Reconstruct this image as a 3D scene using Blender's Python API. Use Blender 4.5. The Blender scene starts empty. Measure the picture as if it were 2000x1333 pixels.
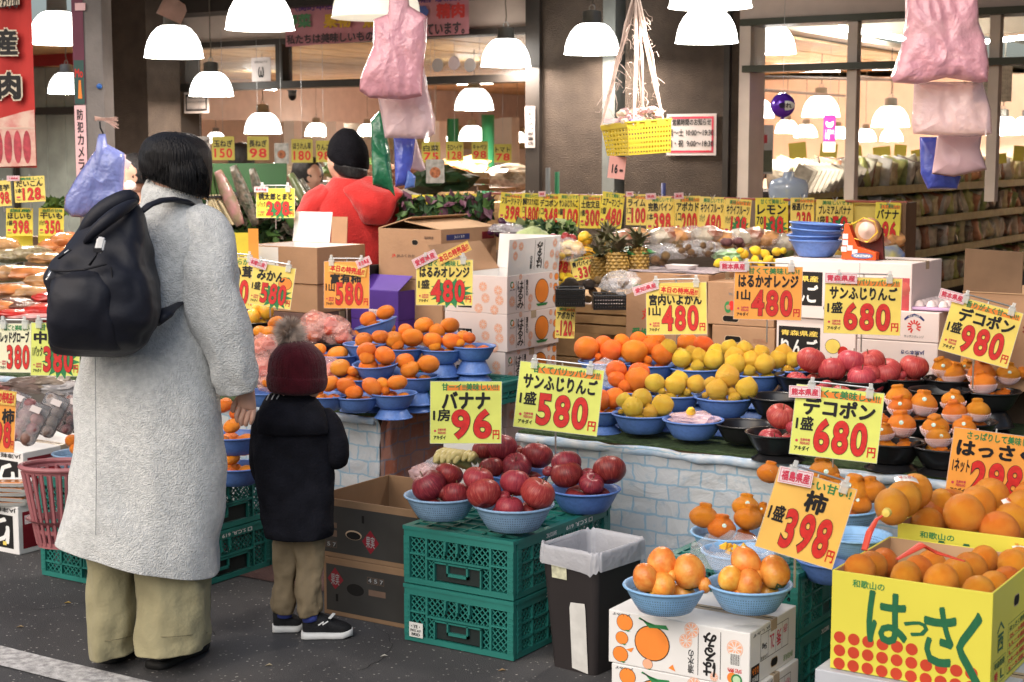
import bpy, bmesh, math, random
from mathutils import Vector, Matrix, noise, Euler
random.seed(7)
sc = bpy.context.scene
COL = sc.collection
rad = math.radians
# camera, world, light
FPX, EYE, YAW = 3120.0, 1.54, rad(32.5)
PITCH = math.atan(367/FPX)
cd = bpy.data.cameras.new('camera'); cam = bpy.data.objects.new('camera', cd); COL.objects.link(cam)
cam.location = (0, 0, EYE); cam.rotation_euler = (rad(90)-PITCH, 0, YAW)
cd.sensor_width = 36; cd.lens = FPX/2000*36; cd.clip_end = 900; cd.clip_start = 0.1
cd.dof.use_dof = True; cd.dof.focus_distance = 4.9; cd.dof.aperture_fstop = 7.0
sc.camera = cam
w = bpy.data.worlds.new('World'); sc.world = w; w.use_nodes = True
nt = w.node_tree
sky = nt.nodes.new('ShaderNodeTexSky'); sky.sky_type = 'NISHITA'; sky.sun_disc = False
sky.sun_elevation = rad(38); sky.sun_rotation = rad(200); sky.dust_density = 4.0; sky.air_density = 1.0; sky.ozone_density = .6
bg = nt.nodes['Background']; bg.inputs[1].default_value = 0.148
nt.links.new(sky.outputs[0], bg.inputs[0])
sl = bpy.data.lights.new('sun', 'SUN'); sl.energy = 1.5; sl.angle = rad(40); sl.color = (1, .95, .88)
so = bpy.data.objects.new('sun', sl); COL.objects.link(so); so.rotation_euler = (rad(52), 0, rad(20))
sc.view_settings.view_transform = 'Standard'; sc.view_settings.look = 'None'
sc.view_settings.exposure = 0.12; sc.view_settings.gamma = 1.0
try: sc.view_settings.use_curve_mapping = False
except Exception: pass
sc.render.engine = 'CYCLES'
sc.cycles.max_bounces = 7; sc.cycles.diffuse_bounces = 3; sc.cycles.glossy_bounces = 2
sc.cycles.transparent_max_bounces = 10; sc.cycles.transmission_bounces = 3
sc.cycles.use_denoising = True; sc.cycles.caustics_reflective = False; sc.cycles.caustics_refractive = False
sc.cycles.sample_clamp_indirect = 4
# view maths (turns a photo pixel + a known plane into a place)
F = Vector((-math.sin(YAW)*math.cos(PITCH), math.cos(YAW)*math.cos(PITCH), -math.sin(PITCH)))
R = Vector((math.cos(YAW), math.sin(YAW), 0)); UP = R.cross(F)
FH = Vector((-math.sin(YAW), math.cos(YAW), 0)); O = Vector((0, 0, EYE))
def ray(x, y): return F + R*((x-1000)/FPX) + UP*((666.5-y)/FPX)
def D(x, y, d): return O + ray(x, y)*d
def Z(x, y, z): r = ray(x, y); return O + r*((z-EYE)/r.z)
def YP(x, y, Y): r = ray(x, y); return O + r*(Y/r.y)
def XP(x, y, X): r = ray(x, y); return O + r*(X/r.x)
def dep(p): return (Vector(p)-O).dot(F)
# materials
def lin(c):
 if isinstance(c, str):
  c = [int(c[i:i+2], 16)/255 for i in (0, 2, 4)]
  return tuple(((v+.055)/1.055)**2.4 if v > .04045 else v/12.92 for v in c)
 return tuple(c[:3])
MATS = {}
def mat(name, col, rough=.6, var=.12, vs=8, bump=.0, bs=60, spec=.35, metal=0, alpha=1, sheen=0, emit=0, trans=0, objvar=0, col2=None, detail=4, coat=0, sss=0):
 if name in MATS: return MATS[name]
 m = bpy.data.materials.new(name); m.use_nodes = True; n = m.node_tree; b = n.nodes['Principled BSDF']
 c = lin(col); MATS[name] = m
 tc = n.nodes.new('ShaderNodeTexCoord')
 no = n.nodes.new('ShaderNodeTexNoise'); no.inputs['Scale'].default_value = vs; no.inputs['Detail'].default_value = detail
 n.links.new(tc.outputs['Object'], no.inputs['Vector'])
 rp = n.nodes.new('ShaderNodeValToRGB'); e = rp.color_ramp.elements
 c2 = lin(col2) if col2 else tuple(v*(1-var) for v in c)
 c1 = c if col2 else tuple(min(1, v*(1+var*.6)) for v in c)
 e[0].position = .35; e[1].position = .65; e[0].color = (*c2, 1); e[1].color = (*c1, 1)
 n.links.new(no.outputs[0], rp.inputs[0]); out = rp.outputs[0]
 if objvar:
  oi = n.nodes.new('ShaderNodeObjectInfo'); hs = n.nodes.new('ShaderNodeHueSaturation')
  mr = n.nodes.new('ShaderNodeMapRange'); mr.inputs['To Min'].default_value = .5-objvar*.08; mr.inputs['To Max'].default_value = .5+objvar*.08
  mr2 = n.nodes.new('ShaderNodeMapRange'); mr2.inputs['To Min'].default_value = 1-objvar; mr2.inputs['To Max'].default_value = 1+objvar*.6
  mu = n.nodes.new('ShaderNodeMath'); mu.operation = 'MULTIPLY'; mu.inputs[1].default_value = 7.31
  fr = n.nodes.new('ShaderNodeMath'); fr.operation = 'FRACT'
  n.links.new(oi.outputs['Random'], mr.inputs['Value']); n.links.new(oi.outputs['Random'], mu.inputs[0]); n.links.new(mu.outputs[0], fr.inputs[0])
  n.links.new(fr.outputs[0], mr2.inputs['Value']); n.links.new(mr.outputs[0], hs.inputs['Hue']); n.links.new(mr2.outputs[0], hs.inputs['Value'])
  n.links.new(out, hs.inputs['Color']); out = hs.outputs[0]
 n.links.new(out, b.inputs['Base Color'])
 b.inputs['Roughness'].default_value = rough; b.inputs['Metallic'].default_value = metal
 b.inputs['Specular IOR Level'].default_value = spec; b.inputs['Alpha'].default_value = alpha
 if sheen: b.inputs['Sheen Weight'].default_value = sheen
 if coat: b.inputs['Coat Weight'].default_value = coat
 if sss: b.inputs['Subsurface Weight'].default_value = sss; b.inputs['Subsurface Radius'].default_value = (.02, .008, .004)
 if trans: b.inputs['Transmission Weight'].default_value = trans
 if emit:
  b.inputs['Emission Color'].default_value = (*c, 1); b.inputs['Emission Strength'].default_value = emit
 if bump:
  n2 = n.nodes.new('ShaderNodeTexNoise'); n2.inputs['Scale'].default_value = bs; n2.inputs['Detail'].default_value = 5
  bp = n.nodes.new('ShaderNodeBump'); bp.inputs['Strength'].default_value = bump; bp.inputs['Distance'].default_value = .01
  n.links.new(tc.outputs['Object'], n2.inputs['Vector']); n.links.new(n2.outputs[0], bp.inputs['Height']); n.links.new(bp.outputs[0], b.inputs['Normal'])
 return m
def film(name, col, alpha=.3, rough=.12):
 m = mat(name, col, rough, .2, 20, .9, 28, .6, alpha=alpha); return m
# mesh building
class MB:
 def __init__(s): s.v = []; s.f = []
 def add(s, vs, fs):
  k = len(s.v); s.v += [tuple(v) for v in vs]; s.f += [tuple(i+k for i in f) for f in fs]; return s
 def box(s, x0, x1, y0, y1, z0, z1, M=None):
  vs = [Vector((x, y, z)) for z in (z0, z1) for y in (y0, y1) for x in (x0, x1)]
  if M: vs = [M @ v for v in vs]
  return s.add(vs, [(0, 2, 3, 1), (4, 5, 7, 6), (0, 1, 5, 4), (2, 6, 7, 3), (0, 4, 6, 2), (1, 3, 7, 5)])
 def tube(s, pts, r, n=8, cap=True, flat=1):
  pts = [Vector(p) for p in pts]; rs = r if isinstance(r, (list, tuple)) else [r]*len(pts); k = len(s.v); ref = None
  for i, p in enumerate(pts):
   t = (pts[min(i+1, len(pts)-1)] - pts[max(i-1, 0)])
   t = t.normalized() if t.length > 1e-9 else Vector((0, 0, 1))
   if ref is None: ref = Vector((0, 0, 1)) if abs(t.z) < .9 else Vector((0, 1, 0))
   a = t.cross(ref).normalized(); b = t.cross(a).normalized(); ref = -b if False else ref
   for j in range(n):
    q = 2*math.pi*j/n; s.v.append(tuple(p + a*math.cos(q)*rs[i] + b*math.sin(q)*rs[i]*flat))
  for i in range(len(pts)-1):
   for j in range(n):
    s.f.append((k+i*n+j, k+i*n+(j+1) % n, k+(i+1)*n+(j+1) % n, k+(i+1)*n+j))
  if cap: s.f.append(tuple(k+j for j in range(n))[::-1]); s.f.append(tuple(k+(len(pts)-1)*n+j for j in range(n)))
  return s
 def lathe(s, prof, n=24, fn=None, M=None):
  k = len(s.v)
  for (r, z) in prof:
   for j in range(n):
    q = 2*math.pi*j/n; rr = r*(fn(q, z) if fn else 1); v = Vector((rr*math.cos(q), rr*math.sin(q), z))
    s.v.append(tuple(M @ v if M else v))
  for i in range(len(prof)-1):
   for j in range(n): s.f.append((k+i*n+j, k+i*n+(j+1) % n, k+(i+1)*n+(j+1) % n, k+(i+1)*n+j))
  return s
 def rings(s, rings, cap=True):
  n = len(rings[0]); k = len(s.v)
  for r in rings: s.v += [tuple(p) for p in r]
  for i in range(len(rings)-1):
   for j in range(n): s.f.append((k+i*n+j, k+i*n+(j+1) % n, k+(i+1)*n+(j+1) % n, k+(i+1)*n+j))
  if cap:
   s.f.append(tuple(range(k, k+n))[::-1]); s.f.append(tuple(k+(len(rings)-1)*n+j for j in range(n)))
  return s
 def mesh(s, name, smooth=False):
  me = bpy.data.meshes.new(name); me.from_pydata(s.v, [], s.f); me.update()
  if smooth: me.polygons.foreach_set('use_smooth', [True]*len(me.polygons)); me.update()
  return me
 def build(s, name, m, parent=None, loc=None, smooth=False, bevel=0, sub=0, smang=None):
  o = link(name, s.mesh(name, smooth), m, parent, loc)
  fixn(o.data)
  if bevel: 
   b = o.modifiers.new('b', 'BEVEL'); b.width = bevel; b.segments = 2; b.limit_method = 'ANGLE'
  if sub:
   b = o.modifiers.new('s', 'SUBSURF'); b.levels = b.render_levels = sub
  return o
def fixn(me):
 bm = bmesh.new(); bm.from_mesh(me); bmesh.ops.recalc_face_normals(bm, faces=bm.faces); bm.to_mesh(me); bm.free()
def link(name, me, m=None, parent=None, loc=None, rot=None, scale=None):
 o = bpy.data.objects.new(name, me); COL.objects.link(o)
 if m is not None and not me.materials: me.materials.append(m)
 if parent: o.parent = parent
 if loc is not None: o.location = loc
 if rot is not None: o.rotation_euler = rot
 if scale is not None: o.scale = scale
 return o
def tag(o, label, cat, group=None):
 o['label'] = label; o['category'] = cat
 if group: o['group'] = group
 return o
def empty(name, loc, rz=0, label=None, cat=None, group=None):
 o = bpy.data.objects.new(name, None); COL.objects.link(o); o.location = loc; o.rotation_euler = (0, 0, rz); o.empty_display_size = .05
 if label: tag(o, label, cat, group)
 return o
def struct(o): o['kind'] = 'structure'; return o
def copy_tree(o, parent=None):
 c = o.copy(); COL.objects.link(c); c.parent = parent
 for ch in list(o.children): copy_tree(ch, c)
 return c
# lettering
TC = {}
def text_mesh(s, bold, off):
 k = (s, bold, off)
 if k in TC: return TC[k]
 cu = bpy.data.curves.new('t', 'FONT'); cu.body = s; cu.resolution_u = 5 if s.isascii() else 2; cu.offset = off; cu.space_line = .85; cu.space_character = 1.17 if s.isdigit() else 1
 ob = bpy.data.objects.new('t', cu); me = bpy.data.meshes.new_from_object(ob)
 bpy.data.objects.remove(ob); bpy.data.curves.remove(cu)
 V = [v.co.copy() for v in me.vertices]; P = [tuple(p.vertices) for p in me.polygons]; bpy.data.meshes.remove(me)
 mb = MB()
 sh = [(0, 0)]
 if bold: sh += [(bold*math.cos(a), bold*math.sin(a)) for a in [i*math.pi/3 for i in range(6)]]
 if V:
  x0 = min(v.x for v in V)-bold; x1 = max(v.x for v in V)+bold; y0 = min(v.y for v in V)-bold; y1 = max(v.y for v in V)+bold
  for i, (dx, dy) in enumerate(sh):
   mb.add([((v.x+dx-x0)/(x1-x0), (v.y+dy-y0)/(y1-y0), i*.00004) for v in V], P)
 TC[k] = mb.mesh('lettering'); return TC[k]
def frame(o, ux, uy): 
 ux = Vector(ux).normalized(); uy = Vector(uy).normalized(); n = ux.cross(uy)
 return Matrix(((ux.x, uy.x, n.x, o[0]), (ux.y, uy.y, n.y, o[1]), (ux.z, uy.z, n.z, o[2]), (0, 0, 0, 1)))
def letter(parent, Fm, box, s, m, bold=.03, off=0, z=.0008, flip=False, name='lettering', rot=0):
 """text stretched to box (x0,y0,x1,y1), metres on the plane Fm (4x4, local to parent)"""
 if not s: return None
 me = text_mesh(s, bold, off); me2 = me
 if me.materials and me.materials[0] is not m:
  k = (s, bold, off, m.name)
  if k not in TC: TC[k] = me.copy(); TC[k].materials.clear(); TC[k].materials.append(m)
  me2 = TC[k]
 elif not me.materials: me.materials.append(m)
 o = bpy.data.objects.new(name, me2); COL.objects.link(o); o.parent = parent
 x0, y0, x1, y1 = box; cx, cy = (x0+x1)/2, (y0+y1)/2
 S = Matrix.Translation((cx, cy, z)) @ Matrix.Rotation(rot + (math.pi if flip else 0), 4, 'Z') 
 wdt, hgt = (x1-x0), (y1-y0)
 if abs(abs(rot)-math.pi/2) < .01: wdt, hgt = hgt, wdt
 S = S @ Matrix.Diagonal((wdt, hgt, 1, 1)) @ Matrix.Translation((-.5, -.5, 0))
 o.matrix_local = Fm @ S; return o
def patch(parent, Fm, pts, m, z=.0006, name='print'):
 """flat print: polygon(s) on a plane"""
 polys = pts if isinstance(pts[0][0], (tuple, list)) else [pts]; mb = MB()
 for k, p in enumerate(polys): mb.add([(x, y, 0) for x, y in p], [tuple(range(len(p)))])
 o = link(name, mb.mesh(name), m, parent); o.matrix_local = Fm @ Matrix.Translation((0, 0, z)); return o
def rect(x0, y0, x1, y1): return [(x0, y0), (x1, y0), (x1, y1), (x0, y1)]
def disc(cx, cy, r, n=18, ry=None, a0=0, a1=2*math.pi): return [(cx+r*math.cos(a0+(a1-a0)*i/n), cy+(ry or r)*math.sin(a0+(a1-a0)*i/n)) for i in range(n)]
def ringpoly(x0, y0, x1, y1, t): return [rect(x0, y0, x1, y0+t), rect(x0, y1-t, x1, y1), rect(x0, y0+t, x0+t, y1-t), rect(x1-t, y0+t, x1, y1-t)]
# palette
BLACK = mat('ink_black', (.012, .011, .012), .5, .1); INKB = BLACK
REDP = mat('print_red', (.62, .03, .025), .45, .15); OUTL = mat('print_outline', (.05, .035, .02), .5, .1)
GREENP = mat('print_green', (.03, .22, .07), .5, .1); WHITEP = mat('print_white', (.8, .8, .78), .5, .05)
MAGENTA = mat('print_crimson', (.6, .05, .09), .5, .1); ORP = mat('print_orange', (.85, .25, .04), .5, .1)
PINKC = mat('paper_pink_white', (.82, .66, .68), .45, .04)
YG = mat('card_yellow_green', (.72, .77, .17), .3, .10, spec=.45, coat=.3); YE = mat('card_yellow', (.86, .66, .14), .3, .12, spec=.45, coat=.3)  # the plain yellow has the lamps' warm cast mixed into its colour
YB = mat('card_bright_yellow', (.80, .66, .07), .35, .12, coat=.2); OR = mat('card_orange', (.88, .37, .07), .3, .10, coat=.3); YO = mat('card_amber', (.88, .52, .12), .3, .08, coat=.3)
CREAM = mat('card_cream', (.8, .78, .55), .35, .05); CLEAR = mat('clear_clip_plastic', (.75, .77, .75), .12, .1, alpha=.55, spec=.8)
STEEL = mat('steel_wire', (.5, .5, .5), .3, .1, metal=.9); GREYP = mat('grey_plastic', (.2, .21, .21), .4, .1)
# setting: ground, kerb, store front, interior
def asphalt():
 m = mat('asphalt', (.075, .074, .077), .85, .3, 1.6, .6, 220, col2=(.048, .046, .047), detail=8); n = m.node_tree; b = n.nodes['Principled BSDF']
 tc = [x for x in n.nodes if x.type == 'TEX_COORD'][0]
 v = n.nodes.new('ShaderNodeTexVoronoi'); v.inputs['Scale'].default_value = 48; n.links.new(tc.outputs['Object'], v.inputs['Vector'])
 r = n.nodes.new('ShaderNodeValToRGB'); r.color_ramp.elements[0].position = .10; r.color_ramp.elements[1].position = .22
 r.color_ramp.elements[0].color = (1, 1, 1, 1); r.color_ramp.elements[1].color = (0, 0, 0, 1); n.links.new(v.outputs['Distance'], r.inputs[0])
 n3 = n.nodes.new('ShaderNodeTexNoise'); n3.inputs['Scale'].default_value = 50; n.links.new(tc.outputs['Object'], n3.inputs['Vector'])
 r3 = n.nodes.new('ShaderNodeValToRGB'); r3.color_ramp.elements[0].position = .46; r3.color_ramp.elements[1].position = .58; n.links.new(n3.outputs[0], r3.inputs[0])
 mu = n.nodes.new('ShaderNodeMath'); mu.operation = 'MULTIPLY'; n.links.new(r.outputs[0], mu.inputs[0]); n.links.new(r3.outputs[0], mu.inputs[1])
 mx = n.nodes.new('ShaderNodeMixRGB'); mx.inputs[2].default_value = (.42, .40, .37, 1)
 n.links.new(mu.outputs[0], mx.inputs[0]); n.links.new(b.inputs['Base Color'].links[0].from_socket, mx.inputs[1]); n.links.new(mx.outputs[0], b.inputs['Base Color'])
 return m
ASPH = asphalt()
mb = MB(); N = 24
mb.add([(-400, -400, 0), (400, -400, 0), (400, 400, 0), (-400, 400, 0)], [(0, 1, 2, 3)])
struct(mb.build('ground', ASPH))
a, b_ = Z(0, 1264, 0), Z(290, 1333, 0); dv = (b_-a).normalized(); nv = Vector((dv.y, -dv.x, 0))
wl = .13; p0 = a - dv*6; p1 = a + dv*6; mb = MB(); nseg = 60; random.seed(3)
for i in range(nseg):
 q0 = p0 + (p1-p0)*i/nseg; q1 = p0 + (p1-p0)*(i+1)/nseg
 e = [random.uniform(-.003, .003) for _ in range(4)]
 if i == 0: prev = (q0, q0+nv*wl)
 nx = (q1+nv*e[0], q1+nv*(wl+e[1]))
 mb.add([prev[0]+Vector((0, 0, .004)), prev[1]+Vector((0, 0, .004)), nx[1]+Vector((0, 0, .004)), nx[0]+Vector((0, 0, .004))], [(0, 1, 2, 3)]); prev = nx
LINE = mat('worn_line_paint', (.60, .59, .58), .75, .3, 40, .6, 160, col2=(.30, .29, .29), detail=10); struct(mb.build('road_marking', LINE))
KERB = mat('kerb_stone', (.14, .11, .10), .8, .3, 12, .4, 90); SLAB = mat('shop_floor', (.13, .065, .055), .7, .25, 6, .2, 80)
mb = MB(); mb.box(-14, 6, 4.66, 4.80, -.02, .10); struct(mb.build('kerb', KERB, bevel=.012))
mb = MB(); mb.box(-14, 6, 4.802, 22, -.02, .104); struct(mb.build('shop_floor', SLAB))
mb = MB(); mb.add([(-14, 4.28, .004), (6, 4.28, .004), (6, 4.66, .004), (-14, 4.66, .004)], [(0, 1, 2, 3)])
struct(mb.build('pavement_strip', mat('red_pavement', (.105, .055, .05), .85, .3, 9, .5, 150)))
random.seed(17)
for k_, (cx_, cy_) in enumerate(((60, 1190), (700, 1310), (420, 1240))):   # thin cracks in the asphalt
 q0 = Z(cx_, cy_, .0015); an = .5+k_; mb = MB(); pts_ = [Vector((0, 0, 0))]
 for i in range(16): an += random.uniform(-.5, .5); pts_.append(pts_[-1]+Vector((math.cos(an)*.035, math.sin(an)*.035, 0)))
 for i in range(16):
  s_ = (pts_[i+1]-pts_[i]).normalized(); nn = Vector((-s_.y, s_.x, 0))*.0012*(1-i/20); mb.add([pts_[i]-nn, pts_[i+1]-nn, pts_[i+1]+nn, pts_[i]+nn], [(0, 1, 2, 3)])
 struct(mb.build('ground_crack', mat('crack_dark', (.018, .017, .017), .95, .2), None, q0))
for k_, (cx_, cy_, c_) in enumerate(((128, 1178, (.45, .3, .08)), (975, 1310, (.3, .2, .1)), (745, 1282, (.5, .48, .42)), (35, 1225, (.3, .22, .12)), (520, 1300, (.35, .3, .2)))):
 o = MB().add([(0, -.008, .001), (.014, -.002, .006), (.020, .008, .002), (.004, .010, .005)], [(0, 1, 2, 3)]).build('dry_leaf', mat('litter_%s' % 'tan brown paper umber straw'.split()[k_], c_, .8), None, Z(cx_, cy_, .001)); tag(o, ['tan leaf scrap on the asphalt left of the trousers', 'brown leaf scrap before the teal crates', 'paper scrap on the asphalt by the child shoes', 'umber leaf scrap near the white line', 'straw coloured scrap between woman and child'][k_], 'litter', 'small scraps on the asphalt')
SY = 8.0
BROWN = mat('brown_wall_render', (.068, .050, .038), .9, .2, 9, .8, 130); DARKF = mat('dark_bronze_frame', (.03, .024, .02), .5, .2)
MAUVE = mat('mauve_fascia', (.50, .40, .34), .7, .08); CREAMW = mat('cream_frame', (.62, .53, .47), .5, .06); PEACH = mat('peach_wall', (.85, .68, .53), .8, .05)
CEIL = mat('ceiling_white', (.78, .74, .62), .8, .06); WOODP = mat('pine_planks', (.62, .42, .2), .55, .3, 3, .1, 40)
def at_plane(x0, x1, Y): return YP(x0, 300, Y).x, YP(x1, 300, Y).x
def wallseg(name, px0, px1, z0, z1, Y, th, m, label, cat='wall', **k):
 a, b = at_plane(px0, px1, Y); o = MB().box(a, b, Y, Y+th, z0, z1).build(name, m, bevel=k.get('bevel', 0)); tag(o, label, cat); return o
def sw(*a, **k):
 o = wallseg(*a, **k); struct(o); del o['category']; del o['label']; return o
sw('pillar', 1053, 1177, .1, 3.0, SY, .5, BROWN, '', 'x'); sw('pillar', 1220, 1412, .1, 3.0, SY, .5, BROWN, '', 'x')
sw('wall', 1200, 1221, .1, 3.0, SY+.12, .3, DARKF, '', 'x'); sw('pillar', 1176, 1200, .1, 3.0, SY-.02, .2, mat('grey_downpipe', (.16, .17, .16), .5, .15), '', 'x')
sw('door_frame', 1026, 1053, .1, 3.0, SY-.03, .3, DARKF, '', 'x'); sw('window_frame', 1411, 1422, .1, 3.0, SY-.02, .3, DARKF, '', 'x')
sw('pillar', 1422, 1441, .1, 3.0, SY+.01, .3, BROWN, '', 'x'); sw('window_frame', 1441, 1462, .1, 2.23, SY, .2, CREAMW, '', 'x')
sw('wall', 215, 291, .1, 3.0, SY-.4, .3, BROWN, '', 'x'); sw('wall', 291, 334, .1, 3.0, SY-.1, .3, DARKF, '', 'x')
sw('window_frame', 334, 352, .1, 2.2, SY+.02, .2, CREAMW, '', 'x')
sw('beam', 300, 1026, 2.27, 2.44, SY, .15, MAUVE, '', 'x'); sw('beam', 200, 1052, 2.44, 3.0, SY-.25, .5, DARKF, '', 'x')
sw('beam', 334, 1026, 2.235, 2.27, SY-.02, .16, DARKF, '', 'x'); sw('beam', 334, 1026, 1.955, 2.0, SY-.02, .14, DARKF, '', 'x')
sw('window_frame', 541, 554, 2.0, 2.235, SY-.015, .1, DARKF, '', 'x')
sw('beam', 1441, 2400, 2.25, 3.0, SY, .15, MAUVE, '', 'x'); sw('beam', 1441, 2400, 2.215, 2.25, SY-.03, .2, mat('green_black_frame', (.04, .045, .03), .45, .1), '', 'x')
sw('beam', 1446, 2400, 1.97, 2.005, SY-.03, .12, MATS['green_black_frame'], '', 'x')
sw('window_frame', 1650, 1669, .1, 2.215, SY+.02, .06, CREAMW, '', 'x'); sw('window_frame', 1925, 1945, 1.3, 2.215, SY+.02, .06, CREAMW, '', 'x')
GL = mat('window_glass', (.8, .82, .8), .05, 0, alpha=.10, spec=.6)
for a, b in ((352, 541), (554, 1026)): sw('window_pane', a, b, 2.002, 2.233, SY+.05, .004, GL, '', 'x')
for a, b in ((1462, 1650), (1669, 1925), (1945, 2300)): sw('window_pane', a, b, 2.007, 2.213, SY+.045, .004, GL, '', 'x')
random.seed(5)
y = 8.2; i = 0
wr = empty('wooden_ceiling', (-8, 8.2, 2.35)); wr['kind'] = 'structure'
pm = MB().box(0, .232, 0, 12, 0, .02).mesh('plank'); pm.materials.append(WOODP)
x = -13.9
while x < -4.6:
 yy = 8.2 if x > -9.5 or True else 8.2
 p = link('plank', pm, WOODP, wr, (x+8, 0, random.uniform(0, .006))); x += .24
struct(MB().box(-14, -4.4, 8.2, 20.5, 2.385, 2.42).build('ceiling', CEIL)); 
struct(MB().box(-12.1, -12.0, 8.2, 20.5, 1.9, 2.345).build('beam', MAUVE))
struct(MB().box(-15.4, -15.3, 8.2, 20.5, .1, 2.4).build('wall', PEACH))
struct(MB().box(-15.3, -12.1, 8.2, 20.5, 2.30, 2.34).build('ceiling', CEIL))
struct(MB().box(-4.4, 1.5, 8.2, 20.5, 2.62, 2.66).build('ceiling', CEIL)); struct(MB().box(-10.6, -4.4, 8.2, 20.5, 2.36, 2.38).build('ceiling', CEIL)) if False else None
struct(MB().box(-15.3, 1.6, 20.5, 20.6, .1, 2.66).build('back_wall', PEACH)); struct(MB().box(1.5, 1.6, 8.2, 20.5, .1, 2.66).build('wall', PEACH))
struct(MB().box(-15.3, -12, 20.4, 20.48, 1.6, 2.4).build('wall', mat('mustard_panel', (.5, .36, .16), .7, .15)))
mb = MB(); p, q = Vector((-4.45, 8.5, 0)), Vector((-10.0, 20.45, 0)); t = Vector((.05, .02, 0))
mb.add([p+Vector((0, 0, .1)), q+Vector((0, 0, .1)), q+t+Vector((0, 0, .1)), p+t+Vector((0, 0, .1)), p+Vector((0, 0, 2.34)), q+Vector((0, 0, 2.34)), q+t+Vector((0, 0, 2.34)), p+t+Vector((0, 0, 2.34))], [(0, 1, 5, 4), (1, 2, 6, 5), (2, 3, 7, 6), (3, 0, 4, 7), (4, 5, 6, 7)])
struct(mb.build('partition', PEACH))
c0, c1 = YP(1440, 150, 15.5), YP(2300, 150, 15.5)
struct(MB().box(-8.6, 1.5, 15.5, 15.6, .1, 2.29).build('wall', PEACH))
for k, yy in enumerate((10.2, 12.6)): struct(MB().box(-6.5, 1.5, yy, yy+.12, 2.46, 2.62).build('beam', CEIL))
GCOL = mat('green_column', (.03, .2, .09), .4, .1)
for px, d in ((885, 15.0), (953, 13.5)):
 p = D(px, 300, d); o = MB().tube([(0, 0, .1), (0, 0, 1.86)], .055, 16).build('column', GCOL, loc=(p.x, p.y, 0), smooth=True); struct(o)
for px, d in ((573, 17.0), (855, 17.2), (975, 16), (995, 15.5), (655, 17.5)):
 p = D(px, 300, d); o = MB().box(-.07, .07, -.07, .07, .1, 1.88).build('column', CREAMW, loc=(p.x, p.y, 0)); struct(o)
AWN = mat('awning_sheet', (.28, .24, .2), .8, .15)
struct(MB().box(-14, 2.2, 4.6, 7.7, 2.72, 2.75).build('roof', AWN))
for yy in (4.7, 6.2): struct(MB().box(-14, 2.2, yy, yy+.08, 2.64, 2.72).build('beam', DARKF))
for xx in (-9, -6.9, -4.6, -2.3): struct(MB().box(xx, xx+.06, 4.6, 7.7, 2.58, 2.64).build('beam', DARKF))
POST = mat('post_paint', (.2, .18, .17), .6, .2, 6, .2, 60)
pp = D(193, 500, 7.6); root = empty('awning_post', (pp.x, pp.y, 0), YAW-.15, 'brown grey steel awning post with pink notices beside blue plastic bags', 'post')
MB().box(-.065, .075, -.06, .06, 0, 2.72).build('column_body', POST, root, bevel=.006)
Fp = frame((-.07, -.064, 0), (1, 0, 0), (0, 0, 1))
def zpx(py, d): return EYE+ray(193, py).z*d
MAR = mat('maroon_tape', (.14, .03, .06), .5, .1); patch(root, Fp, rect(0.0, zpx(205, 7.6), .056, 2.7), MAR, .001, 'strip')
patch(root, Fp, rect(0.003, zpx(205, 7.6), .053, zpx(122, 7.6)), mat('poster_dark_green', (.03, .08, .07), .5, .1), .002, 'poster')
letter(root, Fp, (.008, zpx(155, 7.6), .048, zpx(138, 7.6)), 'Mo', REDP, .03, z=.003); patch(root, Fp, [(.02, zpx(195, 7.6)), (.04, zpx(195, 7.6)), (.036, zpx(160, 7.6)), (.026, zpx(160, 7.6))], ORP, .003)
patch(root, Fp, rect(-.001, zpx(420, 7.6), .055, zpx(208, 7.6)), mat('pink_notice', (.8, .5, .52), .5, .05), .0015, 'notice')
s = '防犯カメラ設置店'
for i, ch in enumerate(s): letter(root, Fp, (.012, zpx(236+i*24, 7.6), .042, zpx(215+i*24, 7.6)), ch, BLACK, .02, z=.003)
MB().lathe([(0, .012), (.01, .012), (.013, .004), (.013, 0)], 12, M=Matrix.Translation((.055, -.062, zpx(172, 7.6))) @ Matrix.Rotation(rad(90), 4, 'X')).build('stud', mat('blue_knob', (.03, .12, .4), .3), root, smooth=True)
MB().box(-.05, .0, -.07, -.064, zpx(28, 7.6), zpx(14, 7.6)).build('label', MATS['pink_notice'], root)
SH = mat('pale_green_sheet', (.3, .34, .31), .6, .2, 5)
root = empty('side_shutter', tuple(YP(60, 500, 9.3)[:2])+(0,), 0, 'pale grey green sheet panels behind the red meat banner', 'shutter')
for k in range(14):
 MB().box(-1.5+k*.22, -1.5+k*.22+.214, 0, .03+.01*(k % 2), .1, 2.25).build('panel', SH, root, bevel=.004)
MB().box(-1.5, 1.0, -.03, -.005, 1.86, 1.92).build('rail', DARKF, root); MB().box(-.12, -.09, -.05, -.006, .1, 2.3).build('rail', DARKF, root)
MB().box(-1.5, 1.0, -.04, .02, 2.26, 2.40).build('rail', mat('dull_red', (.35, .03, .03), .6), root)
TUBE = mat('tube_light', (1, .97, .9), .5, 0, emit=60)
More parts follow.
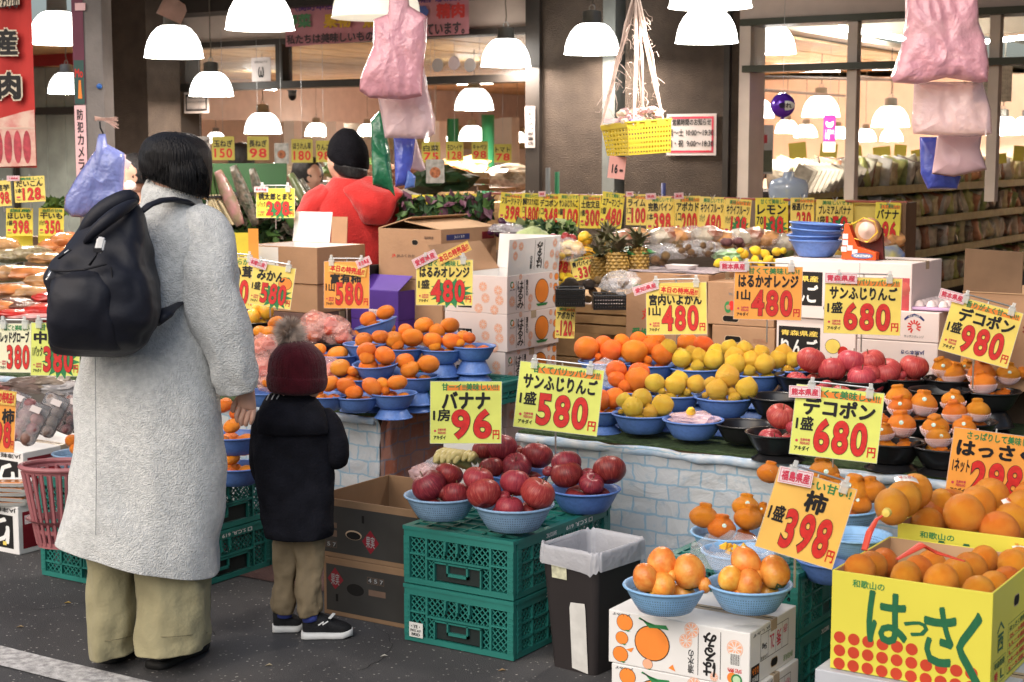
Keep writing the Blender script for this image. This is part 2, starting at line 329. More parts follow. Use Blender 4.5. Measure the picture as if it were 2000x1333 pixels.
for k, (x0, y0, d0, x1, y1, d1) in enumerate(((1640, 55, 11, 1765, 76, 12.5), (1500, 76, 12.6, 1642, 78, 12.4), (1520, 84, 15, 1660, 85, 15), (1925, 82, 14, 2060, 66, 14), (1515, 136, 15, 1640, 137, 15), (1705, 133, 14.8, 1760, 131, 14.8), (893, 162, 14, 962, 160, 14), (480, 171, 16, 540, 173, 16), (640, 236, 24, 700, 236, 24))):  # last pair of tubes is added to brighten the left room
 a, b = D(x0, y0, d0), D(x1, y1, d1)
 o = MB().tube([(0, 0, 0), b-a], .018, 8).build('fluorescent_tube', TUBE, loc=a); tag(o, 'white fluorescent tube under the shop ceiling, ' + ['slanting beside the cream mullion', 'long upper one above the window bar', 'thin lower one of the parallel pair', 'right of the pink bags', 'just under the window bar', 'short one left of the pink bags', 'over the lamp between the green columns', 'added fill light left of the knitted cap', 'added far fill light over the knitted cap'][k], 'ceiling light', 'fluorescent tubes inside the shop')
# pendant lamps
SHADE = mat('glowing_acrylic', (1, .97, .9), .4, 0, emit=8); ALU = mat('lamp_cap_alu', (.27, .27, .25), .4, .1, metal=.5); CORD = mat('twisted_cord', (.16, .14, .11), .7)
def lampshade_mesh(ribbed=False):
 pr = [(.155, 0), (.152, .004), (.150, .012), (.146, .045), (.134, .085), (.115, .12), (.088, .15), (.055, .168)]
 inner = [(r-.003, z) for r, z in pr[::-1]]
 n = 96 if ribbed else 32
 return MB().lathe(pr+inner, n, (lambda q, z: 1+.012*math.sin(q*48)) if ribbed else None).mesh('lamp_shade', True)
shade_me = lampshade_mesh(); cap_me = MB().lathe([(0, .235), (.03, .235), (.05, .228), (.052, .17), (.066, .168), (.066, .158), (0, .158)], 20).mesh('lamp_cap', True)
cord_me = MB().tube([(0, 0, 0), (.004, 0, .1), (-.003, 0, .25), (.002, 0, 1)], .004, 6).mesh('cord')
hook_me = MB().tube([(math.cos(a)*.018, 0, math.sin(a)*.018+.016) for a in [i*.7 for i in range(10)]], .0035, 6).mesh('hook')
LAMPS = [ # px, rim y, width px, label, light?
 (113, 88, 113, 'white dome pendant lamp in front of the red banner, largest at far left', 1),
 (5, 140, 104, 'white dome pendant lamp cut by the left edge over the banner', 1),
 (131, 185, 72, 'small dome pendant lamp below the one at the banner edge', 0, 11.6),
 (340, 115, 112, 'dome pendant lamp with a paper tag tied over its cap', 1),
 (413, 190, 84, 'dome pendant lamp hanging lowest, above the small white camera notice', 1, 10.3),
 (508, 60, 132, 'big dome pendant lamp at the left end of the pink banner', 1),
 (988, 132, 96, 'dome pendant lamp beside the dark pillar edge, under the wood ceiling', 1, 9.2),
 (926, 217, 75, 'dome pendant lamp inside the doorway, below the sticker faces', 0),
 (1156, 108, 107, 'dome pendant lamp in front of the brown pillar left of the yellow basket', 1),
 (1387, 17, 160, 'biggest dome pendant lamp cut by the top edge', 1),
 (1380, 86, 120, 'dome pendant lamp directly beneath the cut-off biggest one', 0),
 (1502, 107, 103, 'dome pendant lamp at the corner of the right shop window', 1),
 (1603, 230, 72, 'dome pendant lamp inside the shop behind the magenta tag', 1),
 (1739, 250, 72, 'dome pendant lamp inside the shop between mullion and pink bags', 1),
 (1690, 278, 42, 'small far dome lamp just right of the cream mullion', 0),
 (1741, 278, 44, 'small far dome lamp directly under a bigger one by the pink bags', 0),
 (1480, 232, 62, 'dome pendant lamp half hidden by the cream window frame', 1),
 (1537, 262, 44, 'small far dome lamp under the purple balloon', 0),
 (1574, 270, 44, 'small far dome lamp left of the magenta tag, low', 0),
 (1636, 272, 40, 'small far dome lamp at the left of the cream mullion', 0),
 (1958, 266, 64, 'dome pendant lamp inside the shop right of the hanging pink bags', 1),
 (2005, 264, 60, 'dome pendant lamp cut by the right edge inside the shop', 0),
 (514, 263, 72, 'dome pendant lamp inside the shop, above the yellow cards, wide one on the left', 1),
 (618, 268, 45, 'small dome lamp inside left of the black knitted cap', 0),
 (718, 268, 42, 'small dome lamp inside right of the black knitted cap', 0),
 (852, 279, 45, 'small dome lamp inside just right of the hanging bags', 0),
 (922, 277, 52, 'dome lamp inside the shop between the two green columns', 1),
 (422, 282, 38, 'small dome lamp inside near the woman hair', 0),
 (1010, 280, 36, 'small dome lamp inside at the dark pillar edge', 0)]
disk = bpy.data.lights.new('lamp_light', 'AREA'); disk.shape = 'DISK'; disk.size = .2; disk.energy = 18; disk.color = (1, .88, .78)
disk2 = bpy.data.lights.new('lamp_light_inside', 'AREA'); disk2.shape = 'DISK'; disk2.size = .24; disk2.energy = 92; disk2.color = (1, .88, .76)
for i, (px, ry, wd, lab, lit, *dd) in enumerate(LAMPS):
 d = dd[0] if dd else min(.30*FPX/wd, 14.2 if px > 1400 else 18); ks = wd*d/FPX/.30; p = D(px, ry-2, d); inside = p.y > 8.1
 r = empty('pendant_lamp', p, 0, lab, 'lamp', 'dome pendant lamps of the greengrocer'); r.scale = (ks, ks, ks)
 link('lamp_shade', shade_me, SHADE, r); link('lamp_cap', cap_me, ALU, r)
 top = (2.34 if p.x < -4.5 else 2.6) if inside else 2.7
 link('cord', cord_me, CORD, r, (0, 0, .262), None, (1, 1, max(.05, (top-p.z)/ks-.262))); link('hook', hook_me, STEEL, r, (0, 0, .232))
 if lit or inside:
  lo = bpy.data.objects.new('bulb_light', disk2 if inside else disk); COL.objects.link(lo); lo.parent = r; lo.location = (0, 0, .02)
p = D(735, 36, .36*FPX/172)
RIB = mat('ribbed_acrylic', (.95, .9, .78), .15, 0, alpha=.55, spec=.8, emit=.5)
r = empty('pendant_lamp', p, 0, 'clear ribbed acrylic dome lamp behind the tied pink bags', 'lamp'); me = lampshade_mesh(True); me.materials.append(RIB)
link('lamp_shade', me, None, r, None, None, (1.2, 1.2, 1.2)); link('lamp_cap', cap_me, ALU, r, (0, 0, .03)); link('cord', cord_me, CORD, r, (0, 0, .262), None, (1, 1, .3))
# fruit library
def fruit_mesh(kind):
 n = 22; k = 15
 def prof(fr, ft, fz=None):
  out = []
  for i in range(k+1):
   t = math.pi*i/k; out.append(fr(t))
  return out
 mb = MB()
 if kind == 'mikan': pr = [(math.sin(t)*1.0, -math.cos(t)*.80 + .10*math.exp(-(math.sin(t)/.25)**2)*(1 if t < 1.5 else -1)) for t in [math.pi*i/k for i in range(k+1)]]; fn = lambda q, z: 1+.015*math.sin(3*q+1)
 elif kind == 'orange': pr = [(math.sin(t), -math.cos(t)*.93 + .06*math.exp(-(math.sin(t)/.2)**2)*(1 if t < 1.5 else -1)) for t in [math.pi*i/k for i in range(k+1)]]; fn = lambda q, z: 1+.01*math.sin(2*q)
 elif kind == 'haruka': pr = [(math.sin(t)*(1-.10*max(0, -math.cos(t))), -math.cos(t)*.93 + .14*math.exp(-(math.sin(t)/.3)**2)*(1 if t > 1.5 else -.0)) for t in [math.pi*i/k for i in range(k+1)]]; fn = lambda q, z: 1+.02*math.sin(5*q+z*3)
 elif kind == 'apple': pr = [(math.sin(t)*(1+.07*math.cos(t-2.1)), -math.cos(t)*.9 + (.20*math.exp(-(math.sin(t)/.28)**2) if t < 1.5 else -.32*math.exp(-(math.sin(t)/.33)**2))) for t in [math.pi*i/k for i in range(k+1)]]; fn = lambda q, z: 1+.02*math.sin(5*q)*(1 if z < 0 else .4)+.012*math.sin(2*q)
 elif kind == 'persimmon': pr = [(math.sin(t)**.92*(.86-.08*math.cos(t)*-1), -math.cos(t)*1.0) for t in [math.pi*i/k for i in range(k+1)]]; pr = [(abs(r), z) for r, z in pr]; fn = lambda q, z: 1+.03*math.cos(4*q)
 elif kind == 'lemon': pr = [(abs(math.sin(t))**1.15*.78, -math.cos(t)*1.0 + (-.12 if t < .3 else (.12 if t > 2.85 else 0))) for t in [math.pi*i/k for i in range(k+1)]]; fn = None
 elif kind == 'oval': pr = [(abs(math.sin(t))*.8, -math.cos(t)) for t in [math.pi*i/k for i in range(k+1)]]; fn = lambda q, z: 1+.03*math.sin(2*q)
 elif kind == 'dekopon':
  pr = []
  for i in range(k+1):
   t = math.pi*.82*i/k; pr.append((math.sin(t)*(1-.10*max(0, -math.cos(t))), -math.cos(t)*.80))
  pr += [(.44, .70), (.42, .76), (.45, .84), (.44, .92), (.34, 1.0), (.2, 1.02), (.1, .97), (0, .95)]
  fn = lambda q, z: 1+(.02*math.sin(5*q) if z < .66 else .13*math.sin(4*q+1)+.08*math.sin(9*q))
 mb.lathe(pr, n, fn)
 if kind == 'dekopon':
  mb.v = [tuple(Vector(v)*(1+.025*noise.noise(Vector(v)*4))) for v in mb.v]
 me = mb.mesh(kind, True); fixn(me); bm = bmesh.new(); bm.from_mesh(me); bmesh.ops.remove_doubles(bm, verts=bm.verts, dist=.001); bmesh.ops.recalc_face_normals(bm, faces=bm.faces); bm.to_mesh(me); bm.free()
 return me
def apple_mat(name, red, dark, yel, ystr=.55):
 m = mat(name, red, .38, .1, 3, .04, 30, .3, objvar=.10); n = m.node_tree; b = n.nodes['Principled BSDF']
 tc = [x for x in n.nodes if x.type == 'TEX_COORD'][0]
 mp = n.nodes.new('ShaderNodeMapping'); mp.inputs['Scale'].default_value = (60, 60, 4); n.links.new(tc.outputs['Object'], mp.inputs[0])
 sx = n.nodes.new('ShaderNodeSeparateXYZ'); n.links.new(tc.outputs['Object'], sx.inputs[0])
 at = n.nodes.new('ShaderNodeMath'); at.operation = 'ARCTAN2'; n.links.new(sx.outputs[0], at.inputs[0]); n.links.new(sx.outputs[1], at.inputs[1])
 cx = n.nodes.new('ShaderNodeCombineXYZ'); n.links.new(at.outputs[0], cx.inputs[0]); n.links.new(sx.outputs[2], cx.inputs[1])
 oi = n.nodes.new('ShaderNodeObjectInfo'); n.links.new(oi.outputs['Random'], cx.inputs[2])
 mp2 = n.nodes.new('ShaderNodeMapping'); mp2.inputs['Scale'].default_value = (9, 1.2, 30); n.links.new(cx.outputs[0], mp2.inputs[0])
 no = n.nodes.new('ShaderNodeTexNoise'); no.inputs['Scale'].default_value = 1.6; no.inputs['Detail'].default_value = 6; n.links.new(mp2.outputs[0], no.inputs['Vector'])
 r = n.nodes.new('ShaderNodeValToRGB'); r.color_ramp.elements[0].position = .36; r.color_ramp.elements[0].color = (*lin(dark), 1); r.color_ramp.elements[1].position = .62; r.color_ramp.elements[1].color = (*lin(red), 1)
 e = r.color_ramp.elements.new(.84); e.color = (*lin(yel), 1)
 n.links.new(no.outputs[0], r.inputs[0])
 v = n.nodes.new('ShaderNodeTexVoronoi'); v.inputs['Scale'].default_value = 9; n.links.new(tc.outputs['Object'], v.inputs['Vector'])
 r2 = n.nodes.new('ShaderNodeValToRGB'); r2.color_ramp.elements[0].position = .06; r2.color_ramp.elements[1].position = .12; r2.color_ramp.elements[0].color = (.5, .5, .5, 1); r2.color_ramp.elements[1].color = (0, 0, 0, 1); n.links.new(v.outputs['Distance'], r2.inputs[0])
 mx = n.nodes.new('ShaderNodeMixRGB'); mx.inputs[2].default_value = (.7, .45, .3, 1); n.links.new(r2.outputs[0], mx.inputs[0]); n.links.new(r.outputs[0], mx.inputs[1])
 hs = [x for x in n.nodes if x.type == 'HUE_SAT'][0]; n.links.new(mx.outputs[0], hs.inputs['Color']); return m
APM = apple_mat('apple_skin_dark', (.25, .030, .036), (.13, .014, .02), (.44, .17, .10)); APL = apple_mat('apple_skin_rose', (.34, .045, .05), (.22, .02, .03), (.52, .22, .15)); APP = apple_mat('apple_skin_pink', (.46, .07, .07), (.33, .035, .045), (.62, .30, .18))
def peel(name, c, c2, bump=.5, bs=22, rough=.38): return mat(name, c, rough, .2, 1.3, bump*1.3, bs*1.4, .45, col2=c2, objvar=.16, sss=.05)
MIK = peel('mikan_peel', (.88, .25, .012), (.80, .19, .008)); IYO = peel('iyokan_peel', (.86, .20, .008), (.78, .15, .006)); HAR = peel('haruka_peel', (.92, .60, .06), (.88, .50, .035), .9, 9)
DEK = peel('dekopon_peel', (.84, .26, .012), (.75, .2, .01), .7, 14); HAS = peel('hassaku_peel', (.90, .32, .03), (.84, .23, .015), .6, 26)
KAK = peel('persimmon_skin', (.86, .42, .08), (.74, .23, .03), .15, 5, .25); LEM = peel('lemon_peel', (.85, .62, .03), (.8, .5, .02), .4, 16); MANG = peel('mango_skin', (.85, .42, .03), (.8, .55, .06), .2, 3, .3)
KIWI = peel('kiwi_skin', (.2, .11, .045), (.12, .07, .03), .5, 20, .6); AVO = peel('avocado_skin', (.025, .02, .015), (.05, .03, .02), .8, 14, .4); EGG = peel('eggplant_skin', (.03, .006, .03), (.06, .01, .04), .1, 5, .12); PUR = peel('purple_taro', (.12, .04, .05), (.2, .08, .08), .4, 10, .5)
FR = {}
FKIND = {'mikan': ('mikan', MIK, 'mikan_orange', 'mandarin'), 'iyo': ('orange', IYO, 'iyokan_orange', 'orange'), 'haruka': ('haruka', HAR, 'yellow_citrus', 'yellow citrus'), 'apple': ('apple', APM, 'apple', 'apple'), 'applel': ('apple', APL, 'apple', 'apple'), 'applep': ('apple', APP, 'apple', 'apple'),
 'dek': ('dekopon', DEK, 'dekopon_orange', 'dekopon'), 'has': ('orange', HAS, 'hassaku_orange', 'hassaku'), 'kaki': ('persimmon', KAK, 'persimmon', 'persimmon'), 'lemon': ('lemon', LEM, 'lemon', 'lemon'), 'mango': ('oval', MANG, 'mango', 'mango'),
 'kiwi': ('oval', KIWI, 'kiwi', 'kiwi'), 'avo': ('oval', AVO, 'avocado', 'avocado'), 'egg': ('oval', EGG, 'eggplant', 'eggplant'), 'taro': ('oval', PUR, 'purple_root', 'root vegetable')}
stem_me = MB().tube([(0, 0, .55), (.02, .02, .75), (.08, .03, 1.0)], [.035, .03, .045], 6).mesh('stem', True); STEMM = mat('fruit_stem', (.10, .07, .03), .7)
calyx_mb = MB()
for i in range(4):
 a = i*math.pi/2; c, s = math.cos(a), math.sin(a)
 calyx_mb.add([(0, 0, -1.03), (c*.25-s*.22, s*.25+c*.22, -1.02), (c*.62, s*.62, -.86), (c*.25+s*.22, s*.25-c*.22, -1.02)], [(0, 1, 2, 3)])
calyx_me = calyx_mb.mesh('calyx'); CALX = mat('calyx_green', (.07, .10, .03), .7)
nub_me = MB().lathe([(0, .0), (.06, .01), (.05, .05), (0, .06)], 8).mesh('stem_scar', True)
seal_me = MB().lathe([(0, .03), (.13, .024), (.16, 0)], 14).mesh('seal', True); SEALM = mat('round_seal', (.75, .8, .72), .35, .3, 14, col2=(.25, .5, .4))
def fruit(kind, p, r, label, group, rot=None, seal=False, stem=None):
 mk, m, nm, cat = FKIND[kind]; key = (mk, m.name)
 if key not in FR: FR[key] = fruit_mesh(mk); FR[key].materials.append(m)
 if rot is None: rot = (random.uniform(-.5, .5), random.uniform(-.5, .5), random.uniform(0, 6.28))
 s = r*random.uniform(.96, 1.04)
 if 'apple' in kind or seal or kind == 'kaki' or stem:
  o = bpy.data.objects.new(nm, None); COL.objects.link(o); o.location = p; o.rotation_euler = rot; o.empty_display_size = .02
  o.scale = (s, s, s*random.uniform(.94, 1.03)); link('skin', FR[key], None, o)
  if 'apple' in kind: link('stem', stem_me, STEMM, o)
  if kind == 'kaki': link('calyx', calyx_me, CALX, o)
  if seal: 
   v = (Matrix.Rotation(0, 3, 'X') @ Vector((0, 0, 1)));
   inv = Euler(rot).to_matrix().inverted(); dirv = (inv @ (O-Vector(p)).normalized() + inv @ Vector((random.uniform(-.3, .3), 0, random.uniform(.1, .5)))).normalized()
   so = link('seal', seal_me, SEALM, o, dirv*.955); so.rotation_euler = dirv.to_track_quat('Z', 'Y').to_euler()
 else:
  o = link(nm, FR[key], None, None, p, rot, (s, s, s*random.uniform(.93, 1.04)))
  if kind in ('mikan', 'iyo', 'haruka'): link('stem_scar', nub_me, CALX, o, (0, 0, {'mikan': .68, 'iyo': .85, 'haruka': 1.02}[kind]), None, (.9, .9, 1))
 tag(o, label, cat, group); return o
# bowls
BLUEB = mat('blue_bowl_plastic', (.10, .20, .52), .38, .12, spec=.4); LBLUE = mat('pale_blue_basket_plastic', (.24, .46, .74), .42, .1); BLKB = mat('black_bowl_plastic', (.013, .013, .015), .28, .1); PBLUE = mat('greyblue_basket', (.22, .36, .54), .45, .12)
def basketize(m):
 n = m.node_tree; b = n.nodes['Principled BSDF']; tc = [x for x in n.nodes if x.type == 'TEX_COORD'][0]
 sx = n.nodes.new('ShaderNodeSeparateXYZ'); n.links.new(tc.outputs['Object'], sx.inputs[0])
 at = n.nodes.new('ShaderNodeMath'); at.operation = 'ARCTAN2'; n.links.new(sx.outputs[0], at.inputs[0]); n.links.new(sx.outputs[1], at.inputs[1])
 def si(src, k):
  a = n.nodes.new('ShaderNodeMath'); a.operation = 'MULTIPLY'; a.inputs[1].default_value = k; n.links.new(src, a.inputs[0])
  s = n.nodes.new('ShaderNodeMath'); s.operation = 'SINE'; n.links.new(a.outputs[0], s.inputs[0]); return s.outputs[0]
 s1, s2 = si(at.outputs[0], 90), si(sx.outputs[2], 95)
 mn = n.nodes.new('ShaderNodeMath'); mn.operation = 'MINIMUM'; n.links.new(s1, mn.inputs[0]); n.links.new(s2, mn.inputs[1])
 gt = n.nodes.new('ShaderNodeMath'); gt.operation = 'GREATER_THAN'; gt.inputs[1].default_value = .15; n.links.new(mn.outputs[0], gt.inputs[0])
 g2 = n.nodes.new('ShaderNodeMath'); g2.operation = 'LESS_THAN'; g2.inputs[1].default_value = .44; n.links.new(sx.outputs[2], g2.inputs[0])
 mu = n.nodes.new('ShaderNodeMath'); mu.operation = 'MULTIPLY'; n.links.new(gt.outputs[0], mu.inputs[0]); n.links.new(g2.outputs[0], mu.inputs[1])
 s3 = n.nodes.new('ShaderNodeMath'); s3.operation = 'MULTIPLY_ADD'; s3.inputs[1].default_value = -.55; s3.inputs[2].default_value = 1; n.links.new(mu.outputs[0], s3.inputs[0])
 n.links.new(s3.outputs[0], b.inputs['Alpha'])
basketize(LBLUE); basketize(PBLUE)
def bowl_prof():
 o = [(0, 0), (.60, 0), (.64, .02), (.76, .20), (.86, .38), (.93, .52), (.95, .56), (1.0, .57), (1.02, .60), (1.0, .63), (.96, .625), (.92, .60), (.89, .52), (.82, .38), (.72, .20), (.58, .05), (0, .045)]
 return o
BOWL = {}
def bowl_me(m):
 if m.name not in BOWL:
  me = MB().lathe(bowl_prof(), 40).mesh('bowl', True); fixn(me); me.materials.append(m); BOWL[m.name] = me
 return BOWL[m.name]
BOWLS = []
def bowl(desc, px, py, hw, dia, m=None, d=None, tilt=None, stand=None, zmin=None, shape=1.0, rimlabel=None):
 m = m or BLUEB; d = d or dia*FPX/(2*hw); c = D(px, py, d); h = .60*dia/2*shape
 o = link('bowl' if m is not LBLUE and m is not PBLUE else 'basket_bowl', bowl_me(m), None, None, (c.x, c.y, c.z-h), tilt, (dia/2, dia/2, dia/2*shape))
 tag(o, desc, 'bowl', 'plastic bowls holding fruit'); b = dict(c=c, d=d, hw=hw, px=px, py=py, desc=desc, z=c.z-h, dia=dia); BOWLS.append(b)
 if stand is not None:
  z = c.z-h; k = 0
  while z > stand+.012:
   hh = z-stand if z-stand < h*1.25 else h*.98
   s = link('bowl', bowl_me(m), None, None, (c.x, c.y, z-.001), (math.pi, 0, random.random()), (dia/2*.80, dia/2*.80, hh/.63))
   tag(s, 'upturned bowl under the ' + ' '.join(desc.split()[:11]), 'bowl', 'upturned bowls carrying the raised rows'); z -= hh; k += 1
   if k > 3: break
 return b
def pile(b, kind, what, items, ox=0, oy=0, sc=1, rr=None, seal=0, knob=False, noun=None, k0=.22, k1=.42):
 """items in photo pixels (ox,oy origin, sc zoom): place each fruit by its picture position, in the bowl's depth range"""
 n = len(items); pts = []
 for j in range(3 if b['hw'] > 30 else 0):
  a = j*2.1+.5; fr = min(.04, b['dia']*.17); fruit(kind, b['c']+Vector((math.cos(a)*b['dia']*.2, math.sin(a)*b['dia']*.2, -b['dia']*.12)), fr, f"{noun or FKIND[kind][3]} under the others, {what}", f"fruit in the {what}"[:70])
 for (x, y, r) in items:
  X, Yp, rp = ox+x/sc, oy+y/sc, r/sc
  k = max(0, min(1.0, (b['py']-.35*rp-Yp)/b['hw'])); pts.append((X, Yp, rp, k))
 top = min(range(n), key=lambda i: pts[i][1])
 for i, (X, Yp, rp, k) in enumerate(pts):
  d = b['d'] - k0*b['dia'] + k1*b['dia']*k
  pos = ('topmost' if i == top and n > 3 else ('front' if k < .28 else ('middle' if k < .62 else 'back')))
  side = ('left' if X < b['px']-b['hw']*.33 else ('right' if X > b['px']+b['hw']*.33 else 'centre'))
  r = rr or rp*d/FPX
  rot = None
  if kind == 'dek' or knob: rot = (random.uniform(-.35, .25), random.uniform(-.35, .35), random.uniform(0, 6.28))
  lab = f"{noun or FKIND[kind][3]} at the {pos} {side} of the {what}" if pos != 'topmost' else f"topmost {noun or FKIND[kind][3]} on the {what}"
  if len(lab.split()) > 16: lab = lab.replace(' at the ', ', ', 1).replace(' of the ', ', ', 1) if pos != 'topmost' else lab.replace('topmost', 'top').replace(' on the', ',', 1)
  fruit(kind, D(X, Yp, d), rp*d/FPX*(1.13 if kind == 'kaki' else 1.05), lab, f"fruit in the {what}"[:70], rot, seal=(random.random() < seal))
# folding crates
TEAL = mat('teal_crate_plastic', (.018, .165, .14), .42, .15, 5, spec=.45); TEALD = mat('crate_dark_fitting', (.012, .02, .02), .5, .1)
def lattice(mb, x0, x1, z0, z1, st, t, f):
 """diagonal bars clipped to the rectangle; f maps (u, v, depth) to a point"""
 w, h = x1-x0, z1-z0
 for sgn in (1, -1):
  c = -h
  while c < w:
   v0 = max(0, -c); v1 = min(h, w-c)
   if v1 > v0+.002:
    if sgn == 1: a, b = (c+v0, v0), (c+v1, v1)
    else: a, b = (c+v0, h-v0), (c+v1, h-v1)
    dx, dz = b[0]-a[0], b[1]-a[1]; L = math.hypot(dx, dz); nx, nz = -dz/L*t/2, dx/L*t/2
    q = [(a[0]+nx, a[1]+nz), (b[0]+nx, b[1]+nz), (b[0]-nx, b[1]-nz), (a[0]-nx, a[1]-nz)]
    vs = [f(x0+p[0], z0+p[1], .006+.0012*(sgn > 0)) for p in q] + [f(x0+p[0], z0+p[1], .010) for p in q]
    mb.add(vs, [(0, 1, 2, 3), (0, 4, 5, 1), (2, 6, 7, 3)])
   c += st
def fbox(mb, f, u0, u1, v0, v1, d0, d1):
 vs = [f(u, v, d) for d in (d0, d1) for v in (v0, v1) for u in (u0, u1)]
 mb.add(vs, [(0, 1, 3, 2), (4, 6, 7, 5), (0, 4, 5, 1), (2, 3, 7, 6), (0, 2, 6, 4), (1, 5, 7, 3)])
def side_panel(L, h, f, door):
 fr = MB(); la = MB(); dk = MB(); t = .008
 fbox(fr, f, 0, L, h-.034, h-.004, 0, .014); fbox(fr, f, 0, L, .004, .022, 0, .012)
 fbox(fr, f, .0, .022, .022, h-.034, -.002, .018); fbox(fr, f, L-.022, L, .022, h-.034, -.002, .018)
 fbox(fr, f, -.002, L+.002, h-.012, h, -.004, .02)
 for k in range(7): fbox(fr, f, .002, .018, .028+k*(h-.07)/7, .033+k*(h-.07)/7, -.004, 0)
 for k in range(7): fbox(fr, f, L-.018, L-.002, .028+k*(h-.07)/7, .033+k*(h-.07)/7, -.004, 0)
 if door:  # short side: three bays, hooks, hand hole with a dark latch plate
  a, b = .085, L-.085
  for u in (a, b): fbox(fr, f, u-.004, u+.004, .022, h-.034, .0004, .0117)
  fbox(fr, f, .022, a, h*.52, h*.52+.006, 0, .012); fbox(fr, f, b, L-.022, h*.52, h*.52+.006, 0, .012)
  fbox(fr, f, a, b, h*.47, h*.47+.007, -.001, .012)
  lattice(la, .024, a-.004, .024, h-.036, .021, .0036, f); lattice(la, b+.004, L-.024, .024, h-.036, .021, .0036, f)
  lattice(la, a+.004, b-.004, h*.47+.008, h-.036, .021, .0036, f); lattice(la, a+.004, a+.03, .024, h*.45, .021, .0036, f); lattice(la, b-.03, b-.004, .024, h*.45, .021, .0036, f)
  u0, u1 = a+.03, b-.03
  fbox(dk, f, u0, u1, .026, h*.45, .0062, .0125)
  fbox(fr, f, u0, u1, h*.43, h*.455, -.004, .010); fbox(fr, f, u0, u0+.005, .024, h*.45, -.004, .010); fbox(fr, f, u1-.005, u1, .024, h*.45, -.004, .010)
  m = (u0+u1)/2; fbox(fr, f, m-.04, m+.04, h*.24, h*.29, -.004, .008); fbox(fr, f, m-.04, m-.034, h*.24, h*.45, -.004, .008); fbox(fr, f, m+.034, m+.04, h*.24, h*.45, -.004, .008)
  for k in (-1, 0, 1): fbox(fr, f, m+k*.045-.004, m+k*.045+.004, h*.66, h-.034, -.006, .006); fbox(fr, f, m+k*.045-.002, m+k*.045+.003, h*.6, h*.66, -.010, .002)
 else:
  nb = 6
  for k in range(1, nb):
   u = L*k/nb; fbox(fr, f, u-.0035, u+.0035, .022, h-.034, 0, .012)
  fbox(fr, f, .022, L-.022, h*.56, h*.56+.006, 0, .012); fbox(fr, f, .022, L-.022, h*.30, h*.30+.006, 0, .012)
  for k in range(nb):
   if k in (2, 3):
    for j in range(7): u = L*k/nb+.008+j*(L/nb-.016)/7; fbox(la, f, u, u+.006, h*.3, h-.036, .004, .010)
   else: lattice(la, L*k/nb+.005, L*(k+1)/nb-.005, .024, h-.036, .022, .0036, f)
 return fr, la, dk
CR = {}
def crate(X1, Y0, z0, sx, sy, h, label, short_front=True, sticker=False, marks=True, lid=False):
 o = empty('folding_crate', (X1, Y0, z0), 0, label, 'crate', 'teal folding crates')
 key = (round(sx, 3), round(sy, 3), round(h, 3), short_front, lid)
 if key not in CR:
  L = []
  for nm, Ln, f, dr in (('front_panel', sx, lambda u, v, d: (-sx+u, d, v), short_front), ('side_panel', sy-.044, lambda u, v, d: (-d-.0006, u+.022, v*.997), not short_front),
                              ('back_panel', sx, lambda u, v, d: (-u, sy-d, v), short_front), ('side_panel', sy-.044, lambda u, v, d: (-sx+d+.0006, sy-.022-u, v*.997), not short_front)):
   fr, la, dk = side_panel(Ln, h, f, dr)
   me = fr.mesh(nm); fixn(me); lm = la.mesh('lattice'); dm = dk.mesh('latch_plate') if dk.v else None; L.append((nm, me, lm, dm))
  b = MB().box(-sx+.01, -.01, .01, sy-.01, .004, .012)
  for k in range(1, 8): b.box(-sx+.01, -.01, sy*k/8-.005, sy*k/8+.005, 0, .004)
  if lid:
   b.box(-sx+.012, -.012, .012, sy-.012, h-.012, h-.006)
   for k in range(1, 10): b.box(-sx+.02, -.02, sy*k/10-.003, sy*k/10+.003, h-.006, h+.001)
   for k in range(1, 6): b.box(-sx+sx*k/6-.003, -sx+sx*k/6+.003, .02, sy-.02, h-.006, h)
  CR[key] = (L, b.mesh('base'))
 L, bm_ = CR[key]
 for nm, me, lm, dm in L:
  p = link(nm, me, TEAL, o); link('lattice', lm, TEAL, p)
  if dm: link('latch_plate', dm, TEALD, p)
 link('base', bm_, TEAL, o)
 Fs = frame((0, 0, 0), (0, 1, 0), (0, 0, 1))
 if marks:
  letter(o, Fs, (sy*.30, h-.026, sy*.40, h-.012), 'SANYCO-TAC', WHITEP, .03, z=.0075, flip=True); letter(o, Fs, (sy*.5, h-.026, sy*.78, h-.012), '□ S.C.R. 619', WHITEP, .02, z=.0075, flip=True)
  letter(o, frame((-sx, 0, 0), (1, 0, 0), (0, 0, 1)), (sx*.7, h-.022, sx*.86, h-.012), 'SANY-TAC', WHITEP, .03, z=.0075, flip=True) if False else None
 if sticker:
  Ff = frame((-sx, 0, 0), (1, 0, 0), (0, 0, 1)); patch(o, Ff, rect(.022, .02, .075, .068), mat('sticker_white', (.62, .62, .6), .6, .1, 30), .006, 'sticker')
  letter(o, Ff, (.03, .05, .065, .06), '・YE・', BLACK, .02, z=.007); letter(o, Ff, (.028, .038, .068, .046), 'PAX AY', BLACK, .02, z=.007); letter(o, Ff, (.032, .025, .064, .034), 'BRID', BLACK, .02, z=.007)
 return o
CH = .188
crate(-2.53, 3.98, 0.0, .41, .60, CH, 'lower teal crate under the apple bowls, with a white sticker at its corner', sticker=True)
crate(-2.53, 3.98, CH, .41, .60, CH, 'upper teal crate directly under the red apple bowls', lid=True)
crate(-3.91, 3.90, 0.0, .62, .57, CH, 'lower teal crate behind the woman trousers', short_front=False, sticker=False)
crate(-3.91, 3.90, CH, .62, .57, CH, 'upper teal crate behind the woman coat, under the pink basket', short_front=False, lid=True)
crate(-1.66, 4.09, 0.0, .41, .55, CH, 'lower teal crate behind the white mandarin carton, right stack')
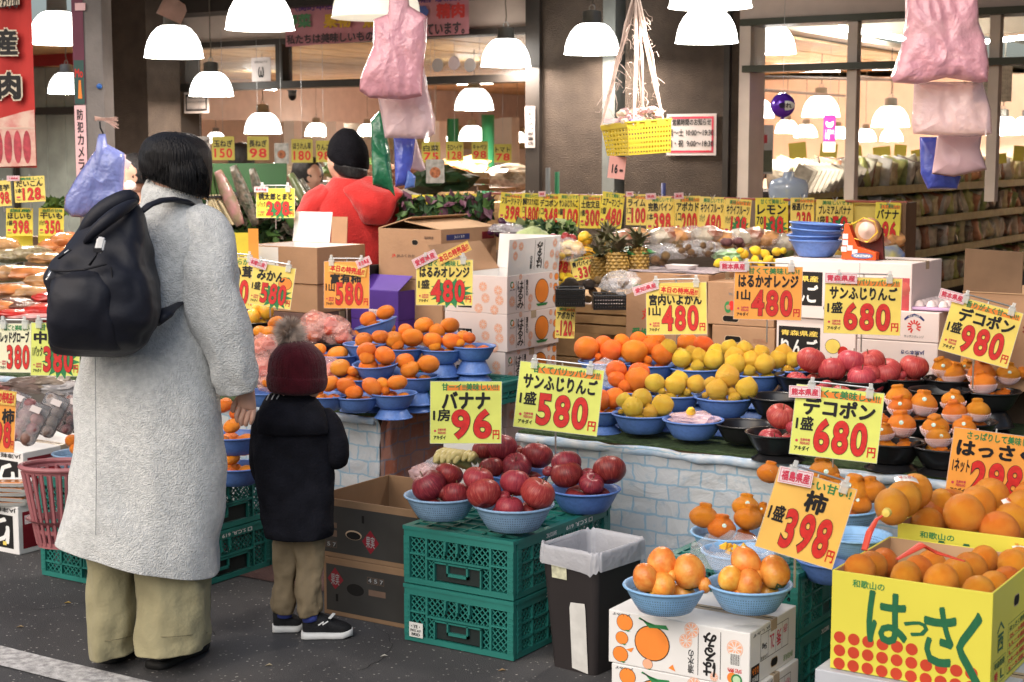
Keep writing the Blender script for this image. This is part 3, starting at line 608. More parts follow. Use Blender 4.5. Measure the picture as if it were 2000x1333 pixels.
crate(-1.66, 4.09, CH, .41, .55, CH, 'upper teal crate carrying the dekopon baskets behind the persimmons', lid=True)
crate(-3.37, 4.98, .553, .50, .44, .09, 'flat teal crate overhanging the mandarin table, under the rear bowls', marks=False, lid=True)
# cartons
KRAFT = mat('kraft_cardboard', (.40, .235, .135), .8, .12, 5, .15, 60); KRAFTL = mat('light_cardboard', (.52, .33, .19), .8, .1, 5, .1, 60); WCARD = mat('white_cardboard', (.74, .73, .72), .6, .05, 4, .05, 50, .4)
KRAFTD = mat('black_printed_cardboard', (.035, .033, .03), .6, .2, 6); YCARD = mat('yellow_cardboard', (.66, .60, .07), .5, .06, 3); PURC = mat('purple_print_cardboard', (.075, .03, .26), .55, .1); HOLE = mat('hole_dark', (.006, .005, .004), .9); TAPE = mat('packing_tape', (.55, .42, .28), .25, .1, alpha=.7)
PGREY = mat('print_grey', (.3, .3, .3), .6, .1); DBP = mat('dull_brown_print', (.16, .10, .07), .7, .15)
REDC = mat('dark_red_print', (.22, .01, .02), .5, .2); GREYC = mat('grey_cardboard', (.42, .44, .48), .6, .08); NAVY = mat('navy_print', (.03, .04, .16), .5)
def carton(X1, Y0, z0, sx, sy, h, label, m=None, opened=False, inner=None, rz=0, name='carton', group='cardboard cartons on the stall', flaps=()):
 m = m or WCARD; o = empty(name, (X1, Y0, z0), rz, label, 'box', group)
 if not opened:
  MB().box(-sx, 0, 0, sy, 0, h).build('body', m, o, bevel=.003)
  MB().box(-sx-.001, .001, sy/2-.02, sy/2+.02, h-.03, h+.0012).build('tape', TAPE, o)
  MB().box(-sx+.003, -.003, sy/2-.0012, sy/2+.0012, h-.002, h+.002).build('seam', HOLE, o)
 else:
  t = .005; b = MB().box(-sx, 0, 0, t, 0, h).box(-sx, 0, sy-t, sy, 0, h).box(-sx, -sx+t, t, sy-t, 0, h).box(-t, 0, t, sy-t, 0, h).box(-sx+t, -t, t, sy-t, 0, .006)
  b.build('body', m, o, bevel=.0012)
  if inner:
   MB().box(-sx+t, -t, t+.0002, t+.0012, .01, h-.0015).box(-sx+t, -t, sy-t-.0012, sy-t-.0002, .01, h-.0015).box(-sx+t+.0002, -sx+t+.0012, t, sy-t, .01, h-.0015).box(-t-.0012, -t-.0002, t, sy-t, .01, h-.0015).build('lining', inner, o)
 ff = frame((-sx, 0, 0), (1, 0, 0), (0, 0, 1)); fs = frame((0, 0, 0), (0, 1, 0), (0, 0, 1)); ft = frame((-sx, 0, h), (1, 0, 0), (0, 1, 0))
 return o, ff, fs, ft
def hole(o, Fm, cx, cy, rx=.035, ry=.012):
 pts = [(cx+(rx-ry)*(1 if math.cos(a) > 0 else -1)+ry*math.cos(a), cy+ry*math.sin(a)) for a in [i*math.pi/8+.001 for i in range(16)]]
 patch(o, Fm, pts, HOLE, .0008, 'handle_hole'); pts2 = [(cx+(x-cx)*1.1, cy+(y-cy)*1.22) for x, y in pts]; patch(o, Fm, pts2, mat('cut_edge', (.5, .36, .24), .8), .0005, 'handle_edge')
SLICE = mat('print_pale_orange', (.85, .42, .26), .6, .05)
def slice_print(o, Fm, cx, cy, r):
 polys = []
 for k in range(9):
  a = k*2*math.pi/9; polys.append([(cx+r*.15*math.cos(a+.35), cy+r*.15*math.sin(a+.35)), (cx+r*.82*math.cos(a+.08), cy+r*.82*math.sin(a+.08)), (cx+r*.86*math.cos(a+.35), cy+r*.86*math.sin(a+.35)), (cx+r*.82*math.cos(a+.62), cy+r*.82*math.sin(a+.62))])
 n = 20
 for k in range(n):
  a, b = k*2*math.pi/n, (k+1)*2*math.pi/n
  polys.append([(cx+r*.92*math.cos(a), cy+r*.92*math.sin(a)), (cx+r*math.cos(a), cy+r*math.sin(a)), (cx+r*math.cos(b), cy+r*math.sin(b)), (cx+r*.92*math.cos(b), cy+r*.92*math.sin(b))])
 patch(o, Fm, polys, SLICE, .0007, 'print')
def orange_print(o, Fm, cx, cy, r, m=ORP, leaf=True, up=1):
 patch(o, Fm, disc(cx, cy, r*1.06, 24, r*.98), OUTL, .0006); patch(o, Fm, disc(cx, cy, r, 24, r*.92), m, .0010)
 if leaf: patch(o, Fm, [(cx, cy+up*r*.85), (cx+r*.4, cy+up*r*1.02), (cx+r*.75, cy+up*r*.86), (cx+r*.35, cy+up*r*.8)], GREENP, .0013)
def harumi(o, ff, fs, ft, sx, sy, h, flip, big_on='side', dense=True):
 """white citrus carton: long face with title, rules, fruit; short face with slices and a black title block"""
 Fb, Lb = (fs, sy) if big_on == 'side' else (ff, sx); Fo, Lo = (ff, sx) if big_on == 'side' else (fs, sy)
 X = (lambda u: Lb*(1-u)) if flip else (lambda u: Lb*u); Y = (lambda v: h*(1-v)) if flip else (lambda v: h*v)
 def bx(u0, v0, u1, v1):
  a, b, c, d = X(u0), Y(v0), X(u1), Y(v1); return (min(a, c), min(b, d), max(a, c), max(b, d))
 letter(o, Fb, (lambda q: q)(bx(.185, .10, .305, .84)), 'は\nる\nみ', BLACK, .02, flip=flip); letter(o, Fb, bx(.345, .42, .395, .86), '清\n水\nの', BLACK, .02, flip=flip)
 for u in (.165, .32): patch(o, Fb, [(X(u), Y(.08)), (X(u+.006), Y(.08)), (X(u+.006), Y(.86)), (X(u), Y(.86))], BLACK)
 slice_print(o, Fb, X(.09), Y(.32), .022); slice_print(o, Fb, X(.44), Y(.34), .018); slice_print(o, Fb, X(.42), Y(.12), .014); slice_print(o, Fb, X(.25), Y(.95), .012)
 patch(o, Fb, disc(X(.09), Y(.76), .014, 16), GREENP, .0007); patch(o, Fb, disc(X(.105), Y(.74), .011, 16), ORP, .001); patch(o, Fb, disc(X(.09), Y(.76), .008, 16), WHITEP, .0013); letter(o, Fb, bx(.05, .60, .15, .66), 'JAしみず', BLACK, .02, flip=flip)
 orange_print(o, Fb, X(.66), Y(.50), h*.34, leaf=False); patch(o, Fb, [(X(.58), Y(.10)), (X(.74), Y(.10)), (X(.78), Y(.17)), (X(.54), Y(.17))], GREENP, .0014)
 for (u, v, r) in ((.84, .88, .085), (.95, .84, .10), (.84, .62, .07), (.93, .56, .11), (.93, .24, .13)): orange_print(o, Fb, X(u), Y(v), h*r, m=SLICE if r < .1 else ORP, leaf=r > .09, up=-1 if flip else 1)
 if not flip or True:
  XX = (lambda u: Lo*(1-u)) if flip else (lambda u: Lo*u)
  if big_on == 'side':
   for (u, v) in ((.62, .70), (.86, .62), (.66, .40), (.88, .36), (.55, .12), (.80, .10)): slice_print(o, Fo, XX(u), Y(v), .02)
   patch(o, Fo, rect(Lo*.22, Y(.12), Lo*.44, Y(.56)), BLACK, .0007); letter(o, Fo, (Lo*.24, Y(.36), Lo*.43, Y(.52)), '清水の', WHITEP, .02, z=.0012); letter(o, Fo, (Lo*.24, Y(.17), Lo*.43, Y(.34)), 'はるみ', ORP, .03, z=.0012)
for k in range(2):
 o, ff, fs, ft = carton(-1.647+(.01 if k == 0 else 0), 3.738, .0+.15*k, .42, .31, .149, ['lower white citrus carton at the bottom edge, right of the bin', 'white citrus carton printed with oranges under two persimmon baskets'][k])
 sx, sy, h = .42, .31, .149; Lb = sx
 for (u, v, r) in ((.12, .80, .18), (.10, .50, .14), (.09, .19, .17), (.29, .10, .11)): orange_print(o, ff, u*Lb, v*h, r*h*.9, m=ORP if r > .13 else SLICE, up=-1)
 orange_print(o, ff, .32*Lb, .50*h, h*.34, leaf=False); patch(o, ff, [(.22*Lb, .92*h), (.34*Lb, .86*h), (.42*Lb, .88*h), (.44*Lb, .80*h), (.36*Lb, .80*h), (.30*Lb, .78*h), (.23*Lb, .95*h)], GREENP, .0014)
 patch(o, ff, [(.13*Lb, .30*h), (.17*Lb, .26*h), (.19*Lb, .36*h)], ORP, .001); patch(o, ff, [(.44*Lb, .10*h), (.49*Lb, .06*h), (.47*Lb, .18*h)], ORP, .001)
 letter(o, ff, (.665*Lb, .10*h, .77*Lb, .90*h), 'み\nる\nは', BLACK, .045, flip=False) if False else letter(o, ff, (.68*Lb, .09*h, .775*Lb, .90*h), 'は\nる\nみ', BLACK, .035, flip=True)
 for u in (.645, .80): patch(o, ff, rect(u*Lb, .07*h, u*Lb+.0018, .93*h), BLACK)
 letter(o, ff, (.575*Lb, .08*h, .62*Lb, .52*h), '清\n水\nの', BLACK, .02, flip=True)
 slice_print(o, ff, .60*Lb, .88*h, .021); slice_print(o, ff, .56*Lb, .66*h, .019); slice_print(o, ff, .90*Lb, .68*h, .023); slice_print(o, ff, .76*Lb, .03*h+.01, .012)
 patch(o, ff, rect(.865*Lb, .36*h, .935*Lb, .60*h), WHITEP, .0009)
 patch(o, ff, [rect(.87*Lb+i*.0021, .38*h, .87*Lb+i*.0021+(.0012 if i % 3 else .0006), .58*h) for i in range(13)], BLACK, .0012)
 patch(o, ff, disc(.885*Lb, .14*h, .015, 16), ORP, .0008); patch(o, ff, disc(.915*Lb, .12*h, .016, 16), GREENP, .001); patch(o, ff, disc(.915*Lb, .12*h, .011, 16), mat('print_pale_green', (.5, .7, .45), .5), .0013)
 letter(o, ff, (.85*Lb, .23*h, .95*Lb, .31*h), '三ヶ日み', BLACK, .02, flip=True) if False else letter(o, ff, (.85*Lb, .24*h, .95*Lb, .32*h), '完熟', REDP, .02, flip=True)
 letter(o, ff, (.03*Lb, .91*h, .16*Lb, .97*h), 'JA しみず', BLACK, .01, flip=True)
 letter(o, fs, (.06*sy, .88*h, .42*sy, .95*h), 'JA しみず', BLACK, .01, flip=True)
 patch(o, fs, ringpoly(.22*sy, .36*h, .82*sy, .86*h, .0016), BLACK); 
 for u in (.38, .54, .68): patch(o, fs, rect(u*sy, .37*h, u*sy+.0011, .85*h), BLACK, .0007)
 letter(o, fs, (.25*sy, .55*h, .35*sy, .68*h), '5kg', BLACK, .02, flip=True); letter(o, fs, (.41*sy, .48*h, .51*sy, .74*h), '2L', MAGENTA, .0, flip=True); letter(o, fs, (.56*sy, .46*h, .66*sy, .76*h), '秀', MAGENTA, .02, flip=True)
 letter(o, fs, (.70*sy, .62*h, .80*sy, .78*h), '赤', MAGENTA, .0, flip=True); letter(o, fs, (.23*sy, .38*h, .37*sy, .44*h), '正味重量', BLACK, 0, flip=True)
 hole(o, fs, .52*sy, .20*h, .022, .011); patch(o, fs, rect(.03*sy, .02*h, .20*sy, .36*h), BLACK, .0007); letter(o, fs, (.05*sy, .20*h, .18*sy, .33*h), 'はるみ', ORP, .03, z=.0012, flip=True); letter(o, fs, (.05*sy, .05*h, .18*sy, .17*h), '清水の', WHITEP, .02, z=.0012, flip=True)
 letter(o, fs, (.72*sy, .08*h, .93*sy, .20*h), '静岡県産', mat('print_leaf', (.12, .3, .06), .5), .0, flip=True)
p = D(988, 540, 6.5); HH = .156; ztop = p.z
names = ['open white citrus carton on top of its stack, inside facing the mandarins', 'white citrus carton second from the top of the stack beside the mandarin bowls', 'white citrus carton third from the top, behind the banana price card', 'white citrus carton low in the stack behind the green apple card', 'white citrus carton near the floor of its stack', 'white citrus carton at the floor of its stack']
z = ztop-HH
for k in range(6):
 if z < .1: z = .105
 dx = [0, .0, .012, .0, .006, 0][k]
 o, ff, fs, ft = carton(p.x-dx+.006, p.y+dx*.3, z, .31, .41, HH-.001 if k < 5 else min(HH-.001, ztop-HH*5-.106) if ztop-HH*5-.106 > .05 else .05, names[k], m=mat('pinkish_white_cardboard', (.76, .66, .64), .55, .05, 4), opened=(k == 0), inner=WCARD if k == 0 else None)  # white card; the warm light on the stack is mixed into its colour
 if k < 4: harumi(o, ff, fs, ft, .31, .41, HH-.001, False)
 if k == 0:  # flaps: side flap up, back flap up
  fl = MB().box(-.004, 0, .0, .405, 0, .148).build('flap', WCARD, o, (0, .003, HH)); fl.rotation_euler = (0, rad(4), 0)
  Ff = frame((0.0005, 0, 0), (0, 1, 0), (0, 0, 1)); 
  letter(fl, Ff, (.20, .03, .255, .135), 'み\nる\nは', BLACK, .03) if False else letter(fl, Ff, (.215, .02, .262, .132), 'は\nる\nみ', BLACK, .03, flip=True)
  for u in (.20, .275): patch(fl, Ff, rect(u, .015, u+.002, .138), BLACK)
  letter(fl, Ff, (.165, .02, .185, .075), '清\n水\nの', BLACK, .02, flip=True)
  for (u, v) in ((.04, .125), (.09, .118), (.05, .08), (.36, .12), (.34, .075), (.385, .07), (.30, .03), (.37, .02)): slice_print(fl, Ff, u, v, .018)
  f2 = MB().box(-.31, 0, 0, .004, 0, .15).build('flap', WCARD, o, (-.002, .405, HH)); f2.rotation_euler = (rad(-8), 0, 0)
  f3 = MB().box(-.004, 0, 0, .40, 0, .15).build('flap', KRAFT, o, (-.30, .003, HH)); f3.rotation_euler = (0, rad(-40), 0)
 z -= HH
for k in range(2):
 o, ff, fs, ft = carton(-2.96+(-.0 if k else -.03)+(-0 if k else .0), 4.08+(0 if k else .0), .2*k, .43 if k else .36, .42, .199, ['lower black printed fruit box beside the child shoes', 'open black printed fruit box holding bagged bananas beside the child'][k], m=mat('brown_cardboard', (.24, .145, .08), .8, .15, 5), opened=(k == 1), inner=None)
 w_ = .43 if k else .36; patch(o, ff, rect(.012, .016, w_, .175), KRAFTD, .0005)
 if k:
  patch(o, ff, disc(.17, .085, .034, 20, .016), mat('cut_edge', (.3, .2, .12), .8), .0008); patch(o, ff, disc(.17, .083, .03, 20, .013), HOLE, .0011); patch(o, ff, disc(.038, .14, .006, 12), WHITEP, .001)
  patch(o, ff, rect(.022, .10, .10, .118), mat('dull_brown_print', (.16, .10, .07), .7), .0009); patch(o, ff, rect(.022, .070, .10, .092), MATS['dull_brown_print'], .0009)
  for i, ch in enumerate('957'): patch(o, ff, ringpoly(.03+i*.024, .032, .051+i*.024, .054, .0012), MATS['dull_brown_print'], .0009); letter(o, ff, (.034+i*.024, .036, .047+i*.024, .050), ch, mat('print_grey', (.3, .3, .3), .6), .02)
  patch(o, ff, [(.24, .03), (.275, .07), (.24, .11), (.205, .07)], REDC, .0009); letter(o, ff, (.222, .05, .258, .09), '果実', MATS['print_grey'], .01, z=.0014)
  patch(o, ff, rect(.205, .13, .215, .155), HOLE, .001)
 else:
  patch(o, ff, disc(.135, .10, .036, 20, .02, ), HOLE, .001); patch(o, ff, rect(.052, .05, .062, .075), HOLE, .001)
  patch(o, ff, [(.05, .09), (.085, .125), (.05, .165), (.018, .125)], REDC, .0009); letter(o, ff, (.033, .105, .068, .145), '果実', MATS['print_grey'], .01, z=.0014); patch(o, ff, rect(.19, .09, .26, .11), MATS['dull_brown_print'], .0009)
  for i, ch in enumerate('457'): patch(o, ff, ringpoly(.185+i*.024, .13, .206+i*.024, .152, .0012), MATS['dull_brown_print'], .0009); letter(o, ff, (.189+i*.024, .134, .202+i*.024, .148), ch, MATS['print_grey'], .02)
nc = Vector((-.97, 3.54)); hz = .555
def has_box(X1, Y0, z0, sx, sy, h, label):
 o, ff, fs, ft = carton(X1, Y0, z0, sx, sy, h, label, m=YCARD, opened=True, inner=KRAFTL)
 letter(o, ff, (.135*sx, .86*h, .34*sx, .94*h), '和歌山の', GREENP, .02)
 G = mat('brush_green', (.015, .12, .05), .5, .1)
 for ch, bx in (('は', (.23, .33, .49, .86)), ('っ', (.465, .46, .62, .62)), ('さ', (.59, .20, .79, .80)), ('く', (.79, .02, .95, .80))): letter(o, ff, (bx[0]*sx, bx[1]*h, bx[2]*sx, bx[3]*h), ch, G, .026, name='lettering')
 R_ = mat('orange_red_dots', (.50, .05, .02), .5, .1); polys = []
 for r in range(4):
  for c in range(10):
   cx, cy = (.06+c*.092)*sx, (.33-r*.135)*h
   top = .42*h - max(0, (c-5))*.04*h
   if r == 0 and c > 5: continue
   if c > 8 and r < 1: continue
   if cy < .02*h: continue
   polys.append(disc(cx, cy, .038*sx, 18))
 patch(o, ff, polys, R_, .0006)
 letter(o, fs, (.12*sy, .36*h, .24*sy, .54*h), '西', G, .03); patch(o, fs, [(.10*sy, .56*h), (.18*sy, .66*h), (.26*sy, .56*h), (.235*sy, .56*h), (.18*sy, .625*h), (.125*sy, .56*h)], G)
 hole(o, fs, .50*sy, .74*h, .022, .012); patch(o, fs, ringpoly(.34*sy, .05*h, .95*sy, .56*h, .0012), G)
 for k, t in enumerate(('はっさく規格', '2L−3個', 'LL−4個', 'L−4個', 'M−6個', 'S−5個')): letter(o, fs, (.37*sy, (.48-k*.082)*h, .7*sy, (.53-k*.082)*h), t, G if k == 0 else REDP, .02); patch(o, fs, rect(.34*sy, (.47-k*.082)*h, .95*sy, (.47-k*.082)*h+.001), G, .0007)
 patch(o, fs, ringpoly(.05*sy, .05*h, .30*sy, .30*h, .0012), G); letter(o, fs, (.07*sy, .21*h, .28*sy, .28*h), '等級階級', G, .01); letter(o, fs, (.07*sy, .08*h, .15*sy, .18*h), '秀', REDP, .03); letter(o, fs, (.20*sy, .08*h, .27*sy, .18*h), 'L', G, .02)
 return o
cl = YP(1625, 1130, nc.y)
has_box(nc.x, nc.y, .315, nc.x-cl.x, .40, hz-.315, 'yellow hassaku carton in front, heaped with oranges, at the right edge')
o, ff, fs, ft = carton(nc.x+.03, nc.y-.02, .0, nc.x-cl.x+.06, .42, .313, 'grey carton with a navy band beneath the front yellow box', m=GREYC); patch(o, ff, rect(.02, .10, .44, .27), NAVY)
p2 = D(1738, 1030, 4.1)
has_box(p2.x+.44, p2.y+.06, .36, .44, .40, p2.z-.36, 'second yellow hassaku carton behind the front one, half hidden')
carton(p2.x+.46, p2.y+.06, .0, .46, .40, .359, 'plain carton supporting the rear yellow hassaku box', m=KRAFT)
# tables under printed brick cloths
def cloth_mat(name, c1, c2, mortar, wash=None):
 m = bpy.data.materials.new(name); m.use_nodes = True; n = m.node_tree; b = n.nodes['Principled BSDF']; MATS[name] = m
 tc = n.nodes.new('ShaderNodeTexCoord'); sx = n.nodes.new('ShaderNodeSeparateXYZ'); n.links.new(tc.outputs['Object'], sx.inputs[0])
 ad = n.nodes.new('ShaderNodeMath'); ad.operation = 'ADD'; n.links.new(sx.outputs[0], ad.inputs[0]); n.links.new(sx.outputs[1], ad.inputs[1])
 cx = n.nodes.new('ShaderNodeCombineXYZ'); n.links.new(ad.outputs[0], cx.inputs[0]); n.links.new(sx.outputs[2], cx.inputs[1])
 nz = n.nodes.new('ShaderNodeTexNoise'); nz.inputs['Scale'].default_value = 14; nz.inputs['Detail'].default_value = 3; n.links.new(cx.outputs[0], nz.inputs['Vector'])
 vm = n.nodes.new('ShaderNodeVectorMath'); vm.operation = 'MULTIPLY_ADD'; vm.inputs[1].default_value = (.03, .03, 0); n.links.new(nz.outputs['Color'], vm.inputs[0]); n.links.new(cx.outputs[0], vm.inputs[2])
 br = n.nodes.new('ShaderNodeTexBrick'); br.inputs['Scale'].default_value = 1; br.inputs['Brick Width'].default_value = .088; br.inputs['Row Height'].default_value = .056; br.inputs['Mortar Size'].default_value = .0045; br.inputs['Mortar Smooth'].default_value = .5; br.inputs['Bias'].default_value = -.1
 br.inputs['Color1'].default_value = (*c1, 1); br.inputs['Color2'].default_value = (*c2, 1); br.inputs['Mortar'].default_value = (*mortar, 1); n.links.new(vm.outputs[0], br.inputs['Vector'])
 n2 = n.nodes.new('ShaderNodeTexNoise'); n2.inputs['Scale'].default_value = 30; n2.inputs['Detail'].default_value = 6; n.links.new(cx.outputs[0], n2.inputs['Vector'])
 r2 = n.nodes.new('ShaderNodeValToRGB'); r2.color_ramp.elements[0].position = .56; r2.color_ramp.elements[1].position = .72; r2.color_ramp.elements[1].color = (.6, .6, .6, 1); n.links.new(n2.outputs[0], r2.inputs[0])
 mx = n.nodes.new('ShaderNodeMixRGB'); n.links.new(r2.outputs[0], mx.inputs[0]); n.links.new(br.outputs[0], mx.inputs[1]); mx.inputs[2].default_value = (*(wash or mortar), 1); n.links.new(mx.outputs[0], b.inputs['Base Color'])
 n3 = n.nodes.new('ShaderNodeTexNoise'); n3.inputs['Scale'].default_value = 5; n3.inputs['Detail'].default_value = 5; n3.inputs['Distortion'].default_value = 1.2; bp = n.nodes.new('ShaderNodeBump'); bp.inputs['Strength'].default_value = .5; bp.inputs['Distance'].default_value = .04
 n.links.new(tc.outputs['Object'], n3.inputs['Vector']); n.links.new(n3.outputs[0], bp.inputs['Height']); n.links.new(bp.outputs[0], b.inputs['Normal']); b.inputs['Roughness'].default_value = .28; b.inputs['Specular IOR Level'].default_value = .5
 return m
CLB = cloth_mat('blue_white_brick_print_vinyl', (.47, .49, .51), (.39, .42, .46), (.24, .36, .47)); CLR = cloth_mat('red_brick_print_vinyl', (.38, .14, .09), (.40, .26, .22), (.22, .20, .24), (.35, .30, .30))
TURF = mat('green_turf_mat', (.05, .085, .03), .95, .4, 60, 1.0, 300)
def drape(x0, x1, yf, z0, z1, m, axis, parent, name='cloth', seed=0, amp=.02):
 """a hanging sheet with soft folds along x (axis 'x') or y (axis 'y')"""
 mb = MB(); n = max(8, int(abs(x1-x0)/.03)); k = 12; random.seed(seed)
 for j in range(k+1):
  v = j/k
  for i in range(n+1):
   u = x0+(x1-x0)*i/n; zz = z0+(z1-z0)*v; off = noise.noise(Vector((u*5, zz*1.5, seed)))*amp*(1.4-v) + (.3-abs(noise.noise(Vector((u*7+zz*9, zz*6, seed+2)))))*.012*(.4+v) + noise.noise(Vector((u*1.6+seed, 3, 0)))*amp*1.5
   if v == 1: off += .015
   if v == 1: zz += noise.noise(Vector((u*9, 1, seed)))*.006
   if axis == 'x': mb.v.append((u, yf-off-.012, zz))
   else: mb.v.append((yf+off+.012, u, zz))
 for j in range(k):
  for i in range(n): a = j*(n+1)+i; mb.f.append((a, a+1, a+n+2, a+n+1))
 o = mb.build(name, m, parent, smooth=True); s = o.modifiers.new('t', 'SOLIDIFY'); s.thickness = .002; return o
TZ = .55
def stall(x0, x1, y0, y1, label, front, side, slope=0.0, sideX=None):
 r = empty('stall_table', (x1, y0, .104), 0, label, 'table')
 def L(x, y, z): return (x-x1, y-y0, z-.104)
 TW = mat('table_wood', (.25, .16, .09), .7, .3)
 MB().box(x0-x1, 0, 0, y1-y0, TZ-.03-.104, TZ-.008-.104).build('tabletop', TW, r)
 for (x, y) in ((x0+.06, y0+.06), (x1-.1, y0+.06), (x0+.06, y1-.1), (x1-.1, y1-.1)): MB().box(x-x1, x-x1+.04, y-y0, y-y0+.04, 0, TZ-.134).build('leg', TW, r)
 MB().box(x0-x1-.004, .008, -.012, y1-y0, TZ-.0075-.104, TZ-.104).build('turf_mat', TURF, r)
 mb = MB(); n = 60
 mb.tube([((x0-x1)*i/n, -.028-.006*noise.noise(Vector((i*.5, 1, 0))), TZ-.104-.022+.010*noise.noise(Vector((i*.37, 4, 2)))) for i in range(n+1)], [.010+.006*noise.noise(Vector((i*.8, 9, 1))) for i in range(n+1)], 8, flat=1.6)
 mb.build('hem_fold', mat('white_vinyl_hem', (.55, .58, .62), .25, .3, 20, .5, 40, .5, col2=(.34, .46, .60)), r, smooth=True)
 drape(x0-x1, .018, 0, -.05 if y0 < 4.8 else .0, TZ-.104-.008, front, 'x', r, seed=3); drape(-.012, y1-y0, 0, .0, TZ-.104-.008, side, 'y', r, seed=5)
 return r
stall(-3.02, .3, 4.80, 6.6, 'long main fruit table under a blue and white brick printed cloth', CLB, CLB)
stall(-6.4, -3.66, 4.80, 5.42, 'mandarin table at the aisle with a red brick printed cloth on its end', CLB, CLR)
# trash bin
BIN = mat('dark_bin_plastic', (.026, .022, .023), .5, .1, 4); LINER = mat('white_bin_liner', (.62, .63, .68), .3, .1, 6, .7, 30, alpha=.6)
p = Z(1163, 1328, 0)
def rrect(hw, hh, r, z, n=5):
 out = []
 for (sx, sy, a0) in ((1, 1, 0), (-1, 1, 90), (-1, -1, 180), (1, -1, 270)):
  for i in range(n+1): a = rad(a0+90*i/n); out.append((sx*(hw-r)+r*math.cos(a), sy*(hh-r)+r*math.sin(a), z))
 return out
r = empty('waste_bin', (p.x-.085, p.y+.13, 0), rad(-6), 'dark brown rectangular waste bin lined with a white bag', 'bin')
MB().rings([rrect(.080, .098, .02, 0), rrect(.104, .128, .022, .37), rrect(.100, .124, .02, .37), rrect(.077, .094, .018, .01)]).build('bin_body', BIN, r)
rg = []
for (k, z, s) in ((0, .10, .76), (1, .28, .86), (2, .362, .93), (3, .385, 1.0), (4, .382, 1.045), (5, .35, 1.07), (6, .325, 1.08)):
 q = rrect(.104, .128, .03, z, 12); out = []
 for i, (x, y, zz) in enumerate(q):
  nn = noise.noise(Vector((i*.45, k*.7, 2))); drop = (noise.noise(Vector((i*.28, 5, 1)))*.05 if k >= 5 else 0)
  out.append((x*s*(1+.05*nn), y*s*(1+.05*nn), zz+.016*nn+drop))
 rg.append(out)
MB().rings(rg, cap=False).build('liner_bag', LINER, r, smooth=True, sub=1)
Fb = frame((-.092, -.116, 0), (1, 0, 0), (-.0, -.03/.37, 1)); WT = mat('white_tape', (.62, .62, .6), .5, .1, 20)
patch(r, frame((-.080, -.098, 0), (1, 0, 0), (0, -.08, 1)), [(.08, .012), (.138, .004), (.138, .205), (.136, .222), (.085, .218), (.08, .20)], WT, .004, 'tape_strip')
patch(r, frame((-.080, -.098, 0), (1, 0, 0), (0, -.08, 1)), rect(.02, .285, .075, .325), mat('sticker_pale_yellow', (.55, .55, .4), .6, .3, 40), .004, 'sticker')
PKB = mat('pink_basket_plastic', (.36, .13, .14), .4, .12)
p = D(128, 1065, 5.62); r = empty('shopping_basket', p, YAW, 'dusty pink plastic basket stacked beside the teal crate behind the coat', 'basket')
mb = MB(); n = 26
for (z0, z1, r0, r1) in ((.265, .285, .140, .147), (.0, .02, .094, .097), (.05, .065, .102, .106)):
 mb.rings([[(r0*math.cos(a), r0*.7*math.sin(a), z0) for a in [2*math.pi*i/n for i in range(n)]], [(r1*math.cos(a), r1*.7*math.sin(a), z1) for a in [2*math.pi*i/n for i in range(n)]]], cap=False)
for i in range(n):
 a = 2*math.pi*i/n; mb.tube([(.094*math.cos(a), .094*.7*math.sin(a), .01), (.14*math.cos(a), .14*.7*math.sin(a), .27)], .0065, 6)
mb.tube([(.147*math.cos(a), .147*.7*math.sin(a), .285) for a in [2*math.pi*i/n for i in range(n+1)]], .009, 8)
mb.rings([[(.1*math.cos(a), .1*.7*math.sin(a), .08) for a in [2*math.pi*i/n for i in range(n)]], [(.136*math.cos(a), .136*.7*math.sin(a), .10) for a in [2*math.pi*i/n for i in range(n)]]], cap=False)
mb.build('basket_shell', PKB, r, smooth=False); MB().lathe([(0, 0), (.095, 0), (.095, .006), (0, .006)], n, M=Matrix.Diagonal((1, .7, 1, 1))).build('basket_floor', PKB, r)
for k in range(2):
 q = Z(38, 1085, 0)
 q = Z(48, 978, .19) if k else q
 o, ff, fs, ft = carton(q.x, q.y, .19*k, .55, .42, .189, ['lower white and crimson apple carton on the road at far left', 'upper white and crimson apple carton at far left under the dark tray packs'][k])
 patch(o, fs, rect(.02, .02, .41, .165), REDC, .0006); patch(o, fs, rect(.03, .115, .40, .15), PINKC, .001); letter(o, fs, (.10, .12, .36, .146), 'つがるみらい', BLACK, .03, z=.0014, flip=True)
 patch(o, fs, disc(.14, .06, .05, 20), mat('apple_photo_red', (.38, .02, .03), .4, .3, 14), .001); patch(o, fs, disc(.28, .05, .05, 20), MATS['apple_photo_red'], .0012)
 letter(o, ff, (.30, .160, .54, .182), 'JA津軽みらい', BLACK, .02, flip=True); patch(o, ff, rect(.02, .02, .52, .150), BLACK, .0006); letter(o, ff, (.08, .03, .50, .14), 'りんご', WHITEP, .03, z=.001, flip=True)
 patch(o, ff, [rect(.42, .03, .44, .045), rect(.46, .03, .48, .045)], YE, .0014)
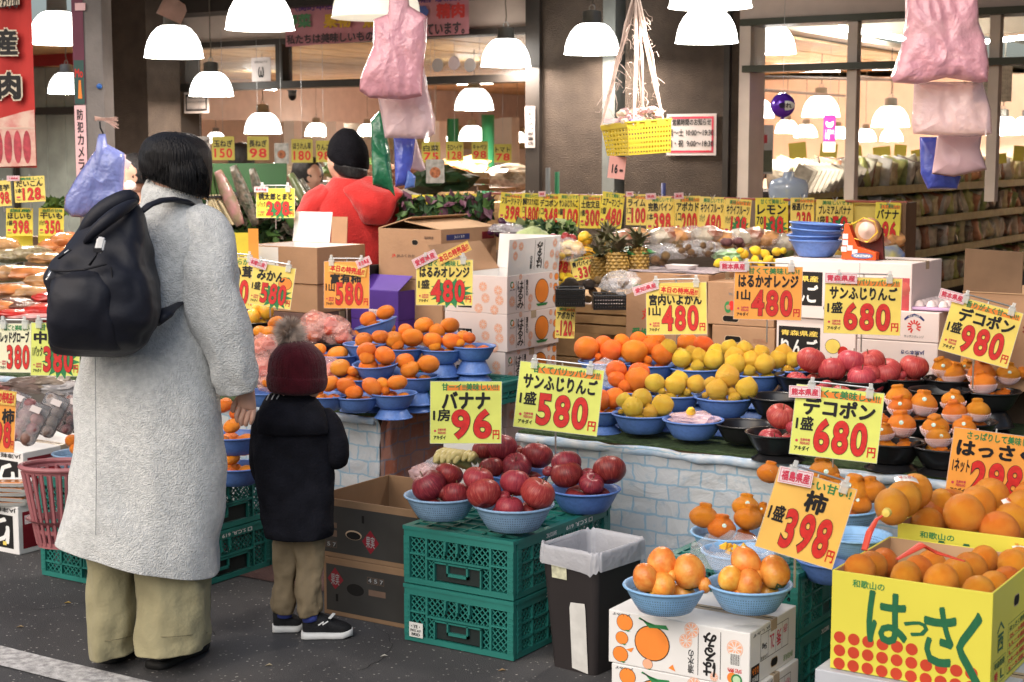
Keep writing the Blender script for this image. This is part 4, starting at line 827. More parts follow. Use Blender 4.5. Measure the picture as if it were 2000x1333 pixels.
# fruit on the apple crates
S6 = (780, 820, 2.666)
def pz(b, kind, what, items, S, **k): pile(b, kind, what, items, S[0], S[1], S[2], **k)
b = bowl('grey blue bowl of apples at the left end of the teal crates', 863, 967, 64, .235, PBLUE, d=4.98)
pz(b, 'apple', 'left apple bowl on the teal crate', [(155, 345, 82), (258, 285, 70), (295, 388, 68), (225, 375, 40)], S6)
b = bowl('pale grey blue bowl of apples at the front corner of the teal crates', 1003, 985, 79, .25, PBLUE, d=4.90)
pz(b, 'applel', 'front apple bowl on the crate corner', [(410, 308, 70), (440, 385, 84), (605, 330, 75), (720, 382, 84), (545, 400, 32), (573, 458, 68)], S6)
b = bowl('blue bowl of apples at the back of the teal crates below the green card', 1012, 924, 58, .225, BLUEB, d=5.35)
pz(b, 'apple', 'rear apple bowl on the teal crate', [(445, 155, 58), (530, 152, 78), (480, 250, 60), (610, 245, 72), (612, 165, 36), (718, 187, 76)], S6)
b = bowl('bright blue bowl of apples at the right end of the teal crates', 1142, 955, 68, .235, BLUEB, d=5.22)
pz(b, 'apple', 'right apple bowl on the teal crate', [(870, 228, 75), (870, 285, 76), (980, 290, 40), (1000, 335, 60), (1093, 262, 78), (775, 270, 28)], S6)
S8 = (1180, 933, 3.332)
b = bowl('light blue mesh basket of persimmons at the left on the white carton', 1300, 1143, 81, .225, LBLUE, d=4.24)
pz(b, 'kaki', 'left persimmon basket on the white carton', [(268, 650, 90), (375, 555, 97), (382, 700, 80), (435, 640, 40), (552, 610, 105), (655, 700, 45)], S8, noun='persimmon')
b = bowl('light blue mesh basket of persimmons at the right on the white carton', 1464, 1140, 81, .225, LBLUE, d=4.20)
pz(b, 'kaki', 'right persimmon basket on the white carton', [(820, 655, 75), (920, 550, 100), (940, 690, 88), (1000, 640, 35), (1108, 612, 100)], S8, noun='persimmon')
b = bowl('blue mesh basket of dekopon on the teal crates behind the persimmons', 1425, 1040, 76, .23, LBLUE, d=4.72)
pz(b, 'dek', 'dekopon basket on the teal crates', [(650, 255, 92), (765, 330, 88), (920, 190, 85), (938, 265, 95), (1035, 215, 50)], S8, seal=.8)
b = bowl('blue basket lined with thin film holding orange tasting pieces', 1442, 1076, 70, .21, LBLUE, d=4.52); SB = b
b = bowl('blue basket of dekopon half hidden behind the amber persimmon card', 1640, 990, 78, .24, LBLUE, d=4.75)
pile(b, 'dek', 'dekopon basket behind the amber card', [(1503, 925, 24), (1608, 925, 30), (1665, 960, 32), (1632, 950, 24), (1700, 960, 29), (1680, 985, 22), (1595, 960, 26)], seal=.7)
b = bowl('empty pale blue mesh basket between the amber card and the yellow boxes', 1672, 1045, 50, .20, LBLUE, d=4.45)
b = bowl('deep blue bowl under the empty mesh basket right of the amber card', 1625, 1093, 60, .2, BLUEB, d=4.5)
S7 = (1050, 600, 3.332); T0 = TZ
b1 = bowl('blue bowl of oranges at the left end of the raised back row', 1183, 706, 44, .21, BLUEB, d=6.12, stand=T0)
pz(b1, 'iyo', 'left orange bowl in the back row', [(318, 268, 78), (428, 245, 60), (478, 285, 76), (548, 225, 50), (395, 325, 25)], S7)
b2 = bowl('blue bowl of oranges second from the left in the back row', 1269, 711, 46, .21, BLUEB, d=6.1, stand=T0)
pz(b2, 'iyo', 'second orange bowl of the back row', [(630, 292, 84), (655, 215, 55), (735, 255, 60), (768, 215, 62), (812, 310, 75), (718, 345, 30)], S7)
b3 = bowl('blue bowl of yellow citrus left of centre in the back row', 1361, 719, 48, .21, BLUEB, d=6.05, stand=T0)
pz(b3, 'haruka', 'left yellow citrus bowl of the back row', [(940, 333, 63), (1000, 300, 50), (1045, 320, 55), (1145, 340, 72), (1165, 292, 60), (1038, 388, 45), (850, 262, 58)], S7)
fruit('iyo', D(1342, 672, b3['d']+.12), .043, 'orange behind the yellow citrus in the back row, left one', 'fruit in the back row'); fruit('iyo', D(1373, 677, b3['d']+.1), .043, 'orange behind the yellow citrus in the back row, right one', 'fruit in the back row')
b4 = bowl('blue bowl of yellow citrus right of centre in the back row', 1478, 730, 45, .205, BLUEB, d=5.95, stand=T0)
pz(b4, 'haruka', 'right yellow citrus bowl of the back row', [(1250, 265, 55), (1345, 280, 58), (1280, 322, 62), (1288, 368, 66), (1385, 345, 58), (1455, 300, 55), (1475, 372, 70), (1380, 415, 38)], S7)
b5 = bowl('blue bowl of yellow citrus at the right end beside the first black bowl', 1550, 721, 40, .2, BLUEB, d=6.02, stand=T0)
pz(b5, 'haruka', 'end yellow citrus bowl of the back row', [(1560, 345, 60), (1600, 300, 60), (1625, 410, 32), (1660, 345, 55), (1700, 330, 40)], S7)
b6 = bowl('blue bowl of oranges in the middle row partly behind the green card', 1232, 762, 50, .2, BLUEB, d=5.82, stand=T0)
pz(b6, 'iyo', 'middle row orange bowl', [(512, 415, 68), (515, 470, 60), (660, 428, 68), (650, 474, 85), (570, 515, 45)], S7)
b7 = bowl('blue bowl of yellow citrus left of centre in the middle row', 1317, 770, 50, .2, BLUEB, d=5.76, stand=T0)
pz(b7, 'haruka', 'left middle row citrus bowl', [(765, 495, 65), (920, 470, 58), (898, 505, 68), (1032, 502, 64), (810, 550, 24), (975, 555, 24)], S7)
b8 = bowl('blue bowl of yellow citrus at the right of the middle row', 1415, 776, 56, .215, BLUEB, d=5.68, stand=T0)
pz(b8, 'haruka', 'right middle row citrus bowl', [(1235, 455, 75), (1168, 540, 73), (1130, 500, 48), (1362, 530, 73), (1280, 592, 42), (1262, 555, 32), (1090, 575, 22)], S7)
b9 = bowl('dark blue bowl of oranges in the front row mostly behind the green card', 1176, 800, 38, .17, BLUEB, d=5.7, stand=T0)
pz(b9, 'iyo', 'front row orange bowl', [(405, 607, 72), (498, 592, 68)], S7)
b10 = bowl('blue bowl of yellow citrus in the front row of the main table', 1255, 808, 60, .215, BLUEB, d=5.6)
pz(b10, 'haruka', 'front row citrus bowl', [(565, 610, 54), (680, 590, 66), (620, 652, 70), (812, 637, 73), (735, 688, 48), (720, 650, 26), (540, 682, 18)], S7)
b11 = bowl('blue bowl with a film bag and a citrus wedge on the main table', 1354, 820, 59, .21, BLUEB, d=5.48)
b12 = bowl('empty black bowl at the front edge of the main table', 1455, 828, 57, .205, BLKB, d=5.42)
for (px, py, hw, ds) in ((1520, 775, 5.62, 'empty black bowl behind the front black bowl'), (1570, 733, 5.85, 'black bowl at the left of the apple rows'), (1520, 845, 5.2, 'black bowl with one apple left of the tall green dekopon card'), (1682, 742, 5.8, 'black bowl of apples in the centre of the apple rows'),
                         (1760, 737, 5.82, 'black bowl of apples right of centre'), (1835, 762, 5.6, 'empty black bowl right of the apples'), (1620, 800, 5.4, 'black bowl behind the tall green dekopon card')):
 bowl(ds, px, py, 50, .215, BLKB, d=hw, stand=T0)
BD = {x['desc']: x for x in BOWLS}
S9 = (1500, 650, 3.332)
pz(BD['black bowl at the left of the apple rows'], 'applep', 'black bowl at the left of the apple rows', [(282, 180, 88), (418, 242, 84), (620, 110, 5)][:2], S9)
pz(BD['black bowl of apples in the centre of the apple rows'], 'applep', 'central black apple bowl', [(545, 188, 85), (668, 188, 88), (610, 292, 88), (675, 268, 60), (690, 350, 62), (622, 365, 80)], S9)
pz(BD['black bowl of apples right of centre'], 'applep', 'right-hand black apple bowl', [(773, 250, 87), (950, 222, 90), (865, 275, 35)], S9)
pz(BD['black bowl behind the tall green dekopon card'], 'applep', 'black bowl behind the green dekopon card', [(375, 345, 40), (330, 400, 60), (480, 395, 60)], S9)
pz(BD['black bowl with one apple left of the tall green dekopon card'], 'applep', 'black bowl beside the green dekopon card', [(84, 545, 82), (170, 620, 50)], S9)
FOAM = mat('pink_foam_net', (.90, .68, .70), .6, .1, 40, .4, 60)
def foam_net(p, r, lab):
 mb = MB(); n = 26
 for k in range(7):
  t0 = .25+k*.19; 
  pts = []
  for i in range(n*2+1):
   a = math.pi*i/n; t = t0+.075*(1 if i % 2 else -1); pts.append((1.07*r*math.sin(t)*math.cos(a), 1.07*r*math.sin(t)*math.sin(a), -1.0*r*.9*math.cos(t)))
  mb.tube(pts, r*.035, 5, cap=False)
 o = mb.build('foam_net', FOAM, None, p, smooth=True); tag(o, lab, 'foam net', 'pink foam nets cupping the dekopon'); o.rotation_euler = (random.uniform(-.1, .1), random.uniform(-.15, .15), 0)
 return o
DN = {}
for (px, py, hw, ds, items) in (
 (1860, 740, 5.75, 'back row black bowl of netted dekopon under the 980 card', [(1140, 230, 70), (1210, 265, 75), (1290, 225, 50)]),
 (1935, 764, 5.6, 'back row black bowl of netted dekopon below the 980 card', [(1390, 270, 85), (1400, 330, 80), (1560, 270, 74), (1650, 270, 45)]),
 (1775, 812, 5.35, 'middle row black bowl of netted dekopon right of the green card', [(850, 420, 85), (860, 480, 75), (1012, 465, 85)]),
 (1885, 823, 5.3, 'middle row black bowl of netted dekopon behind the acrylic post', [(1205, 445, 75), (1215, 520, 75), (1365, 510, 76)]),
 (1742, 862, 5.05, 'front row black bowl of netted dekopon touching the green card', [(745, 570, 45), (865, 600, 88), (755, 650, 62)]),
 (1846, 872, 4.98, 'front row black bowl of netted dekopon left of the orange card', [(1090, 620, 88), (1110, 680, 78), (1280, 620, 78)])):
 DN[ds] = ds.split(' black')[0]+' dekopon bowl'+{1860: ', left one', 1935: ', right one', 1775: ' nearer the green card', 1885: ' by the post', 1742: ' touching the card', 1846: ' by the orange card'}[px]
 b = bowl(ds, px, py, 50, .21, BLKB, d=hw, stand=T0); k0 = len(bpy.data.objects)
 pz(b, 'dek', DN[ds], items, S9, seal=.55)
 for (x, y, r) in items:
  if r < 50: continue
  X, Yp, rp = 1500+x/3.332, 650+y/3.332, r/3.332; k = max(0, min(1, (b['py']-.35*rp-Yp)/b['hw'])); d = b['d']-.22*b['dia']+.42*b['dia']*k
  foam_net(D(X, Yp, d), rp*d/FPX*1.04, 'pink foam net in the '+DN[ds])
S4 = (420, 600, 3.332); MZ = TZ
for (ds, px, py, hw, tilt, kind, items, st) in (
 ('tilted blue bowl of mandarins at the top of the mandarin heap', 741, 630, 39, (rad(8), rad(-14), 0), 'mikan', [(995, 78, 52), (1110, 35, 58), (1015, 105, 42)], True),
 ('blue mandarin bowl at the left of the upper row', 714, 672, 35, None, 'mikan', [(968, 215, 55), (1078, 195, 58)], True),
 ('blue mandarin bowl in the centre of the upper row', 786, 680, 40, None, 'mikan', [(1165, 212, 62), (1285, 200, 72), (1240, 152, 45), (1190, 250, 42)], True),
 ('blue mandarin bowl on the teal slab, near the white cartons', 863, 682, 43, None, 'mikan', [(1415, 218, 62), (1538, 222, 62), (1430, 255, 42)], True),
 ('blue mandarin bowl at the far right against the white cartons', 925, 676, 32, None, 'mikan', [(1612, 190, 42), (1650, 200, 45), (1590, 235, 35)], True),
 ('blue mandarin bowl at the back behind the upper row', 862, 653, 34, None, 'mikan', [(1360, 118, 65), (1445, 158, 52), (1528, 120, 60), (1450, 130, 28)], True),
 ('small blue mandarin bowl in the middle of the heap', 735, 710, 44, (rad(6), 0, 0), 'mikan', [(985, 285, 62), (1105, 315, 65), (990, 335, 52)], True),
 ('blue mandarin bowl in the right middle of the heap', 812, 735, 41, None, 'mikan', [(1235, 352, 62), (1268, 405, 60), (1390, 372, 68), (1320, 385, 36)], True),
 ('blue mandarin bowl left of the heap by the maroon cap', 660, 693, 28, None, 'mikan', [(675, 278, 48), (798, 308, 65), (720, 335, 34)], True),
 ('blue mandarin bowl at the left middle of the heap', 699, 733, 42, (rad(5), rad(5), 0), 'mikan', [(815, 395, 65), (895, 418, 42), (995, 385, 60)], True),
 ('blue mandarin bowl at the front of the mandarin table', 697, 774, 46, None, 'mikan', [(855, 515, 65), (1025, 520, 70), (905, 555, 60)], False),
 ('blue mandarin bowl at the front left beside the child shoulder', 634, 772, 40, None, 'mikan', [(748, 500, 62), (680, 548, 26)], False),
 ('blue mandarin bowl at the right front near the table corner', 768, 768, 40, None, 'mikan', [(1185, 492, 65), (1095, 500, 46), (1110, 545, 28)], True),
 ('blue mandarin bowl beyond the child cap', 520, 765, 30, None, 'mikan', [(345, 495, 40), (375, 535, 28)], False)):
 b = bowl(ds, px, py, hw, .18, BLUEB, d=(6.02 if py > 765 else 6.18 if py > 705 else 6.34 if py > 665 else 6.5), tilt=tilt, stand=(MZ if st and px < 840 else (.643 if st else None)))
 pz(b, kind, ds.replace('blue mandarin bowl', 'mandarin bowl'), items, S4)
for (ds, px, py, hw, items) in (('blue mandarin bowl stacked above another behind the woman hand', 455, 850, 38, [(60, 640, 56), (145, 690, 52), (110, 775, 55)]),
        ('blue mandarin bowl on the teal crate below the woman hand', 462, 910, 40, [(80, 915, 35), (188, 915, 62), (110, 985, 52), (228, 850, 30)])):
 b = bowl(ds, px, py, hw+3, .215, BLUEB, d=5.75, stand=(.376 if py > 900 else .46)); pz(b, 'mikan', ds.replace('blue mandarin bowl', 'mandarin bowl'), items, S4)
b = bowl('blue bowl of mandarins peeping out left of the grey coat', 152, 885, 28, .19, PBLUE, d=6.0, stand=.376)
pile(b, 'mikan', 'mandarin bowl left of the coat', [(143, 862, 16), (150, 878, 14), (160, 858, 16)])
b = bowl('black bowl of amber fruit behind the woman sleeve', 492, 628, 42, .22, BLKB, d=7.0, stand=.6)
pile(b, 'mango', 'black bowl behind the sleeve', [(494, 620, 17), (520, 608, 18), (476, 622, 12), (500, 606, 15)])
b = bowl('lower black bowl of amber fruit beside the fur pompom', 520, 655, 40, .22, BLKB, d=6.7, stand=.6)
pile(b, 'mikan', 'lower black bowl beside the pompom', [(540, 632, 17), (524, 650, 15), (508, 648, 14)])
NETR = mat('red_net', (.6, .06, .03), .5, .1)
def net_row(x0, y0, r0, x1, y1, r1, d0, lab, n=3, badge=False):
 o = empty('hassaku_net', D(x0, y0, d0), 0, lab, 'netted fruit', 'netted hassaku oranges')
 R0 = r0*d0/FPX; k0 = ('orange', 'hassaku_peel')
 if k0 not in FR: FR[k0] = fruit_mesh('orange'); FR[k0].materials.append(HAS)
 d1 = R0*FPX/r1*1.0
 a = D(x0, y0, d0); c = D(x1, y1, max(d0+.06, min(d0+(n-1)*R0*1.9, d1))); 
 for i in range(n):
  q = a.lerp(c, i/(n-1)) if n > 1 else a
  l = link('hassaku', FR[k0], None, o, q-a, (random.uniform(1.2, 1.9), random.uniform(-.3, .3), random.uniform(0, 6)), (R0, R0, R0*.97))
 if badge:
  q = (c-a)*.6+Vector((0, 0, R0*.99)); pl = MB()
  for i in range(6):
   for j in range(4): pl.v.append(((i/5-.5)*R0*1.2, (j/3-.5)*R0*.75, -.9*R0*((i/5-.5)**2*.75)+.004))
  for i in range(5):
   for j in range(3): k = i*4+j; pl.f.append((k, k+4, k+5, k+1))
  bo = pl.build('badge', mat('badge_print', (.75, .75, .7), .3, .3, 16), o, q); bo.rotation_euler = (rad(12), 0, YAW)
  letter(bo, frame((-R0*.45, -R0*.2, .006), (1, 0, 0), (0, 1, 0)), (0, 0, R0*.9, R0*.38), 'はっさく', REDP, .03)
 return o
C = lambda x, y: (1550+x/3.333, 933+y/3.333)
for args in (
 ((430, 600), 31, (590, 555), 26, 3.85, 'three netted hassaku in the front yellow box, leftmost row', False),
 ((730, 650), 33, (895, 575), 25, 3.81, 'three netted hassaku in the front yellow box, second row from the left', False),
 ((960, 680), 37, (1150, 600), 28, 3.75, 'three netted hassaku in the front yellow box, centre row', False),
 ((1205, 745), 33, (1390, 680), 27, 3.69, 'three netted hassaku in the front yellow box, right row at the rim', False),
 ((1240, 540), 30, (1240, 540), 30, 3.98, 'single hassaku on top of the front yellow box', False),
 ((1430, 570), 32, (1520, 540), 30, 3.9, 'hassaku with a white badge at the right of the front yellow box', True),
 ((640, 190), 37, (790, 90), 33, 4.05, 'three netted hassaku hanging over the left rim of the rear box, with a badge', True),
 ((870, 310), 35, (960, 200), 30, 4.22, 'netted hassaku in the rear yellow box, low left row', False),
 ((1110, 240), 41, (1285, 130), 31, 4.12, 'three netted hassaku on top of the rear yellow box, centre', False),
 ((1340, 350), 40, (1500, 240), 34, 4.08, 'netted hassaku in the rear yellow box at the right', True),
 ((1490, 200), 36, (1560, 120), 30, 4.2, 'netted hassaku cut by the right edge of the picture', False),
 ((960, 150), 24, (1040, 150), 22, 4.3, 'netted hassaku at the back of the rear yellow box', False)):
 (a, ra, c_, rc, d, lab, bd) = args; A = C(*a); B = C(*c_); net_row(A[0], A[1], ra, B[0], B[1], rc, d, lab, n=1 if a == c_ else 3, badge=bd)
q = [D(1732, 1003, 3.92), D(1712, 1015, 3.9), D(1698, 1040, 3.86), D(1688, 1075, 3.84)]
tag(MB().tube([v-q[0] for v in q], [.003, .006, .009, .008], 8, flat=.5).build('net_tail', NETR, None, q[0]), 'twisted red net end hanging from the overhanging hassaku', 'net')
tag(MB().lathe([(0, .014), (.01, .012), (.012, 0), (.006, -.01)], 10, M=Matrix.Rotation(rad(90), 4, 'X')).build('net_clip', mat('yellow_clip', (.7, .55, .12), .35), None, D(1733, 1001, 3.90)), 'small yellow clip closing the red net of the overhanging hassaku', 'clip')
q = [D(1752, 1093, 3.72), D(1800, 1065, 3.76), D(1830, 1080, 3.76), D(1885, 1097, 3.72)]
tag(MB().tube([v-q[0] for v in q], [.006, .016, .010, .004], 8, flat=.35).build('net_tail', NETR, None, q[0]), 'red net end lying across the hassaku in the front yellow box', 'net')
FILM = film('clear_film', (.80, .80, .84), .25); PFILM = film('pinkish_film', (.9, .62, .62), .45)
def crumple(name, c, rx, ry, rz, m, lab, cat, seed=1, amp=.3, sub=3, group=None, rot=0):
 bm = bmesh.new(); bmesh.ops.create_icosphere(bm, subdivisions=sub, radius=1)
 for v in bm.verts:
  n_ = noise.noise(v.co*2.3+Vector((seed, 0, 0)))*amp+noise.noise(v.co*6+Vector((seed, 3, 0)))*amp*.45; v.co = Vector((v.co.x*rx, v.co.y*ry, v.co.z*rz))*(1+n_)
 me = bpy.data.meshes.new(name); bm.to_mesh(me); bm.free(); o = link(name, me, m, None, c, (0, 0, rot))
 if lab: tag(o, lab, cat, group)
 return o
rg = []; c = SB['c']; nn_ = 40
for (k, r, z) in ((0, .02, -.03), (1, .07, -.028), (2, .098, .0), (3, .112, .022), (4, .13, .012), (5, .14, -.025)):
 rg.append([((r*(1+.10*noise.noise(Vector((i*.5, k, 1)))))*math.cos(2*math.pi*i/nn_), (r*(1+.10*noise.noise(Vector((i*.5, k, 1)))))*math.sin(2*math.pi*i/nn_), z+.02*noise.noise(Vector((i*.4, k*.6, 7)))*(k > 1)) for i in range(nn_)])
tag(MB().rings(rg, cap=False).build('liner_film', FILM, None, c, smooth=True), 'clear film lining the basket of orange tasting pieces', 'film')
for i in range(16):
 a = random.uniform(0, 6.28); rr = random.uniform(0, .045)
 bm = MB(); s = .014; bm.add([(-s, -s, -s*.6), (s, -s*.9, -s*.6), (s*.2, s, -s*.6), (0, 0, s)], [(0, 1, 3), (1, 2, 3), (2, 0, 3), (0, 2, 1)])
 o = bm.build('orange_piece', MANG, None, c+Vector((rr*math.cos(a), rr*math.sin(a), -.005+.018*random.random())), bevel=.002); o.rotation_euler = (random.uniform(-.6, .6), random.uniform(-.6, .6), random.uniform(0, 6)); tag(o, 'cut orange tasting piece in the film lined basket', 'fruit piece', 'orange tasting pieces')
c = b11['c']; crumple('film_bag', c+Vector((0, 0, .006)), .082, .08, .022, PFILM, 'crumpled clear film filling the blue bowl on the main table', 'film', 4, .35)
wd = MB(); wd.lathe([(0, -.03), (.014, -.015), (.017, 0), (.014, .015), (0, .03)], 10).build('citrus_wedge', HAR, None, c+Vector((.005, -.03, .03)), smooth=True).rotation_euler = (1.0, .2, .4)
tag(bpy.data.objects[-1] if False else [o for o in COL.objects if o.name.startswith('citrus_wedge')][0], 'single citrus wedge standing in the film lined blue bowl', 'fruit piece')
crumple('film_bag', D(1185, 728, 5.95), .07, .06, .05, FILM, 'clear film bag in the bowl just right of the green card', 'film', 9, .3)
BAGR = film('film_over_red_fruit', (.85, .5, .45), .38); REDF = mat('red_persimmon', (.7, .10, .03), .35, .2, objvar=.2)
for i, (x, y, rx, rz) in enumerate(((640, 640, .075, .05), (600, 650, .06, .045), (662, 655, .055, .045), (615, 628, .05, .04), (516, 680, .05, .05), (512, 720, .05, .06), (524, 745, .045, .04), (650, 725, .04, .05))):
 q = D(x, y, 6.5 if x > 560 and y < 700 else 6.2); o = crumple('bagged_fruit', q, rx*1.25, rx, rz*1.1, BAGR, 'clear bag of red fruit ' + ['right of the pompom, largest', 'just behind the pompom', 'at the right end of the black tray', 'on top behind the pompom', 'between sleeve and cap, upper', 'between sleeve and cap, middle', 'between sleeve and cap, lowest', 'small one right of the cap'][i], 'bagged fruit', i*3, .28, group='clear bags of red fruit')
 me = FR.get('redf') or FR.setdefault('redf', fruit_mesh('orange')); 
 for k in range(4): link('fruit', me, REDF, o, (random.uniform(-.6, .6)*rx, random.uniform(-.4, .4)*rx, random.uniform(-.3, .4)*rz), None, (.03, .03, .027))
bowl('wide black tray bowl holding the bagged red fruit', 632, 668, 62, .26, BLKB, d=6.52, stand=.6)
# price cards
def clip(parent, loc, rot=None):
 MB().box(-.011, .011, -.006, .008, -.024, .008).box(-.006, .006, -.010, -.004, .004, .022).box(-.014, .014, -.003, .004, -.006, -.001).build('clip', CLEAR, parent, loc, bevel=.002).rotation_euler = rot or (0, 0, 0)
def starburst(o, Fm, cx, cy, rx, ry, m, n=14):
 pts = []
 for i in range(n*2):
  a = math.pi*i/n; k = 1 if i % 2 == 0 else .62; pts.append((cx+rx*k*math.cos(a), cy+ry*k*math.sin(a)))
 polys = [[(cx, cy), pts[i], pts[(i+1) % len(pts)]] for i in range(len(pts))]
 patch(o, Fm, polys, m, .0005)
CARDS = []
def card(cx, cy, w, h, rot, d, bg, name, unit, price, label, slogan=None, yen=True, sticker=None, band=None, post=0, rail=True, burst=False, sz='big', yaw=-4, stk_at=(.08, .98), logo=True, slog_band=None, fruitpic=False, name_fit=(.06, .60, .94, .84), tiltb=0):
 """cx,cy centre, w,h picture size; rot in-plane degrees (clockwise positive); d camera depth"""
 W, H = w*d/FPX/math.cos(rad(yaw)), h*d/FPX
 o = empty('price_card', D(cx, cy, d), 0, label, 'price card', 'price cards')
 o.rotation_euler = (Matrix.Rotation(YAW+rad(yaw), 4, 'Z') @ Matrix.Rotation(rad(90-5+tiltb), 4, 'X') @ Matrix.Rotation(rad(-rot), 4, 'Z')).to_euler()
 yaw_ = random.uniform(-4, 4); o.rotation_euler.z += rad(yaw_)
 Fm = Matrix.Translation((-W/2, -H/2, 0))
 n = 8; mb = MB()
 for i in range(n+1):
  x = (i/n-.5)*W
  mb.v += [(x, -H/2, -.0012), (x, H/2, -.0012), (x, -H/2, 0), (x, H/2, 0)]
 for i in range(n):
  k = i*4; mb.f += [(k+2, k+6, k+7, k+3), (k, k+1, k+5, k+4), (k, k+4, k+6, k+2), (k+1, k+3, k+7, k+5)]
 mb.f += [(0, 2, 3, 1), (n*4, n*4+1, n*4+3, n*4+2)]
 mb.build('sheet', bg, o)
 def B(x0, y0, x1, y1): return (x0*W, y0*H, x1*W, y1*H)
 if sz == 'big':
  patch(o, Fm, [rect(0, 0, W, .0016), rect(0, H-.0016, W, H), rect(0, .0016, .0016, H-.0016), rect(W-.0016, .0016, W, H-.0016)], CLEAR, .0005, 'sleeve_edge')
 if slogan:
  y0, y1 = (.86, .97)
  if slog_band: patch(o, Fm, rect(*B(.22, y0-.01, .97, y1-.035)), slog_band, .0004)
  letter(o, Fm, B(.2 if sticker else .16, y0-.01, .95, y1), slogan, GREENP, .03, z=.0010)
 if burst: starburst(o, Fm, .62*W, .27*H, .40*W, .34*H, GREENP)
 if fruitpic: orange_print(o, Fm, .80*W, .60*H, .15*W)
 letter(o, Fm, B(*name_fit), name, BLACK, .045 if sz == 'big' else .04, z=.0014)
 x0 = .26 if len(price) <= 3 else .2
 if len(price) <= 2: x0 = .30
 x1 = .86 if yen else .95
 if unit: letter(o, Fm, B(.04, .36, x0-.02, .56), unit, BLACK, .032, z=.0014)
 pb = B(x0, .07, x1, .56)
 letter(o, Fm, (pb[0]-.0012*W/.2, pb[1]-.0012*H/.2, pb[2]+.0012*W/.2, pb[3]+.0012*H/.2), price, OUTL, 0, .052, z=.0018); letter(o, Fm, pb, price, REDP, 0, .033, z=.0022)
 if yen: letter(o, Fm, B(.875, .07, .97, .22), '円', REDP, .03, z=.0014)
 if logo:
  letter(o, Fm, B(.05, .065, .22, .135), 'アキダイ', BLACK, .03, z=.0014)
  if sz == 'big':
   patch(o, Fm, disc(.07*W, .205*H, .016*W, 14), MAGENTA, .0010); letter(o, Fm, B(.11, .205, .22, .245), '生鮮市場', MAGENTA, .03, z=.0014); letter(o, Fm, B(.11, .155, .22, .195), 'FRESHLAND', MAGENTA, .03, z=.0014)
  else: patch(o, Fm, rect(*B(.06, .17, .18, .24)), MAGENTA, .0010)
 if rail:
  MB().tube([(-W*.36, H/2+.012, .003), (W*.36, H/2+.012, .003)], .0028, 8).build('rail', STEEL, o)
  for k in (-1, 1): clip(o, (k*W*.33, H/2+.004, .004), (rad(-90), 0, 0))
 if post:
  Mi = o.rotation_euler.to_matrix().inverted(); L = post*d/FPX; base = Vector((0, -H/2+.02, -.006)); dn = (Mi @ Vector((0, 0, -1)))
  MB().tube([Vector((0, H/2+.01, -.006)), base, base+dn*L], .003, 8).build('post', STEEL, o)
 if sticker:
  sx, sy, sw_, sh_, sr = sticker[1:]
  S = MB().box(-sw_*W/2, sw_*W/2, -sh_*H/2, sh_*H/2, 0, .0012).build('origin_sticker', PINKC, o, (sx*W-W/2, sy*H-H/2, .008)); S.rotation_euler = (0, 0, rad(sr))
  Fs = Matrix.Translation((-sw_*W/2, -sh_*H/2, .0012)); patch(S, Fs, ringpoly(.003, .003, sw_*W-.003, sh_*H-.003, .0012), MAGENTA, .0004); letter(S, Fs, (.007, .007, sw_*W-.007, sh_*H-.007), sticker[0], MAGENTA, .04, z=.0009)
 if band:
  sx, sy, sw_, sh_, sr = band[1:]
  S = MB().box(-sw_*W/2, sw_*W/2, -sh_*H/2, sh_*H/2, 0, .0012).build('offer_band', YE, o, (sx*W-W/2, sy*H-H/2, .005)); S.rotation_euler = (0, 0, rad(sr))
  Fs = Matrix.Translation((-sw_*W/2, -sh_*H/2, .0012)); patch(S, Fs, ringpoly(.002, .002, sw_*W-.002, sh_*H-.002, .0010), REDP, .0004); letter(S, Fs, (.006, .005, sw_*W-.006, sh_*H-.005), band[0], REDP, .05, z=.0009)
 CARDS.append(o); return o
V = 'スマイル'
card(910, 806, 140, 122, 1, 5.05, YG, 'バナナ', '1房', '96', 'yellow green banana price card of 96 yen leaning behind the apples', slogan='甘ーイ!!美味しい!!!', slog_band=ORP, rail=False, yaw=2, name_fit=(.16, .55, .84, .84))
card(1091, 779, 165, 130, 6, 5.25, YG, 'サンふじりんご', '1盛', '580', 'large yellow green apple card of 580 yen on a post between the apple bowls', slogan='甘くてパリッパリッ!!', slog_band=ORP, post=75)
card(1634, 828, 170, 138, 5.5, 4.72, YG, 'デコポン', '1盛', '680', 'large yellow green dekopon card of 680 yen before the black bowls', slogan='甘くて美味しい!!', slog_band=ORP, sticker=('熊本県産', .10, .90, .36, .17, 4), post=60, name_fit=(.10, .58, .92, .84))
card(1574, 1012, 158, 165, 17, 4.02, YO, '柿', '1盛', '398', 'tilted amber persimmon card of 398 yen on a post above the white carton', slogan='甘ーい甘い!', sticker=('福島県産', .22, .93, .42, .19, 6), post=75, name_fit=(.42, .57, .70, .84), logo=False)
card(1938, 912, 172, 135, 8, 4.5, OR, 'はっさく', '1ネット', '298', 'orange hassaku card of 298 yen behind the yellow boxes, cut by the right edge', slogan='さっぱりして美味しい', rail=False, post=60, yaw=0)
card(1915, 648, 138, 112, 15, 5.5, YE, 'デコポン', '1盛', '980', 'tilted yellow dekopon card of 980 yen at the upper right', slogan='香りがよく甘〜い!!', slog_band=ORP, sticker=('熊本県産', -.02, .96, .36, .18, 0), post=70, name_fit=(.14, .58, .94, .84))
card(1685, 598, 148, 112, 1.5, 5.75, YE, 'サンふじりんご', '1盛', '680', 'yellow apple card of 680 yen in front of the white apple cartons', slogan='甘くてパリッパリッ!!', slog_band=ORP, sticker=('青森県産', .20, .97, .42, .18, 0), post=45)
